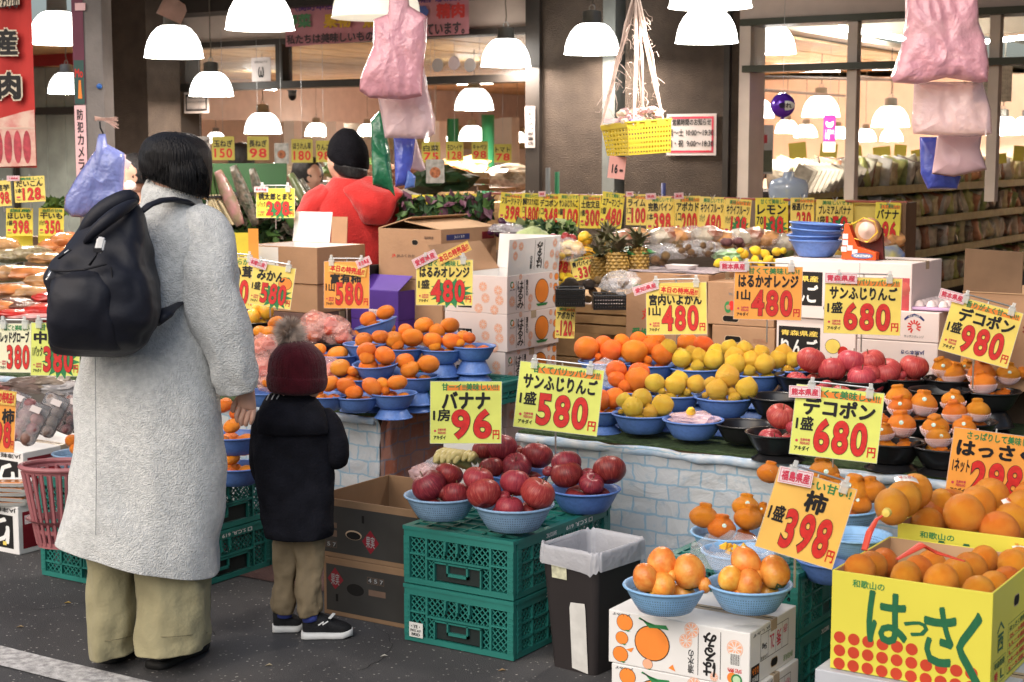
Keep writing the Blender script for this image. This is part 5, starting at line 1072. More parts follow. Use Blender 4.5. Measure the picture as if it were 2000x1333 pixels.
card(1500, 573, 132, 105, 1, 5.8, OR, 'はるかオレンジ', '1山', '480', 'orange card for yellow citrus of 480 yen with a blacked out mark', slogan='甘くて美味しい!', sticker=('熊本県産', -.02, .98, .40, .19, 0), post=55)
card(1321, 603, 118, 102, -1.5, 6.0, YE, '宮内いよかん', '1山', '480', 'yellow iyokan card of 480 yen with two red stickers over its top', sticker=('愛知県産', .0, .90, .42, .17, 16), band=('本日の特売品!!', .55, .84, .66, .17, -6), post=30, name_fit=(.05, .56, .92, .78))
card(868, 552, 112, 90, 0, 6.2, YE, 'はるみオレンジ', '1盛', '480', 'yellow harumi card of 480 yen with a green burst behind its figures', slogan='甘くて美味しい!!', sticker=('愛媛県産', .16, 1.00, .44, .22, 26), band=('本日の特売品!!', .66, 1.14, .62, .22, 26), burst=True, post=20)
card(677, 557, 90, 92, 0, 6.6, OR, '富有柿', '1山', '580', 'orange persimmon card of 580 yen right of the fur pompom', sticker=('奈良県産', .88, .98, .32, .18, 22), band=('本日の特売品!!', .52, .82, .82, .2, -8), post=40, name_fit=(.14, .52, .82, .74))
card(531, 559, 86, 82, 8, 6.4, YE, 'みかん', '1盛', '580', 'yellow mandarin card of 580 yen beside the grey sleeve, with an orange print', sticker=('和歌山産', .12, .98, .42, .2, -8), burst=True, fruitpic=True, post=30, name_fit=(.12, .60, .78, .86))
card(462, 552, 70, 100, 4, 6.55, YE, 'しい茸', '', '80', 'cream yellow card cut off by the grey sleeve', slogan='やわらかい', post=20)
card(538, 397, 76, 58, 0, 7.4, YB, '桃太郎とまと', '1パック', '298', 'bright yellow tomato card of 298 yen above the open white box', sticker=('熊本県産', .14, .95, .36, .18, 0), burst=True, post=30)
card(29, 680, 66, 96, 0, 5.6, CREAM, 'レッドグローブ', '', '380', 'cream grape card of 380 yen at the left edge', slogan='種ごと美味しい', yen=False)
card(108, 683, 96, 104, 1, 5.55, YG, '中国栗', '1パック', '380', 'yellow green chestnut card of 380 yen beside the black backpack', slogan='甘くて美味', burst=True)
card(2, 830, 56, 108, 3, 5.5, OR, '柿', '', '98', 'orange persimmon card of 98 yen cut by the left edge', rail=False, band=('本日の特売品!!', .55, 1.0, .9, .26, -4), name_fit=(.52, .52, .96, .80))
card(100, 434, 50, 54, 1, 7.5, YB, '干いも', '1パック', '350', 'yellow dried sweet potato card of 350 yen left of the backpack', sz='s', rail=False, slogan='自然の甘味')
card(38, 434, 54, 54, 0, 7.5, YB, 'ほしいも', '1袋', '398', 'yellow dried sweet potato card of 398 yen, second from the left edge', sz='s', rail=False, slogan='国産')
card(58, 370, 60, 50, -3, 7.4, YE, 'だいこん', '1本', '128', 'yellow radish card of 128 yen on a post below the red banner', sz='s', rail=False, post=25, sticker=('千葉県産', .0, .95, .42, .2, -2), slogan='美味しい')
card(6, 378, 32, 50, -4, 7.4, YE, '里芋', '', '98', 'yellow taro card cut by the left edge below the banner', sz='s', rail=False, post=20)
for (cx, cy, w_, h_, d, lab) in ((38, 475, 52, 30, 7.55, 'plain faded yellow card under the 398 card'), (100, 475, 50, 32, 7.55, 'plain faded yellow card under the 350 card'), (460, 478, 60, 46, 7.0, 'plain bright yellow card beside the grey shoulder'), (825, 405, 42, 48, 7.6, 'plain bright yellow card seen from its back, right of the red hood'), (495, 477, 20, 60, 6.9, 'amber card edge left of the open white box')):
 W, H = w_*d/FPX, h_*d/FPX; o = MB().box(-W/2, W/2, -.001, .001, -H/2, H/2).build('blank_card', YB if w_ > 30 else OR, None, D(cx, cy, d)); o.rotation_euler = (0, 0, YAW); tag(o, lab, 'card', 'blank cards')
ROW = [(903, 408, 60, 54, 1, 'チェリートマト', '', '198', 'cherry tomato', YB), (999, 406, 42, 52, 6, 'フルーツトマト', '', '398', 'fruit tomato', YB), (1037, 408, 34, 56, 2, '静岡マスクメロン', '1コ', '1800', 'musk melon', YB), (1072, 411, 36, 58, 1, 'デコポン', '1コ', '348', 'small dekopon', YB), (1110, 412, 38, 60, 2, 'サンふじりんご', '1個', '100', 'single apple', YB),
 (1153, 414, 38, 60, 1, '土佐文旦', '1個', '300', 'pomelo', YB), (1195, 411, 40, 64, 7, 'エアーマンゴー', '1個', '480', 'air mango', YB), (1243, 410, 36, 56, 1, 'ライム', '1コ', '100', 'lime', YE), (1290, 421, 50, 68, 0, '完熟パイン', '1本', '398', 'ripe pineapple', YE), (1343, 421, 46, 70, 0, 'アボカド', '1コ', '200', 'avocado', YE),
 (1390, 424, 46, 72, 2, 'キウイフルーツ', '1パック', '480', 'first kiwi', YE), (1440, 428, 46, 72, 4, 'キウイフルーツ', '1パック', '138', 'second kiwi', YE), (1507, 428, 58, 76, 0, 'レモン', '70', '138', 'lemon', YB), (1567, 418, 42, 58, 0, '極選バナナ', '', '230', 'selected banana', YE), (1630, 427, 66, 68, 1, 'プレミアムバナナ', '1袋', '150', 'premium banana', YE), (1733, 437, 44, 76, 2, 'バナナ', '', '96', 'end banana', YB)]
for i, (cx, cy, w_, h_, rt, nm, un, pr, en, bg) in enumerate(ROW):
 dd = dep(YP(cx, cy, 7.12 if cx > 950 else 7.3))
 o = card(cx, cy, w_*1.1, h_*1.08, rt, dd-.03*(i % 2), bg, nm, un, pr, f'small {en} card of {pr} yen in the row hung over the rear counter', sz='s', rail=False, slogan='美味しいです!' if i % 3 else '甘くて美味しい', slog_band=ORP if i % 2 else None, yaw=0, burst=(pr in ('138', '150')), yen=w_ > 40, sticker=('国産', .15, 1.0, .36, .16, 3) if i in (3, 7, 8, 9) else None)
 H = h_*dd/FPX; MB().tube([(-.012, H/2+.018, 0), (0, H/2-.003, .002), (.012, H/2+.018, 0)], .0022, 5).build('wire_clip', STEEL, o)
for (cx, cy, w_, h_, d, rt, nm, pr, en) in ((1140, 524, 48, 44, 6.9, -12, '青パパイヤ', '330', 'green papaya'), (1092, 512, 52, 46, 7.0, 8, '干柿', '398', 'dried persimmon'), (1104, 630, 38, 62, 6.6, 2, 'アボカド', '120', 'avocado, standing by the wooden crate')):
 card(cx, cy, w_, h_, rt, d, YE if cx != 1092 else OR, nm, '', pr, f'small leaning {en} card of {pr} yen', sz='s', rail=False, slogan='美味しい', slog_band=ORP)
card(1690, 408, 40, 20, 12, 6.95, PINKC, '福島産', '', '', 'little pink origin sign tilted above the tape dispenser', sz='s', rail=False, yen=False, logo=False, name_fit=(.1, .15, .9, .85)) if False else None
INS = [(392, 290, 38, 46, '150', 0), (436, 290, 44, 46, '150', 1), (504, 290, 42, 46, '98', 1), (550, 300, 28, 40, '', 0), (590, 295, 42, 46, '180', 1), (632, 296, 30, 42, '98', 1), (842, 298, 36, 40, '75', 1), (888, 296, 34, 38, '128', 1), (937, 295, 32, 36, '98', 1), (982, 300, 34, 36, '78', 1), (850, 335, 36, 46, '', 0)]
for i, (cx, cy, w_, h_, pr, yl) in enumerate(INS):
 d = 10.2; W, H = w_*d/FPX, h_*d/FPX
 o = empty('hanging_card', D(cx, cy, d), YAW, f'{"yellow" if yl else "silver wrapped"} card hung inside the shop ' + ['at the dark door frame', 'above the green board, reading 150', 'over the black haired shopper', 'with a red picture, under the lamps', 'left of the knitted cap', 'touching the knitted cap', 'reading 75 right of the plastic bags', 'reading 128 by the first green column', 'between the green columns', 'at the dark pillar edge', 'with a brown picture above the rear counter'][i], 'hanging card', 'cards hung inside the shop')
 MB().box(-W/2, W/2, -.001, .001, -H/2, H/2).build('sheet', mat('olive_card', (.50, .44, .08), .4) if yl else mat('silver_wrap', (.45, .45, .42), .25, .3, 30, metal=.3), o)  # yellow cards get a dimmer colour to stand for being backlit
 MB().tube([(0, 0, H/2), (0, 0, 2.33-o.location.z)], .0012, 4).build('thread', STEEL, o)
 Fm = frame((-W/2, -.0012, -H/2), (1, 0, 0), (0, 0, 1))
 if pr: letter(o, Fm, (.1*W, .1*H, .9*W, .5*H), pr, REDP, .03); letter(o, Fm, (.08*W, .55*H, .92*W, .85*H), ['ねぎ', '玉ねぎ', '長ねぎ', '', 'ほうれん草', 'りんご', '白菜', 'モロヘイヤ', 'キャベツ', 'トマト', ''][i] or '大根', BLACK, .03)
 else: patch(o, Fm, disc(.5*W, .45*H, .3*W, 14), mat('card_food_photo', (.35, .12, .05), .5, .5, 60), .001)
# banners and notices
a = YP(558, 92, 7.85); b_ = YP(914, 66, 7.85); W = b_.x-a.x; z0 = a.z; z1 = YP(558, -30, 7.85).z; H = z1-z0
r = empty('banner', (a.x, 7.85, z0), 0, 'pink cloth banner with hand lettering hung under the awning over the doorway', 'banner')
PB = mat('pink_banner_cloth', (.62, .27, .31), .8, .08, 4, .1, 40)
mb = MB(); n = 16
for i in range(n+1):
 x = W*i/n; dz = (b_.z-a.z)*i/n; w_ = .012*math.sin(i*1.3); mb.v += [(x, w_, dz), (x, w_, H)]
for i in range(n): mb.f.append((i*2, i*2+2, i*2+3, i*2+1))
mb.build('cloth_sheet', PB, r, smooth=True); Fm = frame((0, -.02, 0), (1, 0, 0), (0, 0, 1)); PUR_ = mat('banner_purple', (.13, .06, .22), .6); BG = mat('banner_green', (.10, .28, .13), .6); BY = mat('banner_yellow', (.75, .45, .05), .6); BBL = mat('banner_blue', (.1, .15, .45), .6); BK = mat('banner_black', (.07, .05, .06), .6)
def bxp(x0, y0, x1, y1): 
 A = YP(x0, y1, 7.83); B = YP(x1, y0, 7.83); return (A.x-a.x, A.z-z0, B.x-a.x, B.z-z0)
letter(r, Fm, bxp(575, 0, 652, 24), '〈関町本店', PUR_, .03, z=.002); letter(r, Fm, bxp(800, -12, 905, 8), '本店 駅店〉', PUR_, .03, z=.002)
letter(r, Fm, bxp(556, 26, 608, 57), '野菜', BG, .05, z=.002); letter(r, Fm, bxp(632, 24, 686, 57), '果物', BY, .05, z=.002); letter(r, Fm, bxp(708, 22, 740, 56), '魚', BY, .05, z=.002); letter(r, Fm, bxp(812, 10, 838, 38), '・', BBL, .1, z=.002); letter(r, Fm, bxp(852, 4, 908, 38), '精肉', REDP, .05, z=.002)
letter(r, Fm, bxp(560, 60, 730, 88), '私たちは美味しいもの', BK, .04, z=.002); letter(r, Fm, bxp(832, 42, 908, 70), 'ています。', BK, .04, z=.002)
p = D(-5, 328, 7.6); H = EYE+ray(0, -60).z*7.6 - p.z; r = empty('meat_banner', p, YAW-.1, 'red vertical banner with black meat lettering and a photo of raw meat', 'banner')
W = 82*7.6/FPX; RB = mat('red_banner_cloth', (.50, .035, .03), .7, .15, 4); mb = MB()
for i in range(11): x = -.1+(W+.1)*i/10; o_ = .012*math.sin(i*1.1); mb.v += [(x, o_, -.0), (x, o_, H)]
for i in range(10): mb.f.append((i*2, i*2+2, i*2+3, i*2+1))
mb.build('cloth_sheet', RB, r, smooth=True); Fm = frame((0, -.018, 0), (1, 0, 0), (0, 0, 1)); s = 7.6/FPX
MEAT = mat('meat_photo', (.62, .25, .22), .5, .3, 16, col2=(.72, .52, .42)); patch(r, Fm, [(-.1, 0), (W, .01), (W, 112*s), (60*s, 108*s), (30*s, 100*s), (0, 92*s), (-.1, 90*s)], MEAT, .002)
patch(r, Fm, [disc((8+i*19)*s, 40*s, 8*s, 16, 32*s) for i in range(4)], mat('meat_red', (.45, .06, .08), .5, .3, 30), .003); patch(r, Fm, rect(-.1, 75*s, W, 78*s), mat('meat_fat', (.7, .5, .4), .5), .0035)
letter(r, Fm, (6*s, 128*s, 60*s, 188*s), '肉', mat('cream_outline', (.75, .65, .5), .6), .10, z=.0035); letter(r, Fm, (9*s, 131*s, 57*s, 185*s), '肉', BLACK, .045, z=.005)
letter(r, Fm, (6*s, 212*s, 56*s, 270*s), '産', MATS['cream_outline'], .10, z=.0035); letter(r, Fm, (9*s, 215*s, 53*s, 267*s), '産', BLACK, .045, z=.005)
patch(r, Fm, [(-.1, 300*s), (60*s, 312*s), (60*s, 340*s), (-.1, 322*s)], MATS['cream_outline'], .003); letter(r, Fm, (2*s, 304*s, 58*s, 328*s), 'こだわりの', BLACK, .03, z=.005)
def notice(x0, y0, x1, y1, Y, lab, m, rows, border=None, rot=0):
 A = YP(x0, y1, Y); B = YP(x1, y0, Y); W, H = B.x-A.x, B.z-A.z; r = empty('notice', (A.x, Y, A.z), 0, lab, 'notice'); MB().box(0, W, -.004, 0, 0, H).build('sheet', m, r); Fm = frame((0, -.005, 0), (1, 0, 0), (0, 0, 1))
 r.rotation_euler = (0, rad(rot), 0)
 if border: patch(r, Fm, ringpoly(.015, .015, W-.015, H-.015, .012), border, .001)
 for (u0, v0, u1, v1, s_, mm, b) in rows: letter(r, Fm, (u0*W, v0*H, u1*W, v1*H), s_, mm, b, z=.002)
 return r
WP = mat('white_notice', (.62, .55, .53), .5, .05)
n_ = notice(1302, 222, 1400, 304, SY-.012, 'white opening hours notice with a crimson border on the brown pillar', WP, [(.12, .72, .90, .88, '営業時間のお知らせ', BLACK, .03), (.04, .46, .95, .64, '月〜土 10:00〜19:30', BLACK, .02), (.04, .20, .95, .38, '日・祝  9:00〜18:30', BLACK, .02), (.68, .07, .92, .13, 'アキダイ', REDP, .02)], MAGENTA)
notice(1026, 208, 1045, 289, SY-.035, 'narrow white vertical camera notice on the dark door frame', WP, [], None)
A = YP(1026, 289, SY-.04); r = [o for o in COL.objects if o.get('label', '').startswith('narrow white vertical')][0]; hh = YP(1026, 208, SY-.04).z-A.z
for i, ch in enumerate('防犯カメラ設置店'): letter(r, frame((0, -.005, 0), (1, 0, 0), (0, 0, 1)), (.02, hh*(.89-i*.118), .062, hh*(.97-i*.118)), ch, BLACK, .02, z=.002)
notice(361, 180, 408, 222, SY-.01, 'small cream camera notice hanging under the left transom', mat('cream_notice', (.6, .5, .45), .6), [(.2, .7, .85, .82, '防犯録画中', BLACK, .02), (.15, .5, .9, .58, '店内でカメラ作動中です', BLACK, 0), (.15, .2, .85, .27, 'ご協力ください', BLACK, 0)], BLACK)
notice(493, 112, 529, 160, SY-.01, 'white notice with a small line drawn bear on the transom glass', WP, [(.15, .76, .85, .86, '当店は安心です', BLACK, 0), (.35, .15, .65, .6, 'ω', BLACK, .02)], None)
notice(1900, 125, 1978, 200, 10.8, 'pale typed paper sheet hung inside the right window', mat('grey_paper', (.5, .48, .42), .6, .2, 40), [(.1, .1+.1*k, .9, .14+.1*k, '・・・・・・・・・・・・・・', GREYP, 0) for k in range(8)])
for i, (x, y, mm) in enumerate(((857, 128, WP), (889, 124, PINKC), (920, 128, WP))):
 p = YP(x, y, SY-.004+.052); r = MB().lathe([(0, .003), (.04, .003), (.042, 0)], 18, M=Matrix.Rotation(rad(90), 4, 'X')).build('window_sticker', mm, None, p+Vector((0, -.012, 0))); tag(r, 'round pale paper sticker on the transom glass, ' + ['first of three, with a blue cap', 'middle of three, pinkish', 'last of three, near the lamp'][i], 'sticker', 'window stickers')
p = D(1620, 255, 9.6); r = empty('hanging_tag', p, YAW, 'magenta tag with a smile printed on it, hung in the right window', 'tag'); s = 9.6/FPX
MB().box(-12*s, 12*s, -.002, 0, -22*s, 30*s).build('sheet', mat('magenta_card', (.45, .02, .16), .5), r); MB().box(-12*s, 12*s, -.002, 0, -42*s, -23*s).build('sheet', WP, r); Fm = frame((0, -.003, 0), (1, 0, 0), (0, 0, 1)); letter(r, Fm, (-8*s, 5*s, 8*s, 18*s), '‿', WHITEP, .06); letter(r, Fm, (-9*s, -18*s, 9*s, 2*s), 'しあわせ\n市場', WHITEP, .02); MB().tube([(0, 0, 30*s), (0, 0, 1.0)], .001, 4).build('thread', STEEL, r)
d = 8.4; p = D(1529, 206, d); r = empty('balloon', p, YAW, 'shiny purple round balloon with a white oval in the right shop window', 'balloon'); R_ = 24*d/FPX
MB().lathe([(R_*math.sin(t), -R_*math.cos(t)) for t in [math.pi*i/16 for i in range(17)]]+[], 28).build('envelope', mat('purple_foil', (.10, .02, .42), .18, .2, 6, .2, 10, .6, metal=.3), r, smooth=True)
MB().tube([(0, 0, -R_*.97), (0, 0, -R_*1.12)], [.006, .018], 8).build('knot', MATS['purple_foil'], r); MB().tube([(0, 0, R_*.98), (0, 0, .7)], .0012, 4).build('thread', STEEL, r)
ov = MB(); n = 20; pts = []
for (k) in (0, .5, 1):
 for i in range(n): a_ = 2*math.pi*i/n; x, z = .68*k*math.cos(a_), .38*k*math.sin(a_)-.05; ov.v.append((x*R_+.01, -R_*1.015*math.sqrt(max(0, 1-x*x-z*z)), z*R_))
for k in range(2):
 for i in range(n): ov.f.append((k*n+i, k*n+(i+1) % n, (k+1)*n+(i+1) % n, (k+1)*n+i))
ov.build('print', WHITEP, r, smooth=True); letter(r, frame((-R_*.5, -R_*1.06, -R_*.28), (1, 0, 0), (0, 0, 1)), (0, 0, R_*1.05, R_*.46), '惚れ', BLACK, .03)
# people
class Fig:
 """local frame: x right in view, y away, z up, origin on the ground between the feet"""
 def __init__(s, px, py, z=0, d=None):
  s.o = Z(px, py, z) if d is None else D(px, py, d); s.o = Vector((s.o.x, s.o.y, z)); s.hd = (s.o-Vector((0, 0, 0))).dot(FH)
 def p(s, px, py, dy=0):
  r = ray(px, py); t = (s.hd+dy)/r.dot(FH); q = O+r*t; v = q-s.o; return Vector((v.dot(R), v.dot(FH), v.z))
def wr(v, sc_, amp, seed=0):
 a = Vector((v.x*sc_, v.y*sc_, v.z*sc_*.6+seed)); b = Vector((v.x*sc_*1.1+v.z*sc_*.5, v.y*sc_, v.z*sc_*1.0+seed*2))
 return noise.noise(a)*amp+(.25-abs(noise.noise(b)))*amp*1.5
def ringloft(fig, rows, n=36, wrinkle=0, ws=8, seed=0, sq=2.4, folds=0):
 """rows: (lx,ly,rx,ry,depth radius m,y offset m)"""
 out = []
 for k, row in enumerate(rows):
  lx, ly, rx, ry, dr, yo = row[:6]; a = fig.p(lx, ly, yo); b = fig.p(rx, ry, yo); c = (a+b)/2; h = (b-a)/2; ring = []
  for j in range(n):
   t = 2*math.pi*j/n; ct, st = math.cos(t), math.sin(t); e = 2/sq
   cx = math.copysign(abs(ct)**e, ct); sx = math.copysign(abs(st)**e, st); v = c+h*cx+Vector((0, dr*sx, 0))
   if wrinkle:
    w_ = wr(v, ws, wrinkle, seed) + wr(v, ws*2.3, wrinkle*.4, seed+5); nrm = Vector((ct, st, 0)); v = v+nrm*w_
   if folds: v = v+Vector((ct, st, 0))*folds*math.sin(t*7+seed)*(1-k/len(rows))
   ring.append(v)
  out.append(ring)
 return out
def dense(rows, m=3):
 """smooth in-between rows"""
 out = []
 for i in range(len(rows)-1):
  p0 = rows[max(0, i-1)]; p1 = rows[i]; p2 = rows[i+1]; p3 = rows[min(len(rows)-1, i+2)]
  for k in range(m):
   t = k/m; out.append(tuple(.5*((2*p1[j])+(-p0[j]+p2[j])*t+(2*p0[j]-5*p1[j]+4*p2[j]-p3[j])*t*t+(-p0[j]+3*p1[j]-3*p2[j]+p3[j])*t**3) for j in range(6)))
 out.append(rows[-1]); return out
def garment(name, fig, parent, rows, m, n=40, wrinkle=.004, ws=7, seed=0, sq=2.3, cap=True, dn=4, folds=0, sub=1):
 o = MB().rings(ringloft(fig, dense(rows, dn), n, wrinkle, ws, seed, sq, folds), cap).build(name, m, parent, smooth=True, sub=sub); return o
def skin_body(name, parent, m, verts, edges, root=0):
 me = bpy.data.meshes.new(name); me.from_pydata([v[0] for v in verts], edges, []); o = link(name, me, m, parent)
 sk = o.modifiers.new('skin', 'SKIN'); me2 = o.data
 if not me2.skin_vertices: 
  bm = bmesh.new(); bm.from_mesh(me2); bm.verts.layers.skin.verify(); bm.to_mesh(me2); bm.free()
 for i, v in enumerate(verts):
  r_ = v[1]; s_ = me2.skin_vertices[0].data[i]; s_.radius = (r_, r_) if not isinstance(r_, tuple) else r_; s_.use_root = (i == root)
 sk.use_smooth_shade = True; sb = o.modifiers.new('sub', 'SUBSURF'); sb.levels = sb.render_levels = 2; return o
SKIN = mat('skin', (.52, .30, .22), .5, .08, 6, .1, 60, .35, sss=.1); HAIR = mat('black_hair', (.006, .005, .006), .5, .3, 12, spec=.3)
def hairify(m, sx=1):
 n = m.node_tree; b = n.nodes['Principled BSDF']; tc = [x for x in n.nodes if x.type == 'TEX_COORD'][0]; mp = n.nodes.new('ShaderNodeMapping'); mp.inputs['Scale'].default_value = (90, 90, 5)
 no = n.nodes.new('ShaderNodeTexNoise'); no.inputs['Scale'].default_value = 2; no.inputs['Detail'].default_value = 4; bp = n.nodes.new('ShaderNodeBump'); bp.inputs['Strength'].default_value = .8; bp.inputs['Distance'].default_value = .01
 n.links.new(tc.outputs['Object'], mp.inputs[0]); n.links.new(mp.outputs[0], no.inputs['Vector']); n.links.new(no.outputs[0], bp.inputs['Height']); n.links.new(bp.outputs[0], b.inputs['Normal'])
hairify(HAIR)
def head_mesh(c, r, tilt=(0, 0, 0), name='head'):
 """an egg-shaped head with a brow, nose, mouth, chin and ears; faces local +Y before tilt"""
 bm = bmesh.new(); bmesh.ops.create_uvsphere(bm, u_segments=32, v_segments=24, radius=1)
 E_ = Euler(tilt).to_matrix()
 for v in bm.verts:
  x, y, z = v.co; k = 1-.20*max(0, -z)*(1 if z < 0 else 0); x *= .78*k; y *= .95*(1-.05*max(0, -z)); z *= 1.12
  if y > 0:
   g = lambda cx, cz, s: math.exp(-((x-cx)**2+(z-cz)**2)/s)
   y += .20*g(0, -.12, .012)+.10*g(0, .05, .01)+.06*g(0, -.42, .012)+.05*g(0, -.8, .03)-.09*g(.28, .10, .02)-.09*g(-.28, .10, .02)
  if abs(y) < .18 and abs(z+.02) < .24: x *= 1+.20*(1-abs(y)/.18)*(1-abs(z+.02)/.24)
  v.co = c+E_ @ Vector((x, y, z))*r
 return bm
def body(parent, head_c, head_r, tilt, pts, edges, m=SKIN):
 """one continuous mesh: skinned skeleton joined with the head"""
 o = skin_body('body', parent, m, pts, edges); dg = bpy.context.evaluated_depsgraph_get(); COLo = o.evaluated_get(dg); me = bpy.data.meshes.new_from_object(COLo)
 bm = bmesh.new(); bm.from_mesh(me); hb = head_mesh(head_c, head_r, tilt); tm = bpy.data.meshes.new('t'); hb.to_mesh(tm); hb.free(); bm.from_mesh(tm)
 nm = bpy.data.meshes.new('body'); bm.to_mesh(nm); bm.free(); nm.materials.clear(); nm.materials.append(m); nm.polygons.foreach_set('use_smooth', [True]*len(nm.polygons))
 o.modifiers.clear(); o.data = nm; return o
# woman
f = Fig(290, 1303); W_ = empty('person', f.o, YAW, 'woman with black bob hair in long pale grey wool coat and wide khaki trousers', 'person')
P = f.p
WOOL = mat('pale_grey_wool', (.76, .765, .75), .95, .45, 60, .9, 210, .1, sheen=.4, detail=10, col2=(.60, .61, .60)); KHAKI = mat('khaki_cotton', (.30, .27, .16), .8, .1, 5, .25, 90, .2, sheen=.1); SHOE = mat('black_shoe', (.02, .02, .022), .55, .2)
sh = P(425, 462, .02); el = P(440, 600, -.02); wri = P(480, 752, -.03)
hand = P(484, 783, -.03)
pts = [(P(345, 700, .02), .11), (P(345, 560, .02), .10), (P(345, 450, .02), .09), (P(347, 395, .0), .045), (P(348, 350, .0), .045), (sh, .05), (el, .042), (wri, .026), (hand, (.022, .034)),
       (P(300, 460, .02), .05), (P(285, 620, .18), .04), (P(300, 560, .35), .03), (P(330, 850, .02), .09), (P(225, 1000, 0), .075), (P(225, 1255, 0), .045), (P(335, 1000, 0), .075), (P(335, 1260, 0), .045)]
edges = [(0, 1), (1, 2), (2, 3), (3, 4), (2, 5), (5, 6), (6, 7), (7, 8), (2, 9), (9, 10), (10, 11), (0, 12), (12, 13), (13, 14), (12, 15), (15, 16)]
for (kx, ky, mx, my, tx, ty, yo, r) in ((470, 795, 461, 812, 466, 826, -.035, .0085), (478, 800, 470, 820, 473, 832, -.045, .0088), (487, 802, 481, 823, 480, 833, -.05, .0085), (496, 800, 493, 818, 489, 830, -.05, .0075), (466, 778, 456, 795, 455, 806, -.01, .0095)):
 k = len(pts); pts += [(P(kx, ky, yo+.01), r*1.15), (P(mx, my, yo), r), (P(tx, ty, yo+.01), r*.8)]; edges += [(8, k), (k, k+1), (k+1, k+2)]
hc = P(350, 338, .0); body(W_, hc, .094, (rad(-14), 0, rad(-38)), pts, edges)
coat = garment('coat', f, W_, [(124, 1046, 428, 1118, .20, 0), (128, 1020, 430, 1085, .20, 0), (136, 960, 433, 1000, .195, 0), (148, 850, 436, 870, .185, 0), (158, 760, 436, 765, .175, 0), (172, 680, 424, 680, .16, 0), (190, 600, 408, 600, .15, 0), (212, 520, 418, 520, .142, .0), (232, 465, 443, 462, .135, .0), (252, 428, 430, 428, .11, .0), (272, 403, 398, 402, .085, .0), (278, 385, 385, 384, .075, .0), (283, 362, 380, 372, .068, .0), (290, 350, 372, 366, .06, .0)], WOOL, 72, .020, 4.2, 3, 2.35, cap=False, dn=5)
bpy.context.view_layer.update()
so_ = coat.modifiers.new('t', 'SOLIDIFY'); so_.thickness = .008; so_.offset = -1
def tubegarment(name, fig, parent, rows, m, n=30, wrinkle=.004, ws=9, seed=0, sub=1):
 """rows of (cx,cy,halfwidth px,depth m,yoff): rings square to the path"""
 rows = dense([tuple(r)+(0,) for r in rows], 4); C_ = [fig.p(r[0], r[1], r[4]) for r in rows]; rg = []
 for i, c in enumerate(C_):
  t = (C_[min(i+1, len(C_)-1)]-C_[max(i-1, 0)]).normalized(); a = t.cross(Vector((0, 1, 0))).normalized(); b = a.cross(t).normalized(); hw = rows[i][2]*(fig.hd)/FPX; dr = rows[i][3]; ring = []
  for j in range(n):
   q = 2*math.pi*j/n; v = c+a*math.cos(q)*hw+b*math.sin(q)*dr; w_ = wr(v, ws, wrinkle, seed)+wr(v, ws*2.5, wrinkle*.4, seed+4); ring.append(v+(a*math.cos(q)+b*math.sin(q))*w_)
  rg.append(ring)
 return MB().rings(rg, True).build(name, m, parent, smooth=True, sub=sub)
tubegarment('sleeve', f, W_, [(376, 428, 36, .055, -.03), (394, 450, 52, .075, -.05), (404, 500, 58, .08, -.075), (412, 560, 58, .08, -.095), (429, 630, 55, .075, -.10), (448, 695, 49, .066, -.095), (462, 740, 43, .058, -.08), (468, 763, 38, .05, -.07)], WOOL, 52, .014, 9, 9)
garment('collar', f, W_, [(274, 405, 396, 405, .082, -.006), (274, 388, 392, 392, .082, -.008), (277, 370, 386, 380, .078, -.006), (285, 353, 374, 366, .066, 0), (292, 349, 366, 360, .058, .004)], WOOL, 40, .004, 9, 4, 2.2, cap=False, dn=4).modifiers.new('t', 'SOLIDIFY').thickness = .012
MB().tube([P(186, 690, -.176), P(187, 800, -.186), P(188, 940, -.198), P(187, 1046, -.202)], .0012, 5).build('back_seam', mat('seam_grey', (.3, .32, .32), .9), W_)
garment('trouser_leg', f, W_, [(177, 1285, 262, 1272, .085, .0), (174, 1250, 264, 1240, .088, .0), (170, 1180, 268, 1172, .085, 0), (170, 1090, 272, 1085, .085, 0), (176, 1000, 280, 1000, .09, 0), (190, 900, 290, 900, .09, 0)], KHAKI, 56, .012, 13, 1, 2.2, dn=5, folds=.003)
garment('trouser_leg', f, W_, [(268, 1270, 404, 1262, .11, -.03), (266, 1240, 406, 1236, .11, -.03), (270, 1170, 405, 1165, .105, -.03), (273, 1080, 408, 1080, .1, -.03), (280, 1000, 400, 1000, .09, -.02), (280, 900, 390, 900, .09, 0)], KHAKI, 56, .012, 13, 6, 2.2, dn=5, folds=.003)
for (a, b_, yo) in (((173, 1252), (265, 1240), 0), ((265, 1242), (406, 1236), -.03)):
 pl = [P(a[0]+(b_[0]-a[0])*t, a[1]+(b_[1]-a[1])*t+5*math.sin(math.pi*t), yo-(.098 if yo == 0 else .122)*math.sin(math.pi*max(.03, min(.97, t)))**.8) for t in [i/14 for i in range(15)]]
 MB().tube(pl, .0012, 5).build('hem_seam', mat('khaki_seam', (.16, .14, .08), .9), W_)
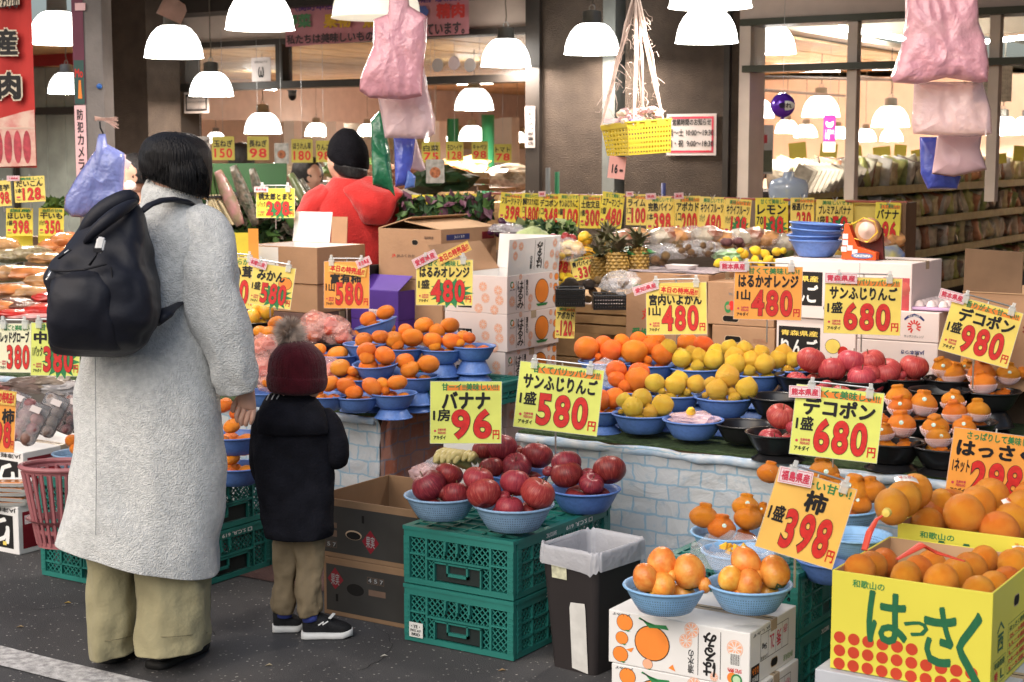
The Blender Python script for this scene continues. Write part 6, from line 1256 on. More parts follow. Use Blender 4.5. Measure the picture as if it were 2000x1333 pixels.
def shoe(fig, parent, L, heel, toe, w, h, m, sole=None, name='shoe'):
 """heel, toe: local ground points"""
 ax = (toe-heel); ln = ax.length; ax.normalize(); sd = Vector((ax.y, -ax.x, 0)); up = Vector((0, 0, 1)); prof = [(0, .55, .10, 1), (.08, .8, .02, 1.0), (.25, .85, .0, 1.0), (.45, .85, .0, .85), (.62, 1.0, .0, .62), (.8, 1.0, .0, .5), (.93, .72, .02, .4), (1.0, .35, .10, .28)]
 rg = []
 for (t, ww, z0, hh) in prof:
  c = heel+ax*ln*t; rg.append([c+sd*(w/2*ww*math.copysign(abs(math.cos(q))**.7, math.cos(q)))+up*(.012+h*(z0*.2+(hh)*(.5+.5*math.sin(q))**.8)) for q in [2*math.pi*j/20 for j in range(20)]])
 MB().rings(rg).build(name, m, parent, smooth=True, sub=1)
 if sole is not None:
  rg = []
  for (t, ww, z0, hh) in prof:
   c = heel+ax*ln*(t*1.03-.015); rg.append([c+sd*(w/2*ww*1.06*math.copysign(abs(math.cos(q))**.5, math.cos(q)))+up*(.012+.012*math.copysign(abs(math.sin(q))**.5, math.sin(q))+(.006 if t > .9 else 0)) for q in [2*math.pi*j/20 for j in range(20)]])
  MB().rings(rg).build('sole', sole, parent, smooth=True)
def G(px, py): q = Z(px, py, 0)-f.o; return Vector((q.dot(R), q.dot(FH), 0))
RUB = mat('rubber_dark', (.012, .012, .012), .7); WSOLE = mat('white_sole', (.7, .7, .68), .5, .1)
shoe(f, W_, 0, G(205, 1297), G(262, 1268)+Vector((.02, .06, 0)), .09, .085, SHOE, RUB); shoe(f, W_, 0, G(300, 1308), G(372, 1272)+Vector((.03, .05, 0)), .10, .09, SHOE, RUB)
def hair_shell(fig, rows, parent, m=HAIR, seed=2, n=44): return garment('hair', fig, parent, rows, m, n, .004, 16, seed, 2.1, dn=5)
hair_shell(f, [(300, 352, 398, 386, .07, 0), (283, 345, 408, 380, .085, 0), (273, 328, 413, 352, .098, 0), (272, 305, 414, 322, .103, 0), (278, 285, 411, 297, .10, 0), (290, 270, 400, 279, .088, 0), (308, 261, 384, 267, .065, 0), (326, 257, 364, 260, .03, 0)], W_)
mb = MB(); random.seed(11)
for i in range(420):
 t = random.random(); a = math.pi*(1.04+.92*t)  # camera facing half
 cx, cy = 343+69*math.cos(a), 0; y0 = 262+random.uniform(0, 50); 
 x1 = 343+71*math.cos(a); base = 345+ (x1-272)/141*42+random.uniform(-8, 10); ptsH = []
 for k in range(6):
  u = k/5; xx = 343+(x1-343)*(math.sin(u*math.pi/2)**.6)*(1-.10*max(0, u-.7)/.3); yy = 258+(base-258)*u; dep_ = -.105*math.sqrt(max(0, 1-((xx-343)/72)**2))*min(1, (.25+u*1.3)); ptsH.append(P(xx+random.uniform(-1.2, 1.2), yy, dep_*1.0-.002))
 mb.tube(ptsH, [.0013]*5+[.0004], 3, cap=False)
mb.build('hair_strands', HAIR, W_, smooth=True)
# backpack
NAVYC = mat('dark_navy_nylon', (.013, .014, .022), .55, .15, 4, .3, 18, .3); WEB = mat('webbing_black', (.01, .01, .014), .7); WBUK = mat('white_buckle', (.75, .75, .75), .3); ZIP = mat('zip_metal', (.5, .5, .52), .25, metal=.8)
bk = empty('backpack', f.o+(FH*-.25)+Vector((0, 0, .6)), YAW, 'black roll top backpack on the back of the woman in the grey coat', 'backpack')
class F2: pass
def Pb(px, py, dy=0): return P(px, py, dy)+Vector((0, .25, -.6))
f2 = F2(); f2.p = Pb; f2.hd = f.hd
yb = -.27
garment('pack_body', f2, bk, [(125, 694, 235, 697, .02, yb+.06), (108, 686, 262, 690, .055, yb+.04), (101, 662, 290, 668, .10, yb+.01), (99, 620, 312, 628, .125, yb), (97, 575, 312, 585, .13, yb), (98, 538, 304, 545, .128, yb), (112, 510, 296, 515, .12, yb+.01), (135, 482, 290, 480, .108, yb+.02), (157, 450, 284, 445, .09, yb+.03), (170, 425, 278, 412, .07, yb+.04), (200, 402, 270, 395, .05, yb+.05)], NAVYC, 60, .013, 10, 3, 3.6, dn=5)
tr = MB(); pth = [Pb(158, 462, yb-.02), Pb(175, 432, yb-.03), Pb(203, 408, yb-.02), Pb(232, 392, yb-.01), Pb(256, 382, yb), Pb(268, 396, yb+.03)]
tr.tube(pth, [.012, .021, .024, .023, .022, .016], 16, flat=1.1).build('roll_top', NAVYC, bk, smooth=True, sub=1)
pth = [Pb(162, 478, yb-.08), Pb(185, 450, yb-.10), Pb(215, 425, yb-.09), Pb(245, 405, yb-.05), Pb(270, 392, yb)]; MB().tube(pth, [.008, .017, .020, .018, .010], 12).build('fold', NAVYC, bk, smooth=True, sub=1)
pk = garment('front_pocket', f2, bk, [(104, 680, 238, 690, .03, yb-.05), (100, 640, 232, 645, .05, yb-.09), (98, 590, 225, 592, .055, yb-.10), (98, 545, 218, 535, .05, yb-.09), (112, 515, 213, 516, .03, yb-.06)], NAVYC, 48, .012, 11, 8, 3, dn=4)
MB().tube([Pb(99, 528, yb-.12), Pb(125, 530, yb-.15), Pb(165, 527, yb-.16), Pb(208, 516, yb-.14)], .0035, 6).build('zip_line', WEB, bk); MB().tube([Pb(99, 530, yb-.13), Pb(95, 540, yb-.135), Pb(91, 547, yb-.135)], .003, 6, flat=1.4).build('zip_pull', ZIP, bk)
MB().tube([Pb(206, 470, yb-.13), Pb(196, 482, yb-.15), Pb(186, 502, yb-.155), Pb(175, 518, yb-.15)], .007, 6, flat=.4).build('strap', WEB, bk)
b0 = Pb(196, 478, yb-.155); MB().box(-.012, .012, -.004, .004, -.014, .014).box(-.008, .008, -.006, .005, -.022, .02).build('buckle', WBUK, bk, b0, bevel=.002).rotation_euler = (0, .25, 0)
b0 = Pb(191, 489, yb-.158); MB().box(-.011, .011, -.005, .005, -.006, .006).build('buckle', WEB, bk, b0)
MB().tube([Pb(115, 505, yb-.13), Pb(128, 495, yb-.14), Pb(138, 488, yb-.13)], .006, 6, flat=.5).build('strap', WEB, bk); MB().tube([Pb(126, 495, yb-.147), Pb(134, 489, yb-.146)], .004, 6, flat=.5).build('buckle', WBUK, bk)
MB().tube([Pb(217, 522, yb-.13), Pb(220, 551, yb-.13)], .0022, 6).build('side_label', WEB, bk)
MB().tube([Pb(275, 415, yb+.06), Pb(292, 401, yb+.10), Pb(315, 392, yb+.13), Pb(340, 390, yb+.16), Pb(365, 395, yb+.19), Pb(385, 405, yb+.24)], [.012, .016, .018, .018, .016, .012], 10, flat=.45).build('shoulder_strap', NAVYC, bk, smooth=True)
MB().tube([Pb(300, 625, yb+.03), Pb(322, 612, yb+.05), Pb(335, 603, yb+.08), Pb(352, 592, yb+.14), Pb(390, 575, yb+.26)], [.05, .036, .018, .012, .012], 10, flat=.4).build('lower_strap', NAVYC, bk, smooth=True)
# child
f = Fig(597, 1243); P = f.p; K = empty('person', f.o, YAW, 'small child in a black coat and maroon bobble hat watching the fruit from behind', 'person')
BCOAT = mat('black_wool_coat', (.014, .014, .019), .92, .25, 20, .5, 160, .1); MAROON = mat('maroon_knit', (.075, .008, .014), .95, .2, 30, .5, 200, .1, sheen=.15); CHINO = mat('child_chino', (.25, .19, .115), .85, .12, 6, .3, 60, .2)
pts = [(P(585, 1010, 0), .07), (P(583, 900, 0), .075), (P(580, 820, 0), .06), (P(585, 790, 0), .032), (P(590, 765, 0), .034), (P(640, 840, .0), .03), (P(668, 900, .02), .026), (P(655, 870, .12), .02), (P(520, 840, 0), .03), (P(515, 920, .03), .025), (P(530, 900, .12), .02), (P(562, 1050, 0.02), .03), (P(556, 1200, .03), .018), (P(606, 1050, 0), .03), (P(608, 1205, -.03), .018)]
body(K, P(588, 742, .01), .078, (rad(-10), 0, rad(-48)), pts, [(0, 1), (1, 2), (2, 3), (3, 4), (2, 5), (5, 6), (6, 7), (2, 8), (8, 9), (9, 10), (0, 11), (11, 12), (0, 13), (13, 14)])
garment('coat', f, K, [(512, 1045, 650, 1046, .105, 0), (509, 1020, 654, 1022, .108, 0), (505, 960, 650, 962, .105, 0), (497, 900, 648, 905, .10, 0), (494, 860, 652, 865, .095, 0), (498, 820, 650, 825, .085, 0), (510, 795, 634, 796, .07, 0), (522, 778, 618, 778, .058, 0), (530, 768, 612, 768, .05, 0)], BCOAT, 56, .014, 11, 4, 2.4, dn=4)
tubegarment('sleeve', f, K, [(628, 805, 18, .035, 0), (645, 835, 25, .045, -.02), (656, 870, 26, .045, -.02), (658, 893, 26, .045, .0), (664, 880, 20, .038, .08), (668, 862, 13, .03, .13)], BCOAT, 30, .005, 12, 2)
tubegarment('sleeve', f, K, [(522, 805, 18, .035, .0), (512, 840, 22, .04, .0), (508, 890, 22, .04, .02), (512, 930, 20, .035, .06), (520, 930, 16, .03, .12)], BCOAT, 30, .005, 12, 7)
garment('hood', f, K, [(505, 850, 640, 850, .03, -.085), (500, 825, 640, 828, .055, -.075), (505, 800, 632, 802, .065, -.05), (514, 782, 622, 783, .06, -.02), (525, 770, 610, 772, .045, .01)], BCOAT, 40, .006, 10, 5, 2.2, dn=4)
garment('shirt_collar', f, K, [(518, 790, 560, 784, .03, -.02), (522, 775, 574, 772, .035, -.015), (530, 768, 580, 768, .035, 0)], mat('striped_shirt', (.6, .6, .6), .8, .1), K if False else K and 24, .002, 10, 1, 2, dn=3) if False else None
for k in range(4): MB().tube([P(520+k*10, 782-k, -.055), P(526+k*10, 770, -.05)], .0022, 5).build('collar_stripe', mat('white_stripe', (.6, .6, .6), .8), K)
def rib(name, rows, m, nr=26, amp=.0035, n=130):
 rg = []
 for row in dense(rows, 5):
  lx, ly, rx, ry, dr, yo = row; a = P(lx, ly, yo); b = P(rx, ry, yo); c = (a+b)/2; h = (b-a)/2
  rg.append([c+h*math.cos(t)*(1+amp/.09*abs(math.sin(t*nr)))+Vector((0, dr*math.sin(t)*(1+amp/.09*abs(math.sin(t*nr))), 0)) for t in [2*math.pi*j/n for j in range(n)]])
 return MB().rings(rg).build(name, m, K, smooth=True)
hat = rib('knitted_hat', [(534, 762, 618, 766, .078, 0), (527, 745, 634, 750, .094, 0), (525, 725, 636, 728, .096, 0), (528, 700, 633, 702, .094, 0), (537, 684, 622, 685, .082, 0), (550, 671, 606, 671, .058, 0), (565, 665, 590, 665, .025, 0)], MAROON)
rib('hat_brim', [(530, 763, 617, 768, .082, 0), (525, 757, 632, 762, .098, 0), (523, 742, 637, 748, .101, 0), (524, 732, 637, 738, .100, 0), (527, 728, 634, 733, .095, 0)], MAROON, 30, .004)
c = P(566, 650, .0); mb = MB(); random.seed(4); FUR = mat('fur_taupe', (.85, .70, .58), .9, .5, 40, col2=(.35, .27, .22)); Rp = .052
for i in range(2600):
 v = Vector((random.gauss(0, 1), random.gauss(0, 1), random.gauss(0, 1))).normalized(); L = Rp*random.uniform(.75, 1.25); s = v.orthogonal().normalized()*.0011; bend = Vector((random.uniform(-.3, .3), random.uniform(-.3, .3), random.uniform(-.35, .1)))*Rp*.35
 a = c+v*Rp*.2; m_ = c+v*L*.65+bend*.3; e = c+v*L+bend; mb.add([a-s, a+s, m_+s*.8, m_-s*.8, e], [(0, 1, 2, 3), (3, 2, 4)])
mb.build('pompom_fur', FUR, K); crumple('pompom_core', c, .026, .026, .026, FUR, None, None, 1, .1, 2).parent = K
garment('trouser_leg', f, K, [(532, 1195, 574, 1198, .035, .03), (531, 1180, 576, 1184, .042, .03), (532, 1140, 580, 1142, .045, .03), (535, 1100, 585, 1100, .048, .02), (535, 1050, 590, 1050, .055, .0), (540, 1020, 600, 1020, .06, 0)], CHINO, 40, .013, 22, 1, 2.2, dn=4)
garment('trouser_leg', f, K, [(586, 1206, 630, 1196, .038, -.03), (583, 1190, 632, 1180, .045, -.03), (580, 1150, 628, 1140, .047, -.02), (578, 1110, 632, 1104, .05, 0), (572, 1060, 634, 1056, .06, 0), (570, 1020, 636, 1020, .07, 0)], CHINO, 40, .013, 22, 4, 2.2, dn=4)
def Gc(px, py): q = Z(px, py, 0)-f.o; return Vector((q.dot(R), q.dot(FH), 0))
BSH = mat('black_mesh_shoe', (.014, .014, .016), .75, .3, 30, .4, 200); SOCK = mat('blue_sock', (.05, .07, .30), .8)
shoe(f, K, 0, Gc(533, 1234), Gc(583, 1240)+Vector((.01, .05, 0)), .065, .07, BSH, WSOLE); shoe(f, K, 0, Gc(590, 1247), Gc(688, 1244), .068, .078, BSH, WSOLE)
MB().tube([P(605, 1200, -.03), P(607, 1212, -.03)], .026, 14).build('sock', SOCK, K, smooth=True); MB().tube([P(556, 1192, .03), P(556, 1205, .03)], .024, 14).build('sock', SOCK, K, smooth=True)
MB().tube([P(622, 1222, -.075), P(632, 1215, -.075), P(630, 1221, -.078), P(641, 1214, -.076)], .0022, 5).build('flash_mark', WHITEP, K); MB().tube([P(644, 1208, -.05), P(652, 1199, -.02)], .006, 6, flat=.4).build('tongue_tab', WHITEP, K)
# stallholder in red hood
f = Fig(690, 500, z=.104, d=7.7); P = f.p; M_ = empty('person', f.o, YAW, 'stallholder in a red hooded top and black knitted cap turned away behind the cartons', 'person')
RED = mat('red_sweatshirt', (.36, .016, .015), .9, .15, 12, .4, 140, .15, sheen=.3); BCAP = mat('black_beanie', (.006, .006, .008), .95, .2, 40, .6, 160, .05); JEAN = mat('dark_jeans', (.03, .03, .05), .85)
hd = P(678, 320, .03)
pts = [(P(700, 560, 0), .12), (P(695, 470, 0), .13), (P(690, 395, 0), .11), (P(690, 352, .0), .055), (P(683, 335, .0), .055), (P(625, 400, .0), .05), (P(612, 460, .05), .045), (P(650, 490, .22), .035), (P(750, 395, .0), .05), (P(765, 470, .05), .045), (P(735, 500, .22), .035), (P(670, 680, 0), .09), (P(670, 800, 0), .06), (Vector((-.1, 0, .05)), .05), (P(730, 680, 0), .09), (P(730, 800, 0), .06), (Vector((.12, 0, .05)), .05)]
body(M_, hd, .108, (rad(-22), 0, rad(48)), pts, [(0, 1), (1, 2), (2, 3), (3, 4), (2, 5), (5, 6), (6, 7), (2, 8), (8, 9), (9, 10), (0, 11), (11, 12), (12, 13), (0, 14), (14, 15), (15, 16)])
garment('hooded_top', f, M_, [(636, 560, 764, 560, .16, 0), (630, 520, 764, 520, .165, 0), (622, 470, 770, 470, .165, 0), (615, 420, 772, 425, .15, 0), (622, 385, 762, 395, .13, 0), (645, 358, 742, 366, .10, 0), (655, 345, 730, 352, .08, 0)], RED, 56, .016, 6, 4, 2.4, dn=4)
tubegarment('sleeve', f, M_, [(650, 378, 26, .06, -.02), (622, 405, 34, .08, -.03), (606, 440, 34, .08, -.03), (618, 472, 32, .07, .0), (655, 485, 24, .055, .14)], RED, 44, .016, 9, 3)
tubegarment('sleeve', f, M_, [(738, 380, 24, .06, 0), (762, 420, 26, .07, 0), (766, 470, 24, .065, .03), (745, 498, 20, .05, .15)], RED, 30, .006, 10, 5)
garment('hood', f, M_, [(715, 440, 750, 441, .012, -.15), (700, 422, 764, 420, .028, -.155), (684, 398, 778, 394, .04, -.145), (674, 378, 786, 380, .045, -.12), (670, 364, 784, 372, .045, -.09), (674, 352, 760, 356, .04, -.05), (690, 343, 742, 345, .025, -.02)], RED, 52, .014, 8, 8, 2.1, dn=4)
garment('trousers', f, M_, [(640, 900, 755, 900, .10, 0), (638, 700, 760, 700, .13, 0), (636, 540, 764, 540, .155, 0)], JEAN, 30, .006, 6, 1, 2.3, dn=3)
garment('knitted_cap', f, M_, [(648, 318, 714, 340, .112, .03), (640, 305, 721, 325, .118, .03), (641, 288, 720, 302, .115, .03), (648, 270, 714, 282, .10, .03), (660, 256, 702, 262, .07, .03), (672, 250, 690, 252, .03, .03)], BCAP, 44, .005, 14, 2, 2.1, dn=4)
garment('hair', f, M_, [(664, 345, 712, 352, .07, -.02), (652, 330, 718, 342, .09, -.0), (650, 316, 719, 330, .10, .01)], HAIR, 30, .004, 18, 2, 2.1, dn=3)
# far people
def far(px, py, d, r_px, label, shirt, mask=False, yawd=0, cap=None):
 s = d/FPX; base = D(px, py, d); o = empty('person', (base.x, base.y, .104), YAW+rad(yawd), label, 'person'); hz_ = base.z-.104; r = r_px*s
 pts = [(Vector((0, 0, hz_-.62)), .11), (Vector((0, 0, hz_-.4)), .11), (Vector((0, 0, hz_-.24)), .085), (Vector((0, 0, hz_-.14)), .045), (Vector((0, 0, hz_-.05)), .045), (Vector((-.19, 0, hz_-.28)), .05), (Vector((-.23, .02, hz_-.55)), .04), (Vector((-.2, .2, hz_-.68)), .03), (Vector((.19, 0, hz_-.28)), .05), (Vector((.23, .02, hz_-.55)), .04), (Vector((.2, .2, hz_-.68)), .03), (Vector((-.09, 0, hz_-.95)), .07), (Vector((-.1, 0, .05)), .045), (Vector((.09, 0, hz_-.95)), .07), (Vector((.1, 0, .05)), .045)]
 body(o, Vector((0, .0, hz_)), .102, (rad(-10), 0, rad(180)), pts, [(0, 1), (1, 2), (2, 3), (3, 4), (2, 5), (5, 6), (6, 7), (2, 8), (8, 9), (9, 10), (0, 11), (11, 12), (0, 13), (13, 14)])
 MB().rings([[Vector((a_*math.cos(q), b_*math.sin(q), z_)) for q in [2*math.pi*j/28 for j in range(28)]] for (a_, b_, z_) in ((.2, .15, hz_-.95), (.2, .15, hz_-.6), (.23, .14, hz_-.35), (.2, .12, hz_-.22), (.08, .07, hz_-.14))]).build('jacket', shirt, o, smooth=True, sub=1)
 MB().lathe([(.0, .125), (.06, .115), (.095, .07), (.108, .0), (.10, -.05)], 26, fn=lambda q, z: 1+.02*math.sin(q*9)).build('hair' if not cap else 'cap', cap or HAIR, o, (0, .02, hz_+.01), smooth=True)
 if mask: crumple('face_mask', Vector((0, -.085, hz_-.055)), .058, .03, .038, mat('mask_pink', (.7, .55, .52), .8), None, None, 2, .03, 2).parent = o
 return o
far(262, 345, 9.2, 22, 'masked shop worker between the blue bags and the woman hair', mat('dark_apron', (.08, .02, .02), .8), mask=True, yawd=-15)
far(603, 345, 10.5, 18, 'dark haired shopper inside behind the vegetables, left of the knitted cap', mat('black_jacket', (.012, .012, .015), .8), yawd=40)
far(473, 312, 12.5, 16, 'black haired shopper far inside behind the hung cards', mat('dark_jacket', (.03, .03, .035), .8), yawd=160)
far(1474, 338, 11.5, 14, 'small shopper far inside behind the right window frame', mat('brown_jacket', (.12, .06, .04), .8), yawd=10)
# hanging bags
def pillow(name, outline, d, th, m, label, cat='plastic bag', group='bundles of plastic carrier bags', seed=1, parent=None, lean=0, n_in=11, wr_=.17):
 """closed cushion from an outline given in picture pixels at depth d, real thickness th"""
 c = sum((D(x, y, d) for x, y in outline), Vector())/len(outline); pts = []
 k = len(outline)
 for i in range(k):   # subdivide and round
  a, b = outline[i], outline[(i+1) % k]
  m_ = max(2, int(math.hypot(b[0]-a[0], b[1]-a[1])/3))
  for j in range(m_): pts.append((a[0]+(b[0]-a[0])*j/m_, a[1]+(b[1]-a[1])*j/m_))
 L = [D(x, y, d)-c for x, y in pts]; mb = MB(); rings = []
 cen = Vector((0, 0, 0))
 for side in (-1, 1):
  for s in range(n_in+1):
   t = s/n_in
   if side == 1 and s == n_in: continue
   q = t if side == -1 else 1-t-1/n_in
   if side == 1: q = 1-(s+1)/n_in
   hgt = math.sqrt(max(0, 1-q**2.6))*th/2; ring = []
   for i, v in enumerate(L):
    p = cen+(v-cen)*(q if q > 0 else .02); w_ = noise.noise(Vector((p.x*9, p.z*5, seed)))*th*wr_+(.2-abs(noise.noise(Vector((p.x*22+p.z*6, p.z*11, seed+3)))))*th*wr_*1.6
    ring.append(p+FH*(side*(hgt+ (w_ if q < .97 else 0))*1.0))
   rings.append(ring)
 mb.rings(rings, True); o = mb.build(name, m, parent, c if parent is None else None, smooth=True)
 if label: tag(o, label, cat, group)
 return o
def plast(name, c, a=.82): return mat(name, c, .17, .1, 6, .7, 48, .6, alpha=a, coat=.4)
PK1 = plast('pink_bag_plastic', (.86, .42, .49), .74); PK2 = plast('pale_pink_bag_plastic', (.86, .62, .64), .62); GRB = plast('green_bag_plastic', (.015, .16, .07), .95); BLB = plast('blue_bag_plastic', (.07, .10, .50), .93); BLL = plast('lilac_blue_bag_plastic', (.20, .24, .56), .9); LBP = plast('light_blue_bag_plastic', (.12, .22, .6), .8)
dA = 5.6
pillow('carrier_bag', [(762, -20), (795, -20), (800, 12), (835, 33), (833, 85), (826, 140), (824, 188), (790, 195), (722, 192), (702, 178), (703, 158), (706, 145), (728, 92), (730, 38), (757, 28)], dA, .07, PK1, 'thick bundle of deep pink carrier bags hanging top centre, uppermost', seed=2)
pillow('carrier_bag', [(828, 130), (832, 150), (836, 175), (850, 235), (849, 262), (832, 272), (752, 270), (738, 190), (800, 188)], dA+.12, .06, PK2, 'pale pink bundle of carrier bags hanging below the deep pink one', seed=5)
pillow('carrier_bag', [(742, 215), (752, 230), (756, 268), (762, 300), (766, 345), (772, 385), (760, 372), (728, 362), (725, 300), (724, 235)], dA+.25, .06, GRB, 'dark green bundle of carrier bags hanging behind the pink ones', seed=7)
pillow('carrier_bag', [(768, 268), (812, 266), (806, 320), (792, 362), (772, 366), (770, 300)], dA+.2, .05, BLB, 'narrow blue bundle of carrier bags under the central pink bundle', seed=9)
pillow('carrier_bag', [(796, 330), (812, 345), (810, 366), (790, 370), (792, 345)], dA+.2, .03, LBP, 'small wrinkled light blue bag end under the blue bundle', seed=4)
pillow('carrier_bag', [(812, 268), (822, 300), (832, 332), (822, 336), (796, 328), (806, 300)], dA+.28, .03, PK2, 'small pale pink bag corner right of the narrow blue bundle', seed=11)
dB = 5.0
pillow('carrier_bag', [(1768, -20), (1910, -20), (1912, 45), (1926, 80), (1932, 130), (1930, 160), (1912, 162), (1848, 152), (1790, 165), (1745, 162), (1740, 152), (1760, 90), (1768, 45)], dB, .08, PK1, 'large pink bundle of carrier bags hanging at the upper right', seed=14)
pillow('carrier_bag', [(1785, 160), (1920, 160), (1936, 215), (1938, 262), (1918, 266), (1890, 268), (1784, 262), (1780, 240), (1784, 190)], dB+.1, .07, PK2, 'wide pale pink bundle directly below the large pink one at upper right', seed=17)
pillow('carrier_bag', [(1830, 265), (1918, 262), (1914, 290), (1928, 332), (1862, 346), (1820, 340), (1826, 300)], dB+.2, .05, mat('dusty_pink_bag_plastic', (.66, .42, .44), .35, .12, 6, .35, 14, .5, alpha=.85), 'dusty pink bag hanging lowest in the upper right bundle', seed=19)
pillow('carrier_bag', [(1796, 268), (1830, 268), (1822, 330), (1838, 345), (1878, 346), (1870, 370), (1812, 370), (1798, 340)], dB+.28, .05, BLB, 'deep blue bag bundle at the bottom of the upper right bags', seed=21)
dC = 7.1
bb = pillow('carrier_bag', [(193, 262), (206, 262), (210, 282), (243, 300), (244, 312), (240, 375), (238, 400), (200, 410), (160, 425), (140, 424), (125, 410), (127, 385), (150, 345), (188, 290)], dC, .08, BLL, 'big lilac blue bundle of carrier bags hanging on the brown post', seed=23, wr_=.12)
pillow('carrier_bag', [(241, 300), (246, 303), (241, 384), (237, 380)], dC+.06, .02, PK2, 'pink bag edge behind the lilac blue bundle on the post', seed=25)
pillow('paper_tag', [(245, 310), (257, 318), (250, 332), (243, 325)], dC-.02, .004, PINKC, 'little pink paper tag sticking out beside the lilac blue bags', 'tag', 'small tags', 27)
q = [D(195, 238, 7.1), D(196, 250, 7.1), D(202, 262, 7.1)]; tag(MB().tube([v-q[0] for v in q], .004, 6).build('hook', mat('hook_black', (.01, .01, .01), .4), None, q[0]), 'black wire hook holding the lilac blue bags to the post', 'hook')
mb = MB(); q0 = D(215, 238, 7.2); random.seed(2)
for i in range(40): a = D(185, 232, 7.25)+Vector((0, 0, random.uniform(-.01, .01))); mb.tube([a-q0, D(205+random.uniform(-3, 3), 234+random.uniform(-3, 3), 7.22)-q0, D(228+random.uniform(-4, 4), 236+random.uniform(-8, 16), 7.2)-q0], .0012, 3)
STR = mat('pink_twine', (.62, .42, .36), .9, .2, 30); tag(mb.build('twine', STR, None, q0), 'frayed pink twine tied round the brown post', 'twine')
pillow('paper_tag', [(318, 0), (340, -6), (362, 10), (365, 22), (353, 48), (318, 32), (305, 26)], 7.9, .03, mat('worn_kraft_tag', (.42, .27, .22), .8, .2, 10), 'worn brownish paper pad tied over a lamp cap', 'paper pad', 'small tags', 31)
# yellow hanging basket
YPL = mat('yellow_basket_plastic', (.58, .43, .03), .4, .08); d = 6.0; s = d/FPX
c = D(1245, 300, d); r = empty('hanging_basket', c, YAW, 'yellow perforated plastic basket hung on frayed pink twine', 'basket')
nrx = D(1226, 240, d)-c
def Lp(px, py, dd=0): q = D(px, py, d+dd)-c; return Vector((q.dot(R), q.dot(FH), q.z))
def perf(A, B, C_, E_, nx, nz, name):
 """perforated plate A-B top left/right, E-C bottom left/right"""
 mb = MB(); th = Vector((0, .004, 0))
 f_ = lambda u, v: (A*(1-u)+B*u)*(1-v)+(E_*(1-u)+C_*u)*v
 k = .30
 for i in range(nx):
  for j in range(nz):
   u0, u1, v0, v1 = i/nx, (i+1)/nx, j/nz, (j+1)/nz; uc, vc = (u0+u1)/2, (v0+v1)/2; hu, hv = (u1-u0)*k, (v1-v0)*k
   if j == 0 or j == nz-1 and False: mb.add([f_(u0, v0), f_(u1, v0), f_(u1, v1), f_(u0, v1)], [(0, 1, 2, 3)]); continue
   o8 = [f_(u0, v0), f_(u1, v0), f_(u1, v1), f_(u0, v1)]; i8 = [f_(uc+hu*math.cos(t), vc+hv*math.sin(t)) for t in [math.pi*(q+.5)/4+math.pi for q in range(8)]]
   mb.add(o8+i8, [(0, 1, 6, 5), (0, 5, 4), (1, 7, 6), (1, 2, 8, 7), (2, 9, 8), (2, 3, 10, 9), (3, 11, 10), (3, 0, 4, 11)])
 o = mb.build(name, YPL, r); sm = o.modifiers.new('t', 'SOLIDIFY'); sm.thickness = .0035; return o
a, b_, c1, e1 = Lp(1226, 240), Lp(1311, 233, .0), Lp(1310, 298, .0), Lp(1228, 304, 0)
l0, l1 = Lp(1174, 247, .17), Lp(1186, 305, .17); br0 = b_+(l0-a); br1 = c1+(l1-e1)
perf(a, b_, c1, e1, 15, 7, 'long_side'); perf(l0, a, e1, l1, 8, 7, 'short_side'); perf(b_, br0, br1, c1, 8, 7, 'short_side'); perf(l0, br0, br1, l1, 15, 7, 'long_side')
MB().rings([[e1, c1, br1, l1], [v+Vector((0, 0, .005)) for v in (e1, c1, br1, l1)]]).build('basket_floor', YPL, r)
MB().tube([a, b_, br0, l0, a], .0045, 8).build('rim', YPL, r)
TRN = []
top = Lp(1243, -20, .06)
for i, (p0, mx) in enumerate(((Lp(1237, 245), 1240), (Lp(1296, 238), 1262), (l0, 1215), (br0, 1250))):
 mb = MB(); mid = Lp(mx, 130, .03+.03*i); random.seed(i)
 for k in range(9):
  o1 = Vector((random.uniform(-.006, .006), random.uniform(-.006, .006), 0)); m2 = (p0+top)/2+Vector((random.uniform(-.012, .012), random.uniform(-.01, .01), 0)); mb.tube([top+o1, (top+m2)/2+o1*2, m2, (m2+p0)/2+o1, p0], .0028, 5)
 for k in range(26):
  t = random.uniform(.15, .95); q = top.lerp(p0, t); v = [q]; 
  for j in range(4): v.append(v[-1]+Vector((random.uniform(-.018, .018), random.uniform(-.01, .01), random.uniform(-.03, .008))))
  mb.tube(v, .0009, 3)
 mb.build('twine', mat('pale_pink_twine', (.70, .55, .48), .9, .15, 30), r)
random.seed(8)
for i in range(34):
 q = a.lerp(b_, random.uniform(-.15, .85))+Vector((0, random.uniform(.02, .14), random.uniform(.0, .045))); cc = random.choice([PK2, mat('sweet_wrap_white', (.75, .7, .66), .3, .2, 30), mat('sweet_wrap_purple', (.2, .12, .4), .3), mat('sweet_wrap_pink', (.8, .5, .5), .3), mat('sweet_wrap_cream', (.75, .6, .45), .3), PK1])
 o = crumple('wrapped_sweet', r.matrix_basis @ q if False else Vector((0, 0, 0)), .018, .014, .013, cc, None, None, i, .5, 2); o.location = c+R*q.x+FH*q.y+Vector((0, 0, q.z)); tag(o, 'wrapped sweet heaped in the yellow hanging basket', 'sweet', 'wrapped sweets in the yellow basket')
S = MB().box(-.045, .02, -.001, .001, -.055, .03).build('price_slip', mat('salmon_paper', (.78, .38, .33), .6, .05), r, Lp(1212, 322, .1)); S.rotation_euler = (0, rad(6), rad(-8)); letter(S, frame((-.045, -.002, -.055), (1, 0, 0), (0, 0, 1)), (.014, .02, .036, .055), '16', BLACK, .04); letter(S, frame((-.045, -.002, -.055), (1, 0, 0), (0, 0, 1)), (.042, .028, .058, .038), '番', BLACK, .02)
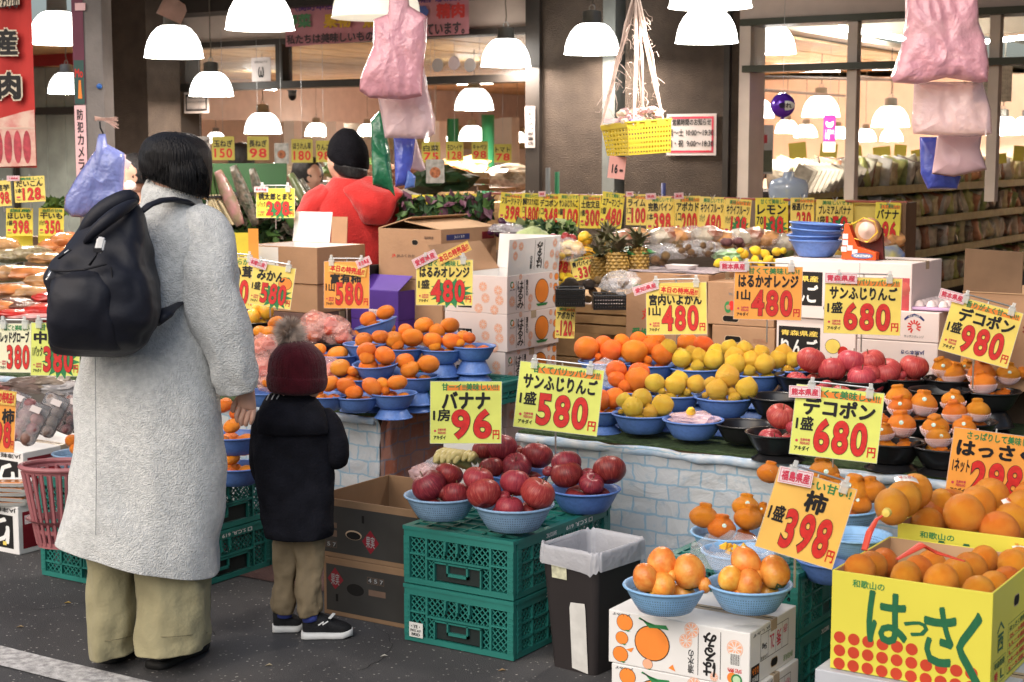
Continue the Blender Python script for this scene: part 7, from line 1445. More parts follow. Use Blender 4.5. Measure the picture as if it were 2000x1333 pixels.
MB().box(-.04, .07, -.01, .03, 0, .016).build('pink_sheet', PK2, r, Lp(1200, 240, .1))
# boxes of the back row, on a bench
BY0 = 5.92
tag(MB().box(-3.3, .2, BY0-.01, 6.58, .104, .70).build('display_bench', mat('bench_brown', (.13, .08, .05), .8, .3), None), 'brown bench carrying the back row of cartons', 'bench')
def fbx(x0, y0, x1, y1, Y, sy, label, m=KRAFT, zb=None, **k):
 a = YP(x0, y1, Y); b = YP(x1, y0, Y); z0 = a.z if zb is None else zb
 return carton(b.x, Y, z0, b.x-a.x, sy, b.z-z0, label, m=m, **k)+(b.x-a.x, b.z-z0)
o, ff, fs, ft, W, H = fbx(1222, 538, 1384, 652, BY0, .36, 'kraft carton with green and red lettering under the newspapers', zb=.702)
letter(o, ff, (.08*W, .17*H, .30*W, .32*H), '愛媛', GREENP, .03); letter(o, ff, (.20*W, .42*H, .31*W, .56*H), '丸', REDP, .02); letter(o, ff, (.04*W, .80*H, .2*W, .86*H), '愛媛県産', GREENP, .01)
o, ff, fs, ft, W, H = fbx(1390, 642, 1513, 700, BY0, .34, 'lower kraft carton with an oval handle hole left of the apple cartons', zb=.702); hole(o, ff, .34*W, .62*H); letter(o, ff, (.66*W, .55*H, .9*W, .68*H), '安芸農協', mat('print_faded', (.4, .2, .12), .7), .01); z1 = .702+H
o, ff, fs, ft, W, H = fbx(1372, 556, 1513, 640, BY0, .34, 'upper kraft carton with a green leaf mark and handle hole', zb=z1+.002); hole(o, ff, .40*W, .15*H)
patch(o, ff, disc(.36*W, .42*H, .016, 16, .024), GREENP, .0007); patch(o, ff, disc(.36*W, .42*H, .010, 16), KRAFT, .0011); patch(o, ff, disc(.41*W, .46*H, .012, 16, .02), REDP, .0009); letter(o, ff, (.36*W, .70*H, .5*W, .76*H), '有田', GREYP, 0)
def ringo(px, ff, W, H, o):
 x0, y0, x1, y1 = px; patch(o, ff, rect(x0*W, y0*H, x1*W, y1*H), BLACK, .0006); letter(o, ff, ((x0+.03)*W, (y0+(y1-y0)*.70)*H, (x1-.03)*W, (y0+(y1-y0)*.88)*H), '青森県産', YE, .02, z=.0012); letter(o, ff, ((x0+.03)*W, (y0+(y1-y0)*.08)*H, (x1-.03)*W, (y0+(y1-y0)*.62)*H), 'りんご', WHITEP, .03, z=.0012)
WPK = mat('pinkish_white_cardboard', (.76, .66, .64), .55, .05, 4)
o, ff, fs, ft, W, H = fbx(1515, 628, 1672, 730, BY0-.02, .36, 'white apple carton with a black title panel and a fruit picture', m=WPK, zb=.702); ringo((.03, .18, .56, .82), ff, W, H, o); z1 = .702+H
orange_print(o, ff, .72*W, .46*H, .030, YE, False); patch(o, ff, disc(.85*W, .36*H, .022, 16), REDP, .001); letter(o, ff, (.66*W, .74*H, .92*W, .90*H), 'つがる', MAGENTA, .0)
o, ff, fs, ft, W, H = fbx(1512, 516, 1782, 600, BY0-.03, .36, 'wide white apple carton under the stacked blue bowls and tape dispenser', m=WPK, zb=z1+.002); ringo((.03, .22, .36, .80), ff, W, H, o); patch(o, ff, rect(.80*W, .05*H, .985*W, .76*H), mat('apple_photo', (.45, .07, .08), .4, .3, 10), .0007); patch(o, ff, disc(.86*W, .35*H, .03, 18), mat('apple_photo2', (.55, .12, .10), .4, .3, 20), .0010); patch(o, ff, disc(.94*W, .58*H, .028, 18), MATS['apple_photo2'], .0010); ztop = z1+.002+H; letter(o, ff, (.37*W, .14*H, .43*W, .24*H), 'らい', BLACK, .02); patch(o, ff, rect(.628*W, .02*H, .631*W, .99*H), GREYP, .0007)
o, ff, fs, ft, W, H = fbx(1672, 672, 1832, 735, BY0-.05, .36, 'lower white carton with upside down navy lettering behind the apples', m=WPK, zb=.702); letter(o, ff, (.55*W, .62*H, .84*W, .78*H), 'JA熊本つき', NAVY, .03, flip=True); z1 = .702+H
o, ff, fs, ft, W, H = fbx(1674, 612, 1835, 668, BY0-.05, .36, 'upper white orange carton with a red petal emblem under the purple tray', m=WPK, zb=z1+.002)
cx, cy = .70*W, .50*H
for k in range(11):
 t = rad(-60+k*30); q = [(cx+.011*math.cos(t-.25), cy+.011*math.sin(t-.25)), (cx+.026*math.cos(t-.12), cy+.026*math.sin(t-.12)), (cx+.027*math.cos(t+.12), cy+.027*math.sin(t+.12)), (cx+.011*math.cos(t+.25), cy+.011*math.sin(t+.25))]
 patch(o, ff, q, REDP, .0007) if k % 11 else None
patch(o, ff, [(cx-.04, cy+.028), (cx-.025, cy+.042), (cx, cy+.05), (cx+.025, cy+.042), (cx+.04, cy+.028), (cx+.036, cy+.022), (cx+.02, cy+.034), (cx, cy+.04), (cx-.02, cy+.034), (cx-.036, cy+.022)], NAVY, .0007); letter(o, ff, (cx-.022, cy+.037, cx+.022, cy+.044), 'BEST ORANGE', WHITEP, 0, z=.001); letter(o, ff, (cx-.038, cy-.042, cx+.038, cy-.032), 'サンサンオレンジ', GREYP, .02); letter(o, ff, (.10*W, .30*H, .30*W, .40*H), 'JA熊本果実', GREYP, .01); patch(o, ff, disc(.06*W, .36*H, .005, 10), REDP, .0008); zt2 = z1+.002+H
PTR = mat('lilac_pulp_tray', (.55, .38, .60), .7, .1); TRW = mat('foam_cap_white', (.78, .66, .66), .6, .05)
q = YP(1815, 612, BY0-.02); r = empty('fruit_tray', (q.x, BY0+.1, zt2), 0, 'lilac moulded tray of pale foam caps on the petal emblem carton', 'tray'); MB().box(-.16, .16, -.12, .14, .004, .016).build('tray_sheet', PTR, r, bevel=.004)
dm = MB().lathe([(0, .024), (.014, .018), (.02, 0)], 12).mesh('foam_cap', True)
for i in range(7):
 for j in range(5): link('foam_cap', dm, TRW, r, (-.14+i*.046, -.09+j*.05, .017))
o, ff, fs, ft, W, H = fbx(1875, 580, 2100, 735, BY0-.25, .4, 'open kraft carton with a raised flap at the right edge', m=KRAFT, zb=.704, opened=True, inner=KRAFTL)
fl = MB().box(0, .205, -.003, .003, 0, .155).build('flap', mat('brown_inner_flap', (.20, .12, .07), .8, .15), o, (-W, .01, H)); fl.rotation_euler = (rad(5), rad(2), 0); MB().box(-W, 0, -.004, .0, -.001, .002).build('rim', KRAFTL, o, (0, 0, H)); letter(o, ff, (.55*W, .60*H, .72*W, .75*H), '果', mat('crimson_on_kraft', (.25, .04, .03), .7), .03)
tag(MB().tube([D(1965+18*math.cos(t)-0, 560-50*math.sin(t), 6.9)-D(1980, 560, 6.9) for t in [math.pi*i/10 for i in range(11)]], .012, 10).build('chair_back', BLACK, None, D(1995, 560, 6.9)), 'curved black chair back at the right edge behind the open carton', 'chair')
q = YP(1300, 528, BY0+.1)
for k in range(4):
 mb = MB(); n = 8; W = .36
 for i in range(n+1):
  for j in range(2): mb.v.append((-W/2+W*i/n, -.12+.26*j, .004*math.sin(i*.9+k)+k*.004))
 for i in range(n): mb.f.append((i*2, i*2+2, i*2+3, i*2+1))
 o = mb.build('newspaper', mat('newsprint', (.55, .46, .48), .8, .3, 60, col2=(.3, .25, .28)), None, (q.x+.02*k, BY0+.13, .702+.0+ (YP(1300, 538, BY0).z-.702)+.002)); o.rotation_euler = (0, 0, rad(4*k-6)); s_ = o.modifiers.new('t', 'SOLIDIFY'); s_.thickness = .0015; tag(o, 'old newspaper sheet lying on the green lettered carton', 'newspaper', 'newspapers on the carton')
zt3 = YP(1300, 538, BY0).z+.02
tag(MB().rings([rrect(.05, .032, .008, 0), rrect(.062, .042, .01, .018), rrect(.060, .040, .01, .018), rrect(.048, .03, .008, .003)]).build('foam_tray', mat('foam_white', (.72, .68, .68), .6, .05), None, (YP(1310, 518, BY0).x, BY0+.1, zt3)), 'white foam tray on the newspapers', 'tray')
for k in range(4):
 p = YP(1586, 500, 6.05); o = link('bowl', bowl_me(BLUEB), None, None, (p.x+random.uniform(-.006, .006), 6.08, ztop+.003+k*.02+(.006 if k > 1 else 0)), (rad(random.uniform(-2, 2)), rad([0, 0, 3, 3][k]), 0), (.108, .108, .108)); tag(o, 'empty blue bowl in the stack on the wide apple carton, ' + ['lowest of four', 'second from the bottom', 'third from the bottom', 'topmost of four'][k], 'bowl', 'stacked empty blue bowls')
p = YP(1668, 512, 6.0); r = empty('tape_dispenser', (p.x, 6.0, ztop+.002), 0, 'orange and black bag sealing tape dispenser on the wide apple carton', 'tape dispenser'); ORD = mat('orange_enamel', (.72, .09, .02), .3, .05); sd = MB()
out = [(-.045, 0), (.095, 0), (.095, .03), (.06, .04), (.02, .05), (.0, .09), (-.02, .14), (-.035, .14), (-.04, .10)]
sd.rings([[(x, -.02, z) for x, z in out], [(x, .02, z) for x, z in out]]).build('side_plate', ORD, r, bevel=.002)
out = [(-.01, .0), (.11, .0), (.10, .12), (.05, .155), (0, .15)]; MB().rings([[(x, .025, z) for x, z in out], [(x, .045, z) for x, z in out]]).build('back_plate', mat('dark_red_enamel', (.10, .012, .012), .35), r)
My = Matrix.Translation((.055, 0, .115)) @ Matrix.Rotation(rad(90), 4, 'X')
MB().lathe([(.018, -.02), (.046, -.02), (.048, -.018), (.048, .018), (.046, .02), (.018, .02)], 28, M=My).build('tape_roll', mat('amber_tape', (.45, .22, .10), .35, .1), r, smooth=True); MB().lathe([(0, .028), (.012, .027), (.014, .022), (.034, .021), (.036, .018)], 24, M=My).build('hub', mat('pale_hub', (.62, .45, .38), .4), r, smooth=True)
MB().tube([(-.04, -.005, .125), (.02, -.02, .15), (.045, -.03, .165), (.09, -.03, .15), (.10, -.02, .11), (.06, -.02, .07), (-.01, -.01, .085)], .0022, 6).build('rubber_band', mat('yellow_band', (.75, .55, .04), .5), r)
patch(r, frame((-.015, -.0215, .005), (1, 0, 0), (0, 0, 1)), disc(.055, .011, .045, 20, .0115), NAVY, .0008); patch(r, frame((-.015, -.0215, .005), (1, 0, 0), (0, 0, 1)), disc(.055, .011, .043, 20, .010), mat('label_blue', (.15, .2, .35), .4), .0011); letter(r, frame((-.015, -.0215, .005), (1, 0, 0), (0, 0, 1)), (.02, .006, .09, .016), 'YOKOYAMA', WHITEP, .03, z=.0016)
for (x, z) in ((-.03, .09), (-.03, .065), (-.035, .04), (-.01, .045), (.01, .03)): MB().box(x-.011, x+.011, -.022, -.0205, z-.010, z+.010).build('sticker', PINKC, r)
p = YP(1540, 372, 7.35); tag(MB().lathe([(0, -.07), (.09, -.07), (.098, -.06), (.095, -.03), (.098, .0), (.095, .03), (.085, .05), (.03, .065), (.025, .09), (0, .092)], 28).build('water_bottle', mat('blue_water_bottle', (.35, .45, .62), .1, .1, alpha=.6, spec=.7), None, p, smooth=True), 'big pale blue water bottle behind the row of cards, under the right window', 'water bottle')
# rear counter with produce
RC = mat('counter_wood', (.40, .25, .12), .7, .3, 6, .2, 40)
r = empty('rear_counter', (-4.9, 6.72, .104), 0, 'slatted wooden counter carrying pineapples, kiwis and lemons', 'counter')
MB().box(0, 5, 0, .62, .70, .73).build('top', RC, r); MB().box(0, 5, .02, .05, 0, .70).build('front_board', RC, r)
for k in range(5): MB().box(0, 5, -.006, .018, .70-.13*(k+1)+.006, .70-.13*k).build('slat', RC, r, bevel=.003)
def rear(x0, x1, y0, y1, Y, name, label, m, cat='crate'):
 a = YP(x0, y1, Y); b = YP(x1, y0, Y); o = MB().box(a.x, b.x, Y, Y+.3, a.z, b.z).build(name, m, None, bevel=.004); tag(o, label, cat); return o
A = YP(1118, 668, 6.45); B = YP(1228, 598, 6.45); r = empty('wooden_crate', (A.x, 6.45, .70), 0, 'light wooden slatted crate under the black kiwi and avocado baskets', 'crate')
for k in range(3): z0 = .0+k*(B.z-.70)/3; MB().box(0, B.x-A.x+.1, -.008, .008, z0+.004, z0+(B.z-.70)/3-.004).build('slat', RC, r, bevel=.002); MB().box(-.012, .004, 0, .3, z0+.004, z0+(B.z-.70)/3-.004).build('slat', RC, r)
MB().box(0, B.x-A.x+.1, 0, .3, B.z-.70-.01, B.z-.70).build('crate_top', mat('bubble_sheet', (.6, .5, .48), .4, .2, 60, .5, 90), r)
def scatter(kind, items, d, what, dj=.06, group=None):
 for i, (x, y, rp) in enumerate(items):
  dd = d+random.uniform(-dj, dj); fruit(kind, D(x, y, dd), rp*dd/FPX, what, group or what, (random.uniform(0, 3), random.uniform(0, 3), random.uniform(0, 6)))
scatter('mango', [(1143, 468, 17), (1128, 485, 15), (1150, 492, 15), (1112, 478, 12), (1140, 462, 12)], 7.0, 'yellow mango in the heap left of the pineapples', .06, 'mangoes')
scatter('lemon', [(1095+random.uniform(-6, 20), y, 9) for y in (478, 486, 494, 500, 540, 548, 556, 563) for _ in (0, 1)], 6.95, 'small yellow fruit in film behind the papaya card', .1)
scatter('applel', [(1090, 468, 10), (1104, 464, 10), (1116, 468, 10), (1080, 466, 9)], 7.1, 'dark red apple in the row behind the mangoes')
scatter('egg', [(958+random.uniform(0, 58), 432+random.uniform(0, 26), 9) for _ in range(16)], 7.2, 'shiny eggplant in the heap above the white cartons', .1)
scatter('lemon', [(1476, 490, 12), (1454, 497, 11), (1495, 497, 11), (1475, 508, 10), (1500, 508, 11), (1517, 492, 11), (1436, 512, 10), (1462, 514, 9), (1486, 516, 9), (1404, 514, 11), (1420, 508, 9), (1512, 512, 9), (1530, 490, 8), (1446, 490, 8)], 6.6, 'lemon in the heap left of the stacked blue bowls', .05)
scatter('avo', [(1116, 556, 16), (1103, 560, 11), (1150, 556, 13)], 6.55, 'dark avocado in the black basket behind the white cartons', .03)
scatter('kiwi', [(1170+i*14, 548+((i*7) % 11), 10) for i in range(5)]+[(1158, 570, 11), (1148, 585, 9), (1182, 566, 10), (1198, 564, 10), (1212, 556, 9)], 6.6, 'brown kiwi in film above the wooden crate', .04)
scatter('kiwi', [(1316+random.uniform(0, 80), 478+random.uniform(-4, 22), 8) for _ in range(22)]+[(1280, 508, 11), (1300, 500, 11), (1294, 512, 10)], 6.8, 'bagged kiwi in the long packs right of the pineapples', .08)
scatter('taro', [(1390+random.uniform(-20, 60), 470+random.uniform(0, 14), 10) for _ in range(8)], 7.0, 'dark kiwi in the row behind the lemons', .05)
for i, (x, y, rx, rz, m, lab) in enumerate(((1300, 492, .13, .035, FILM, 'clear film bag of kiwis right of the pineapples'), (1362, 486, .12, .035, FILM, 'long clear kiwi bag above the lime card'), (1212, 552, .08, .05, FILM, 'film pack of kiwis on the black basket'), (1235, 492, .10, .02, mat('green_leaf_pack', (.05, .25, .07), .4, .4, 20), 'green film pack lying behind the newspapers'), (1425, 500, .07, .03, mat('green_white_pack', (.35, .55, .3), .35, .5, 30), 'green and white bag left of the lemons'), (990, 446, .07, .02, FILM, 'clear bag over the eggplants'), (1105, 488, .08, .05, FILM, 'clear bag over small yellow fruit'))):
 crumple('film_bag', D(x, y, 6.85 if i != 2 else 6.5), rx, .08, rz, m, lab, 'bag', i*2+3, .3, group='film bags on the rear counter')
def blackbasket(x0, x1, y0, y1, d, lab):
 a = D(x0, y1, d); b = D(x1, y0, d); W = (b-a).dot(R); H = b.z-a.z; r = empty('black_basket', a, YAW, lab, 'basket', 'black baskets on the wooden crate'); mb = MB()
 for (y_, l) in ((0, W), (.14, W)):
  for k in range(4): mb.box(0, l, y_-.002, y_+.002, H*k/4, H*k/4+H*.17)
  for k in range(13): mb.box(l*k/12-.002, l*k/12+.002, y_-.002, y_+.002, 0, H)
 for x_ in (0, W): mb.box(x_-.002, x_+.002, 0, .14, 0, H*.95)
 mb.box(0, W, 0, .14, 0, .004).build('basket_shell', BLKB, r); MB().tube([(0, 0, H), (W, 0, H), (W, .14, H), (0, .14, H), (0, 0, H)], .004, 6).build('rim', BLKB, r)
blackbasket(1160, 1222, 578, 606, 6.42, 'black perforated basket of film packed kiwis'); blackbasket(1086, 1142, 566, 600, 6.42, 'plain black basket of avocados')
PIN = mat('pineapple_rind', (.36, .20, .04), .6, .3, 12, col2=(.16, .10, .02)); PINL = mat('pineapple_leaf', (.08, .11, .035), .6, .35, 14, col2=(.16, .13, .08))
def pineapple(px, py, d, rw, hh, lab, seed):
 random.seed(seed); p = D(px, py, d); r = empty('pineapple', p, random.random()*6, lab, 'pineapple', 'pineapples on the rear counter'); s = d/FPX; R_, H = rw*s, hh*s; mb = MB()
 mb.lathe([(R_*.6, -H), (R_*.9, -H*.7), (R_*.97, 0), (R_*.85, H*.6), (R_*.5, H)], 18)
 mb.build('rind', PIN, r, smooth=True); eyes = MB()
 for row in range(9):
  t = row/8; z = -H*.85+t*1.7*H; rr = R_*(.97-.32*abs(t-.45)**1.6*1.6)
  for k in range(11):
   a = 2*math.pi*(k+(row % 2)*.5)/11; c_ = Vector((rr*math.cos(a), rr*math.sin(a), z)); n_ = Vector((math.cos(a), math.sin(a), 0)); tt = Vector((-math.sin(a), math.cos(a), 0)); w_ = R_*.27; u = Vector((0, 0, 1))
   eyes.add([c_-tt*w_, c_-u*w_*.8, c_+tt*w_, c_+u*w_*.8, c_+n_*w_*.55], [(0, 1, 4), (1, 2, 4), (2, 3, 4), (3, 0, 4)])
 eyes.build('eyes', mat('pineapple_eye', (.45, .27, .06), .5, .4, 25, col2=(.22, .14, .04)), r); lv = MB()
 for k in range(46):
  a = random.uniform(0, 6.28); el_ = random.uniform(.25, 1.45); L = random.uniform(.07, .125); dr = Vector((math.cos(a)*math.cos(el_), math.sin(a)*math.cos(el_), math.sin(el_))); sd_ = Vector((-math.sin(a), math.cos(a), 0))*.009; b0 = Vector((0, 0, H*.9)); m1 = b0+dr*L*.5+Vector((0, 0, .01)); e_ = b0+dr*L+Vector((math.cos(a)*.02, math.sin(a)*.02, -.012)); lv.add([b0-sd_*.6, b0+sd_*.6, m1+sd_, m1-sd_, e_, m1-Vector((0, 0, .003))], [(0, 1, 5), (1, 2, 5), (0, 5, 3), (3, 5, 4), (5, 2, 4)])
 lv.build('leaf_crown', PINL, r)
pineapple(1206, 522, 6.75, 22, 30, 'pineapple in the middle of three with a tall dark crown', 1); pineapple(1246, 512, 6.8, 21, 30, 'pineapple at the right of three, next to the newspapers', 2); pineapple(1172, 528, 6.9, 20, 26, 'pineapple at the left half hidden by the papaya card', 3)
pineapple(1185, 498, 7.05, 20, 28, 'pineapple at the back showing only its crown', 4)
LEAF = mat('leafy_green', (.10, .18, .04), .7, .5, 8, .3, 20); DKG = mat('dark_leaf', (.02, .06, .02), .7, .4)
def leafheap(name, px0, px1, py0, py1, d, n, cols, label, size=.035, seed=1, depth=.15):
 random.seed(seed); r = None; mbs = [MB() for _ in cols]; c = D((px0+px1)/2, (py0+py1)/2, d)
 for i in range(n):
  x, y = random.uniform(px0, px1), random.uniform(py0, py1); q = D(x, y, d+random.uniform(0, depth))-c; a, b_ = Vector((random.gauss(0, 1), random.gauss(0, 1), random.gauss(0, 1))).normalized(), None; b_ = a.orthogonal().normalized(); s = size*random.uniform(.6, 1.3)
  mbs[i % len(cols)].add([q-a*s, q-b_*s*.5+a.cross(b_)*s*.15, q+a*s, q+b_*s*.5+a.cross(b_)*s*.15], [(0, 1, 2), (0, 2, 3)])
 o = mbs[0].build(name, cols[0], None, c); o['kind'] = 'stuff'; tag(o, label, 'greens')
 for m_, cc in zip(mbs[1:], cols[1:]): m_.build('leaves', cc, o)['kind'] = 'stuff'
 return o
leafheap('leafy_greens', 1010, 1120, 436, 470, 7.3, 500, [LEAF, DKG, mat('cabbage', (.35, .42, .2), .6)], 'heaped leafy greens under the row of cards left of the mangoes')
for i, (x, y) in enumerate(((1028, 462), (1052, 464), (1040, 458))): crumple('cabbage', D(x, y, 7.05), .05, .05, .035, MATS['cabbage'], 'pale cabbage half peeking over the open white carton', 'cabbage', i+40, .12, group='cabbages behind the carton')
REDBAG = mat('reddish_bagged_veg', (.35, .12, .07), .25, .5, 30, .6, 20, .6, col2=(.6, .45, .35))
random.seed(21)
for i in range(26):
 x = 1225+i*20.5; crumple('bagged_vegetable', D(x+random.uniform(-5, 5), 462+random.uniform(-6, 8)+(.02*(x-1225)), 7.35), .07, .06, .045, [REDBAG, mat('orange_bagged_veg', (.6, .3, .12), .25, .5, 25, .6, 20, .6), FILM, mat('pale_bagged_veg', (.55, .48, .38), .25, .4, 25, .6, 20, .6)][i % 4], ['reddish', 'orange', 'clear', 'pale'][i % 4]+' glossy bag of vegetables behind the hanging card row, ' + ['left part', 'centre', 'right part'][i//9], 'bag', i, .25, 2, group='bags of vegetables behind the card row')
a = YP(955, 378, 7.16); b_ = YP(1772, 396, 7.16); tag(MB().tube([Vector((0, 0, 0)), b_-a], .006, 8).build('hanging_rail', mat('rail_red', (.3, .08, .06), .4), None, a), 'thin red rail the row of small price cards hangs from', 'rail')
A = YP(1590, 520, 7.2); B = YP(1772, 397, 7.2); tag(MB().box(A.x, B.x, 7.2, 7.23, A.z, B.z).build('back_board', mat('yellow_board', (.60, .48, .12), .6, .3, 5), None), 'yellowish board behind the banana cards', 'board')
tag(MB().box(B.x-.01, B.x+.012, 7.15, 7.3, A.z-.2, B.z+.003).build('end_panel', mat('brown_panel_edge', (.16, .09, .05), .7), None), 'thin brown end panel at the right of the card row', 'panel')
q = YP(1738, 500, 7.18); pillow('snack_bag', [(1716, 483), (1752, 478), (1768, 495), (1768, 520), (1740, 520), (1722, 505)], 7.0, .05, mat('blue_yellow_bag', (.45, .4, .15), .35, .6, 12, col2=(.08, .15, .4)), 'blue and yellow printed bag behind the tape dispenser', 'bag', 'printed bags', 2)
for (x0, x1, y0, y1, Y, lab) in ((857, 975, 378, 425, 7.6, 'long light wooden box behind the cherry tomato card'), (868, 955, 336, 372, 9.4, 'light wooden box inside, in front of the green columns')):
 A = YP(x0, y1, Y); B = YP(x1, y0, Y); r = empty('wooden_box', (A.x, Y, A.z), 0, lab, 'box', 'light wooden boxes'); H = B.z-A.z
 for k in range(3): MB().box(0, B.x-A.x, -.01, .01, H*k/3+.003, H*(k+1)/3-.003).build('slat', RC, r, bevel=.002)
 MB().box(.0, B.x-A.x, .0, .35, 0, .02).build('box_floor', RC, r); MB().box(0, .015, .01, .35, 0, H).build('end_board', RC, r)
tag(MB().box(-.12, .12, -.01, .01, 0, .05).build('box_label', WP, None, YP(905, 378, 9.3)), 'white and pink strip label on the inner wooden box', 'label')
# central cartons
p = D(862, 550, 6.95)
o, ff, fs, ft = carton(p.x, p.y, .104, .35, .42, p.z-.104-.26, 'kraft carton low in the brown stack', m=KRAFT)
o, ff, fs, ft = carton(p.x+.005, p.y, p.z-.258, .34, .42, .256, 'middle kraft carton of the brown stack behind the top mandarin bowl', m=KRAFT); letter(o, ff, (.12, .07, .26, .09), 'JAふくおか嘉穂', mat('faded_black', (.12, .07, .05), .7), .02); letter(o, ff, (.09, .07, .115, .09), 'JA', REDP, .02)
o, ff, fs, ft = carton(p.x, p.y, p.z, .34, .44, .223, 'upper kraft carton with a gaping flap on the brown stack', m=KRAFT, opened=True, inner=KRAFTL); hole(o, ff, .20, .165, .016, .011); letter(o, ff, (.10, .095, .2, .112), 'JAふくおか', MATS['faded_black'], .02); letter(o, ff, (.075, .095, .095, .112), 'JA', REDP, .02); letter(o, ff, (.25, .18, .3, .194), '福岡県産', MATS['faded_black'], .01); patch(o, fs, rect(.04, .175, .22, .20), NAVY); letter(o, fs, (.10, .18, .18, .195), 'JAふくおか', WHITEP, .0, z=.0012); patch(o, fs, rect(.32, .17, .42, .203), REDC)
fl = MB().box(-.002, .002, 0, .44, 0, .20).build('flap', KRAFTL, o, (0, 0, .223)); fl.rotation_euler = (0, rad(-80), 0); fl = MB().box(-.002, .002, 0, .44, 0, .19).build('flap', KRAFTL, o, (-.34, 0, .223)); fl.rotation_euler = (0, rad(74), 0)
p = D(762, 655, 6.9)
o, ff, fs, ft = carton(p.x, p.y+.1, .104, .46, .36, .45, 'dark red carton low behind the bagged red fruit', m=REDC)
for k in range(3):
 o, ff, fs, ft = carton(p.x, p.y+.06, .555+k*.13, .26, .36, .128, ['purple carton lowest behind the mandarins', 'purple banana carton with an orange stripe behind the persimmon card', 'open purple carton with a raised flap behind the persimmon card'][k], m=PURC, opened=k == 2, inner=KRAFTL)
 patch(o, ff, rect(0.005, .055, .255, .075), ORP, .0006) if k == 1 else None; patch(o, ff, rect(.10, .015, .17, .045), PINKC, .0008); letter(o, ff, (.105, .02, .165, .04), 'JAハイナン' if k else '静岡県産', BLACK, .01, z=.0013)
 if k == 2: fl = MB().box(-.26, 0, -.002, .002, 0, .12).build('flap', PURC, o, (0, 0.003, .128)); fl.rotation_euler = (rad(-60), 0, 0); fl = MB().box(-.002, .002, 0, .36, 0, .12).build('flap', KRAFTD, o, (-.26, 0, .128)); fl.rotation_euler = (0, rad(30), 0)
p = D(565, 505, 7.0); o, ff, fs, ft = carton(p.x+.14, p.y+.02, p.z-.11, .42, .34, .16, 'open white lined carton with a raised flap left of the red hood', m=KRAFT, opened=True, inner=WCARD)
fl = MB().box(-.42, -.20, -.002, .002, 0, .14).build('flap', WCARD, o, (0, .335, .16)); fl.rotation_euler = (rad(-10), 0, 0); patch(o, ff, rect(0.001, .02, .20, .155), WCARD); fl = MB().box(-.19, -.10, -.002, .002, 0, .12).build('flap', KRAFT, o, (0, .335, .16)); fl.rotation_euler = (rad(-4), 0, 0)
for k, (zz, hh_, m_) in enumerate(((p.z-.24, .128, KRAFT), (p.z-.40, .158, mat('dark_brown_carton', (.14, .08, .07), .7)), (p.z-.62, .218, REDC))):
 carton(p.x+.13, p.y+.03, zz, .46, .34, hh_, ['plain kraft carton under the open white box', 'dark carton third from the top behind the mandarin card', 'dark red carton at the bottom behind the mandarin card'][k], m=m_)
tag(MB().box(-7.5, p.x+.14, p.y+.02, p.y+.4, .104, p.z-.622).build('display_bench', MATS['bench_brown'], None), 'dark bench under the cartons left of the red hood', 'bench')
tag(MB().box(-5.4, -3.72, 5.76, 6.2, .104, .60).build('display_bench', MATS['bench_brown'], None), 'low dark bench behind the mandarin table', 'bench')
A = D(412, 375, 8.9); tag(MB().box(0, .42, 0, .02, 0, .16).build('board', mat('green_board', (.012, .06, .014), .6, .1), None, A), 'flat green board behind the long vegetables', 'board'); bpy.data.objects['board'].rotation_euler = (rad(-10), 0, YAW)
LKW = mat('leek_white', (.62, .52, .32), .5, .2, 5); LKG = mat('leek_green', (.06, .13, .03), .6, .3)
random.seed(5)
r = empty('leek_bundle', D(440, 420, 8.0), YAW, 'bundle of pale long leeks with dark green tops, leaning behind the grey shoulder', 'leeks')
wm, gm = MB(), MB(); s8 = 8.0/FPX
for i in range(26):
 t = i/25; x0, x1 = (395+t*50-440)*s8, (405+t*18+random.uniform(-3, 3)-440)*s8; xb = (405+t*45-440)*s8; yy = random.uniform(0, .05)
 wm.tube([(xb+.02, yy, -.05), ((x1+xb)/2, yy, .05), (x1, yy, .10)], .0055, 6); gm.tube([(x1, yy, .10), (x1-.01+random.uniform(-.02, .01), yy, .2), (x1-.03+random.uniform(-.03, .02), yy, .25)], [.0055, .006, .002], 5)
wm.build('leek_stems', LKW, r); gm.build('leek_tops', LKG, r); MB().box(-.13, -.02, -.012, .06, .085, .095).build('band', BLACK, r)
for i, (xa, ya, xb, yb_, wpx, m_, lab) in enumerate(((425, 335, 470, 440, 16, mat('pink_film_veg', (.45, .22, .22), .2, .4, 20, .6, 20, .6, col2=(.25, .2, .12)), 'pinkish film wrapped roots leaning behind the shoulder'), (455, 325, 500, 440, 14, mat('dark_net_veg', (.04, .05, .03), .35, .6, 40, .8, 60, .5, col2=(.2, .16, .12)), 'dark netted vegetables leaning left of the tomato card'), (492, 330, 520, 430, 12, MATS['dark_net_veg'], 'second dark net left of the tomato card'), (568, 340, 620, 440, 16, mat('green_blue_wrap', (.10, .14, .05), .3, .5, 16, .4, 20, .5, col2=(.16, .18, .10)), 'film wrapped leeks with blue print leaning right of the tomato card'), (588, 350, 632, 420, 10, MATS['dark_net_veg'], 'dark film pack leaning beside the red hood'), (545, 370, 575, 445, 14, LKG, 'dark green bundle under the tomato card'))):
 d = 8.0+.05*i; a, b_ = D(xa, ya, d), D(xb, yb_, d); n_ = 9; v = [a.lerp(b_, k/n_) for k in range(n_+1)]; o = MB().tube([q-a for q in v], [wpx*d/FPX*(.35+.65*math.sin(math.pi*min(1, .12+.75*k/n_))) for k in range(n_+1)], 12, flat=.6).build('wrapped_vegetable', m_, None, a, smooth=True); tag(o, lab, 'vegetable pack', 'long wrapped vegetables')
leafheap('vegetable_heap', 400, 640, 395, 470, 8.3, 900, [LKG, DKG, MATS['dark_net_veg']], 'dark green vegetables heaped behind the tomato card', .05, 7, .3)
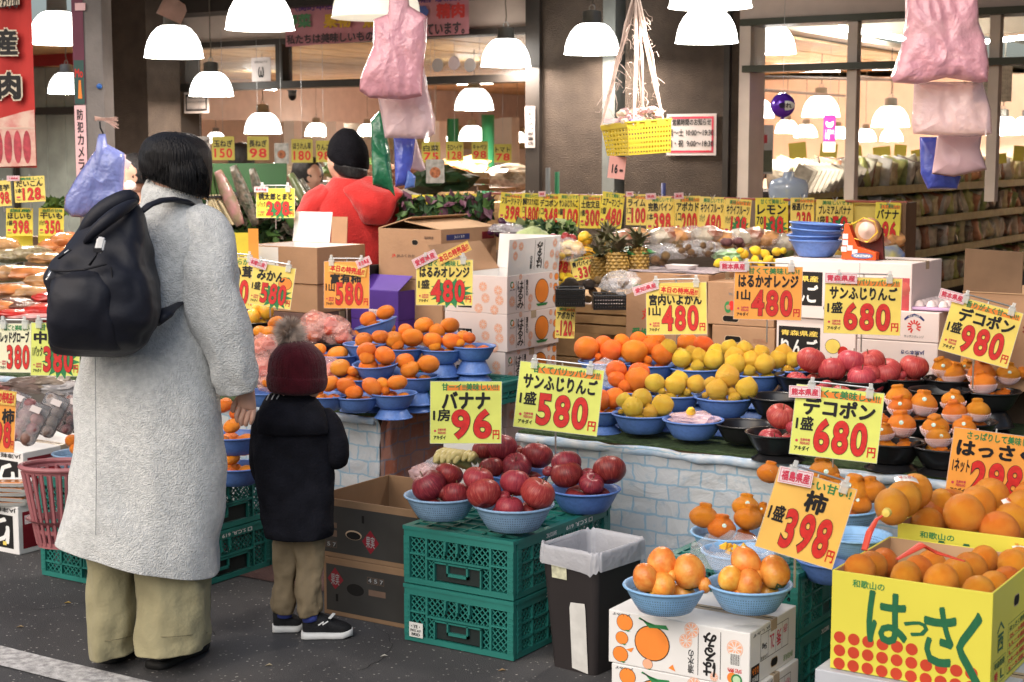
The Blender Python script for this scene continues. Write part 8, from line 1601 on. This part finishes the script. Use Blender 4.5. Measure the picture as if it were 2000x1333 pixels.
tag(MB().box(-8.6, -5.0, 7.35, 7.8, .104, .98).build('display_bench', MATS['bench_brown'], None), 'bench under the long wrapped vegetables', 'bench')
leafheap('salad_heap', 780, 960, 385, 432, 7.5, 500, [LKG, DKG, mat('purple_leaf', (.12, .05, .08), .5)], 'mixed salad leaves heaped right of the red hood', .035, 9, .2)
for i, (x, y, d, m_, lab) in enumerate(((350, 345, 12, YB, 'yellow stacked packs far inside'), (690, 330, 12.5, LEAF, 'pale green heap far inside'), (760, 345, 12, REDBAG, 'reddish bag heap far inside'), (860, 355, 11, DKG, 'dark greens far inside by the pink bags'), (905, 330, 13, MATS['orange_bagged_veg'], 'orange heap far inside'), (1000, 350, 12, MATS['pale_bagged_veg'], 'pale packs far inside by the pillar'), (540, 345, 12, MATS['pale_bagged_veg'], 'pale packs far inside left of the cap'))):
 crumple('produce_heap', D(x, y, d), .25, .2, .10, m_, lab, 'produce', i+60, .4)
tag(MB().box(-11.5, -5.2, 10.4, 10.9, .1, 1.16).build('shop_counter', RC, None), 'light wooden counter across the inside of the shop', 'counter'); tag(MB().box(-11.5, -6.2, 12.4, 13, .1, 1.26).build('shop_counter', WCARD, None), 'pale counter further inside the shop', 'counter')
p = YP(571, 188, 7.9); r = empty('security_camera', p, YAW, 'small dark dome security camera under the transom', 'camera'); MB().box(-.03, .03, -.02, .02, .03, .038).build('mount', GREYP, r); MB().tube([(0, 0, .032), (0, 0, .0)], .026, 16).build('housing', mat('camera_grey', (.12, .12, .12), .3), r, smooth=True); MB().lathe([(0, -.03), (.014, -.026), (.024, -.012), (.026, 0)], 20).build('dome', BLKB, r, smooth=True)
# shelves in the right room
XS = -3.62; SHB = mat('shelf_edge_olive', (.30, .27, .10), .5, .2, 14); DKB = mat('shelf_dark', (.025, .02, .018), .8)
r = empty('shelving_unit', (XS, 8.6, .1), 0, 'long dark shelving unit with olive price rails in the right half of the shop', 'shelf'); zs = (1.32, 1.09, .86, .60, .34)
for z in zs: MB().box(-.45, 0, 0, 8, z-.13, z-.10).build('shelf_board', DKB, r); MB().box(-.002, .016, 0, 8, z-.15, z-.095).build('price_rail', SHB, r)
MB().box(-.47, -.45, 0, 8, 0, 1.2).build('back_panel', DKB, r); MB().box(-.45, 0, -.02, 0, 0, 1.22).build('end_panel', DKB, r)
random.seed(31); pk = []
for i in range(9):
 c_ = [(.42, .38, .30), (.5, .45, .35), (.25, .12, .07), (.3, .32, .12), (.55, .42, .25), (.12, .10, .08), (.4, .2, .12), (.5, .5, .42), (.2, .25, .1)][i]
 m_ = mat('pack_%s' % ['grey', 'cream', 'russet', 'olive', 'tan', 'umber', 'brick', 'pale', 'moss'][i], c_, .2, .6, 14, .6, 16, .6, col2=tuple(min(.8, v*1.8) for v in c_)); bm = bmesh.new(); bmesh.ops.create_cube(bm, size=1); bmesh.ops.subdivide_edges(bm, edges=bm.edges, cuts=3, use_grid_fill=True)
 for v in bm.verts: v.co = Vector((v.co.x*.06*(1-.5*abs(v.co.z)), v.co.y*.16, v.co.z*.20))*(1+.2*noise.noise(v.co*3+Vector((i, 0, 0))))
 me = bpy.data.meshes.new('snack_pack'); bm.to_mesh(me); bm.free(); me.materials.append(m_); me.polygons.foreach_set('use_smooth', [True]*len(me.polygons)); pk.append(me)
nm_ = ['top', 'second', 'third', 'fourth', 'lowest']
for si, z in enumerate(zs[:4]):
 y = 8.75
 while y < 14.2:
  hh = .85 if si else 1.0; pm_ = random.choice(pk); o = link('snack_pack', pm_, None, None, (XS-.08-random.uniform(0, .04), y, z+.085*hh), (random.uniform(-.35, .35), rad(-12), rad(90)+random.uniform(-.5, .5)), (1, 1, hh*random.uniform(.8, 1.1))); tag(o, f'{pm_.materials[0].name[5:]} film pack on the {nm_[si]} board of the dark shelving unit, ' + ('near end' if y < 10.2 else 'middle stretch' if y < 12.2 else 'far end'), 'pack', f'film packs on the {nm_[si]} shelf board'); y += random.uniform(.07, .13)
q = XP(1580, 345, XS)
for i in range(14):
 x, y = 1562+i*9, 350-.4*i; p = D(x, y, 9.0+i*.1); o = MB().box(-.05, .05, -.01, .01, -.08, .08).build('grey_pack', mat('grey_bag', (.36, .33, .27), .3, .4, 18, .4, 20, .5), None, p, bevel=.004); o.rotation_euler = (rad(-14), rad(28), YAW); tag(o, 'grey slanting pack in the box at the left end of the top shelf', 'pack', 'grey slanting packs')
MB_ = MB().box(-.0, .5, -.01, .01, 0, .05)
for i, (x, y, w_, h_) in enumerate(((1558, 298, 34, 38), (1618, 300, 34, 38), (1670, 298, 26, 26), (1722, 296, 34, 18), (1758, 300, 24, 34), (1790, 305, 20, 24), (1955, 310, 22, 20), (1990, 300, 22, 30))):
 p = D(x, y, 11.5); s = 11.5/FPX; o = MB().box(-w_*s/2, w_*s/2, -.001, .001, -h_*s/2, h_*s/2).build('hanging_card', mat('olive_yellow_card', (.55, .48, .08), .5, .1), None, p); o.rotation_euler = (0, rad((-6, 4, -8)[i % 3]), YAW); tag(o, 'olive yellow card hung over the right shelves, ' + ['left of the magenta tag', 'under the magenta tag', 'at the cream mullion', 'beneath the small lamps', 'with a brown picture beside the pink bags', 'just left of the pink bags', 'right of the pink bags', 'at the right edge'][i], 'hanging card', 'olive cards over the shelves'); 
r = empty('display_box', D(1492, 290, 9.0), YAW, 'tall silver display box hanging behind the right window frame', 'display box'); s = 9/FPX
MB().box(-18*s, 18*s, 0, .05, -50*s, 45*s).build('case', mat('silver_case', (.42, .42, .42), .25, .15, metal=.4), r); MB().box(-16*s, 16*s, -.004, 0, -46*s, -4*s).build('window', mat('mirror_dark', (.06, .07, .05), .15, .6, 4), r); MB().box(-14*s, 6*s, -.006, 0, 10*s, 26*s).build('picture', REDC, r)
for i, (x0, y0, x1, y1, d0, d1) in enumerate(((1462, 150, 1800, 158, 10, 14), (1470, 175, 1650, 188, 11, 13), (1672, 150, 1860, 168, 12, 15))):
 a, b_ = D(x0, y0, d0), D(x1, y1, d1); tag(MB().tube([Vector((0, 0, 0)), b_-a], .012, 6).build('ceiling_pipe', mat('brown_pipe', (.2, .13, .09), .6), None, a), ['long brown pipe under the right ceiling', 'shorter brown pipe nearer the window frame', 'brown pipe right of the cream mullion'][i], 'pipe')
for i, (x, y0, y1, m_) in enumerate(((1071, 328, 395, GREYP), (1089, 336, 395, GCOL), (1297, 358, 392, NAVY))):
 a, b_ = D(x, y1, 8.3), D(x-1, y0, 8.3); tag(MB().tube([Vector((0, 0, -.9)), b_-a], .012, 10).build('broom_handle', m_, None, a, smooth=True), ['grey handle standing before the left brown pillar', 'short green handle beside the grey one', 'blue handle under the opening hours notice'][i], 'handle')
# left stand: packed goods
BL_ = mat('left_bench', (.10, .09, .08), .8)
q1 = Z(50, 872, .38)
tag(MB().box(-7.4, -4.9, 4.7, 5.5, .0, .52).build('display_bench', BL_, None), 'low bench at far left under the tray packs', 'bench'); tag(MB().box(-7.6, -5.05, 5.5, 6.6, .0, .86).build('display_bench', BL_, None), 'higher bench at far left under the film packs', 'bench')
TRB = mat('black_tray', (.03, .012, .014), .3); BALL = mat('mauve_bagged_fruit', (.28, .11, .10), .3, .4, 9, .3, 10, .5, objvar=.3); BROWNV = mat('brown_root', (.2, .15, .12), .4, .4, 10, .3, 12, .5, objvar=.3)
def traypack(px, py, d, w_, h_, lean, lab, fm, seed):
 random.seed(seed); s = d/FPX; r = empty('tray_pack', D(px, py, d), YAW, lab, 'tray pack', 'film wrapped tray packs'); W, H = w_*s, h_*s
 r.rotation_euler = (Matrix.Rotation(YAW-.15, 4, 'Z') @ Matrix.Rotation(rad(lean), 4, 'Y') @ Matrix.Rotation(rad(62), 4, 'X')).to_euler()
 MB().rings([rrect(W*.42, H*.44, .012, -.02), rrect(W*.5, H*.5, .014, .012), rrect(W*.48, H*.48, .013, .012), rrect(W*.40, H*.42, .01, -.014)]).build('tray', TRB, r)
 me = FR['redf']
 for i in range(7): x, y = ((i % 2)-.5)*W*.42, (i//2-1.5)*H*.24; link('fruit', me, fm, r, (x, y, .002), (random.random(), 0, random.random()*6), (W*.24, W*.24, W*.20)).data = FRM(fm)
 c = MB(); n = 8
 for i in range(n+1):
  for j in range(n+1): u, v = i/n-.5, j/n-.5; c.v.append((u*W*.95, v*H*.95, .014+.028*math.cos(u*math.pi)*math.cos(v*math.pi)+.003*noise.noise(Vector((u*9, v*9, seed)))))
 for i in range(n):
  for j in range(n): k = i*(n+1)+j; c.f.append((k, k+n+1, k+n+2, k+1))
 c.build('film_cover', FILM2, r, smooth=True); MB().box(-.02, .02, -.012, .012, 0, .0015).build('label', WP, r, (W*.12, H*.28, .040))
FILM2 = film('thin_wrap', (.8, .8, .82), .22, .08); FM_ = {}
def FRM(m):
 if m.name not in FM_: FM_[m.name] = FR['redf'].copy(); FM_[m.name].materials.clear(); FM_[m.name].materials.append(m)
 return FM_[m.name]
for a in ((57, 825, 6.0, 62, 86, 20, 'tray pack of mauve fruit at the front of the far left row', BALL, 1), (98, 812, 6.2, 52, 86, 20, 'second tray pack with roots, middle of the far left row', BROWNV, 2), (135, 810, 6.35, 46, 80, 20, 'third tray pack next to the grey coat', BALL, 3), (30, 800, 6.3, 44, 70, 18, 'tray pack half behind the orange card at far left', BALL, 4)): traypack(*a)
for i, (x, y, rx, rz, m_) in enumerate(((60, 752, .11, .035, BROWNV), (20, 760, .09, .03, BALL), (120, 756, .09, .03, mat('grey_film_pack', (.35, .33, .33), .2, .4, 12, .6, 16, .6)), (100, 745, .08, .03, BROWNV))):
 crumple('film_pack', D(x, y, 6.6), rx, .07, rz, m_, 'glossy film pack behind the tray packs, ' + ['brown one in front', 'dark one at the left edge', 'grey one by the coat', 'brown one further back'][i], 'pack', i+80, .3, rot=YAW+.3)
CRT = mat('carrot_pack', (.55, .20, .06), .15, .4, 10, .5, 14, .7); TANP = mat('tan_pack', (.50, .28, .12), .14, .4, 16, .5, 14, .7); NUTP = mat('nut_pack', (.22, .16, .08), .15, .6, 50, .5, 30, .7, col2=(.45, .38, .22)); REDT = mat('red_tomato_pack', (.55, .03, .02), .14, .3, 12, .3, 14, .7); BRP = mat('brown_pack', (.12, .05, .03), .15, .5, 40, .5, 30, .7)
random.seed(12)
for i, (x, y, rx, rz, m_, d, rt) in enumerate(((25, 500, .10, .035, NUTP, 7.2, .5), (62, 495, .10, .035, NUTP, 7.2, .5), (95, 505, .10, .03, TANP, 7.1, .4), (110, 485, .09, .05, CRT, 7.3, 0), (130, 470, .08, .04, CRT, 7.3, 0), (15, 535, .13, .04, TANP, 6.9, .6), (60, 535, .12, .035, CRT, 6.9, .5), (95, 548, .11, .035, TANP, 6.85, .5), (18, 568, .12, .03, CRT, 6.7, .2), (65, 572, .13, .03, TANP, 6.7, .2), (100, 580, .08, .025, REDT, 6.6, .2), (25, 590, .10, .02, BRP, 6.55, 0), (55, 598, .10, .02, BRP, 6.5, 0), (88, 606, .09, .03, REDT, 6.45, .1), (30, 612, .10, .02, REDT, 6.42, 0), (65, 618, .11, .018, mat('pink_film_pack', (.7, .35, .33), .2, .4, 12, .6, 16, .6), 6.4, 0), (5, 480, .08, .04, TANP, 7.3, 0), (8, 600, .08, .03, CRT, 6.5, .3), (140, 500, .08, .05, CRT, 7.2, .3), (140, 540, .08, .05, TANP, 7.0, .3), (140, 590, .08, .05, REDT, 6.6, .3), (115, 620, .1, .05, REDT, 6.5, .3))):
 o = crumple('food_pack', D(x, y, d), rx, .09, rz, m_, ['shiny brown nut pack', 'shiny nut pack', 'tan film pack', 'orange film pack', 'orange film pack', 'tan film pack', 'orange film pack', 'tan film pack', 'orange film pack', 'tan film pack', 'red tomato pack', 'dark brown pack', 'dark brown pack', 'red tomato pack', 'red film pack', 'pink film pack', 'tan film pack', 'orange film pack', 'orange pack', 'tan pack', 'red pack', 'red pack'][i]+' in the far left heap, '+('back' if y < 515 else ('middle' if y < 560 else 'front'))+(' left' if x < 35 else (' centre' if x < 80 else ' right')), 'pack', i*2+90, .16, rot=YAW+rt, group='film packs heaped at far left')
 b = o.modifiers.new('s', 'SUBSURF'); b.levels = b.render_levels = 1
for i in range(5):
 p = Z(12, 988, .192)+Vector((-.03, .03, i*.019)); r = MB().rings([rrect(.09, .05, .012, 0), rrect(.10, .058, .012, .014), rrect(.097, .055, .012, .014), rrect(.088, .048, .01, .003)]).build('clear_tray', CLEAR, None, p); r.rotation_euler = (0, rad(4*(i % 2)), YAW); tag(r, 'clear tray of orange slices in the low stack at the left edge, ' + ['lowest', 'second', 'third', 'fourth', 'topmost'][i], 'tray', 'clear trays stacked at the left edge'); MB().box(-.07, .07, -.035, .035, .004, .012).build('slices', CRT, r, bevel=.004)
leafheap('celery_tops', 90, 140, 392, 412, 7.7, 160, [LEAF, LKG], 'yellowish leafy tops above the dried sweet potato cards', .03, 4, .1)
BAN = mat('banana_yellow', (.58, .48, .20), .4, .15, 6)
for i, (x, y) in enumerate(((885, 920), (905, 914), (925, 916), (912, 926))):
 r = empty('banana_bunch', D(x, y, 5.42), random.random()*3, 'bagged banana bunch in the open black box, ' + ['leftmost', 'back', 'rightmost', 'front right'][i], 'bananas', 'bagged bananas')
 for k in range(4):
  pts = [Vector((.07*math.cos(t)-.07, k*.022-.03, .06*math.sin(t))) for t in [(.3+.38*j) for j in range(6)]]; MB().tube(pts, [.006, .014, .017, .017, .014, .005], 8).build('banana', BAN, r, smooth=True)
for i, (x, y, m_) in enumerate(((830, 925, PFILM), (860, 908, FILM), (925, 902, FILM))): crumple('film_bag', D(x, y, 5.45), .05, .05, .035, m_, 'clear crumpled bag around bananas in the open black box', 'bag', i+120, .35, group='bags in the black box')
tag(MB().box(-.07, .07, -.004, .004, -.35, .12).build('white_board', WCARD, None, D(905, 905, 5.7)), 'white upright board under the banana card', 'board'); bpy.data.objects['white_board'].rotation_euler = (0, 0, YAW)
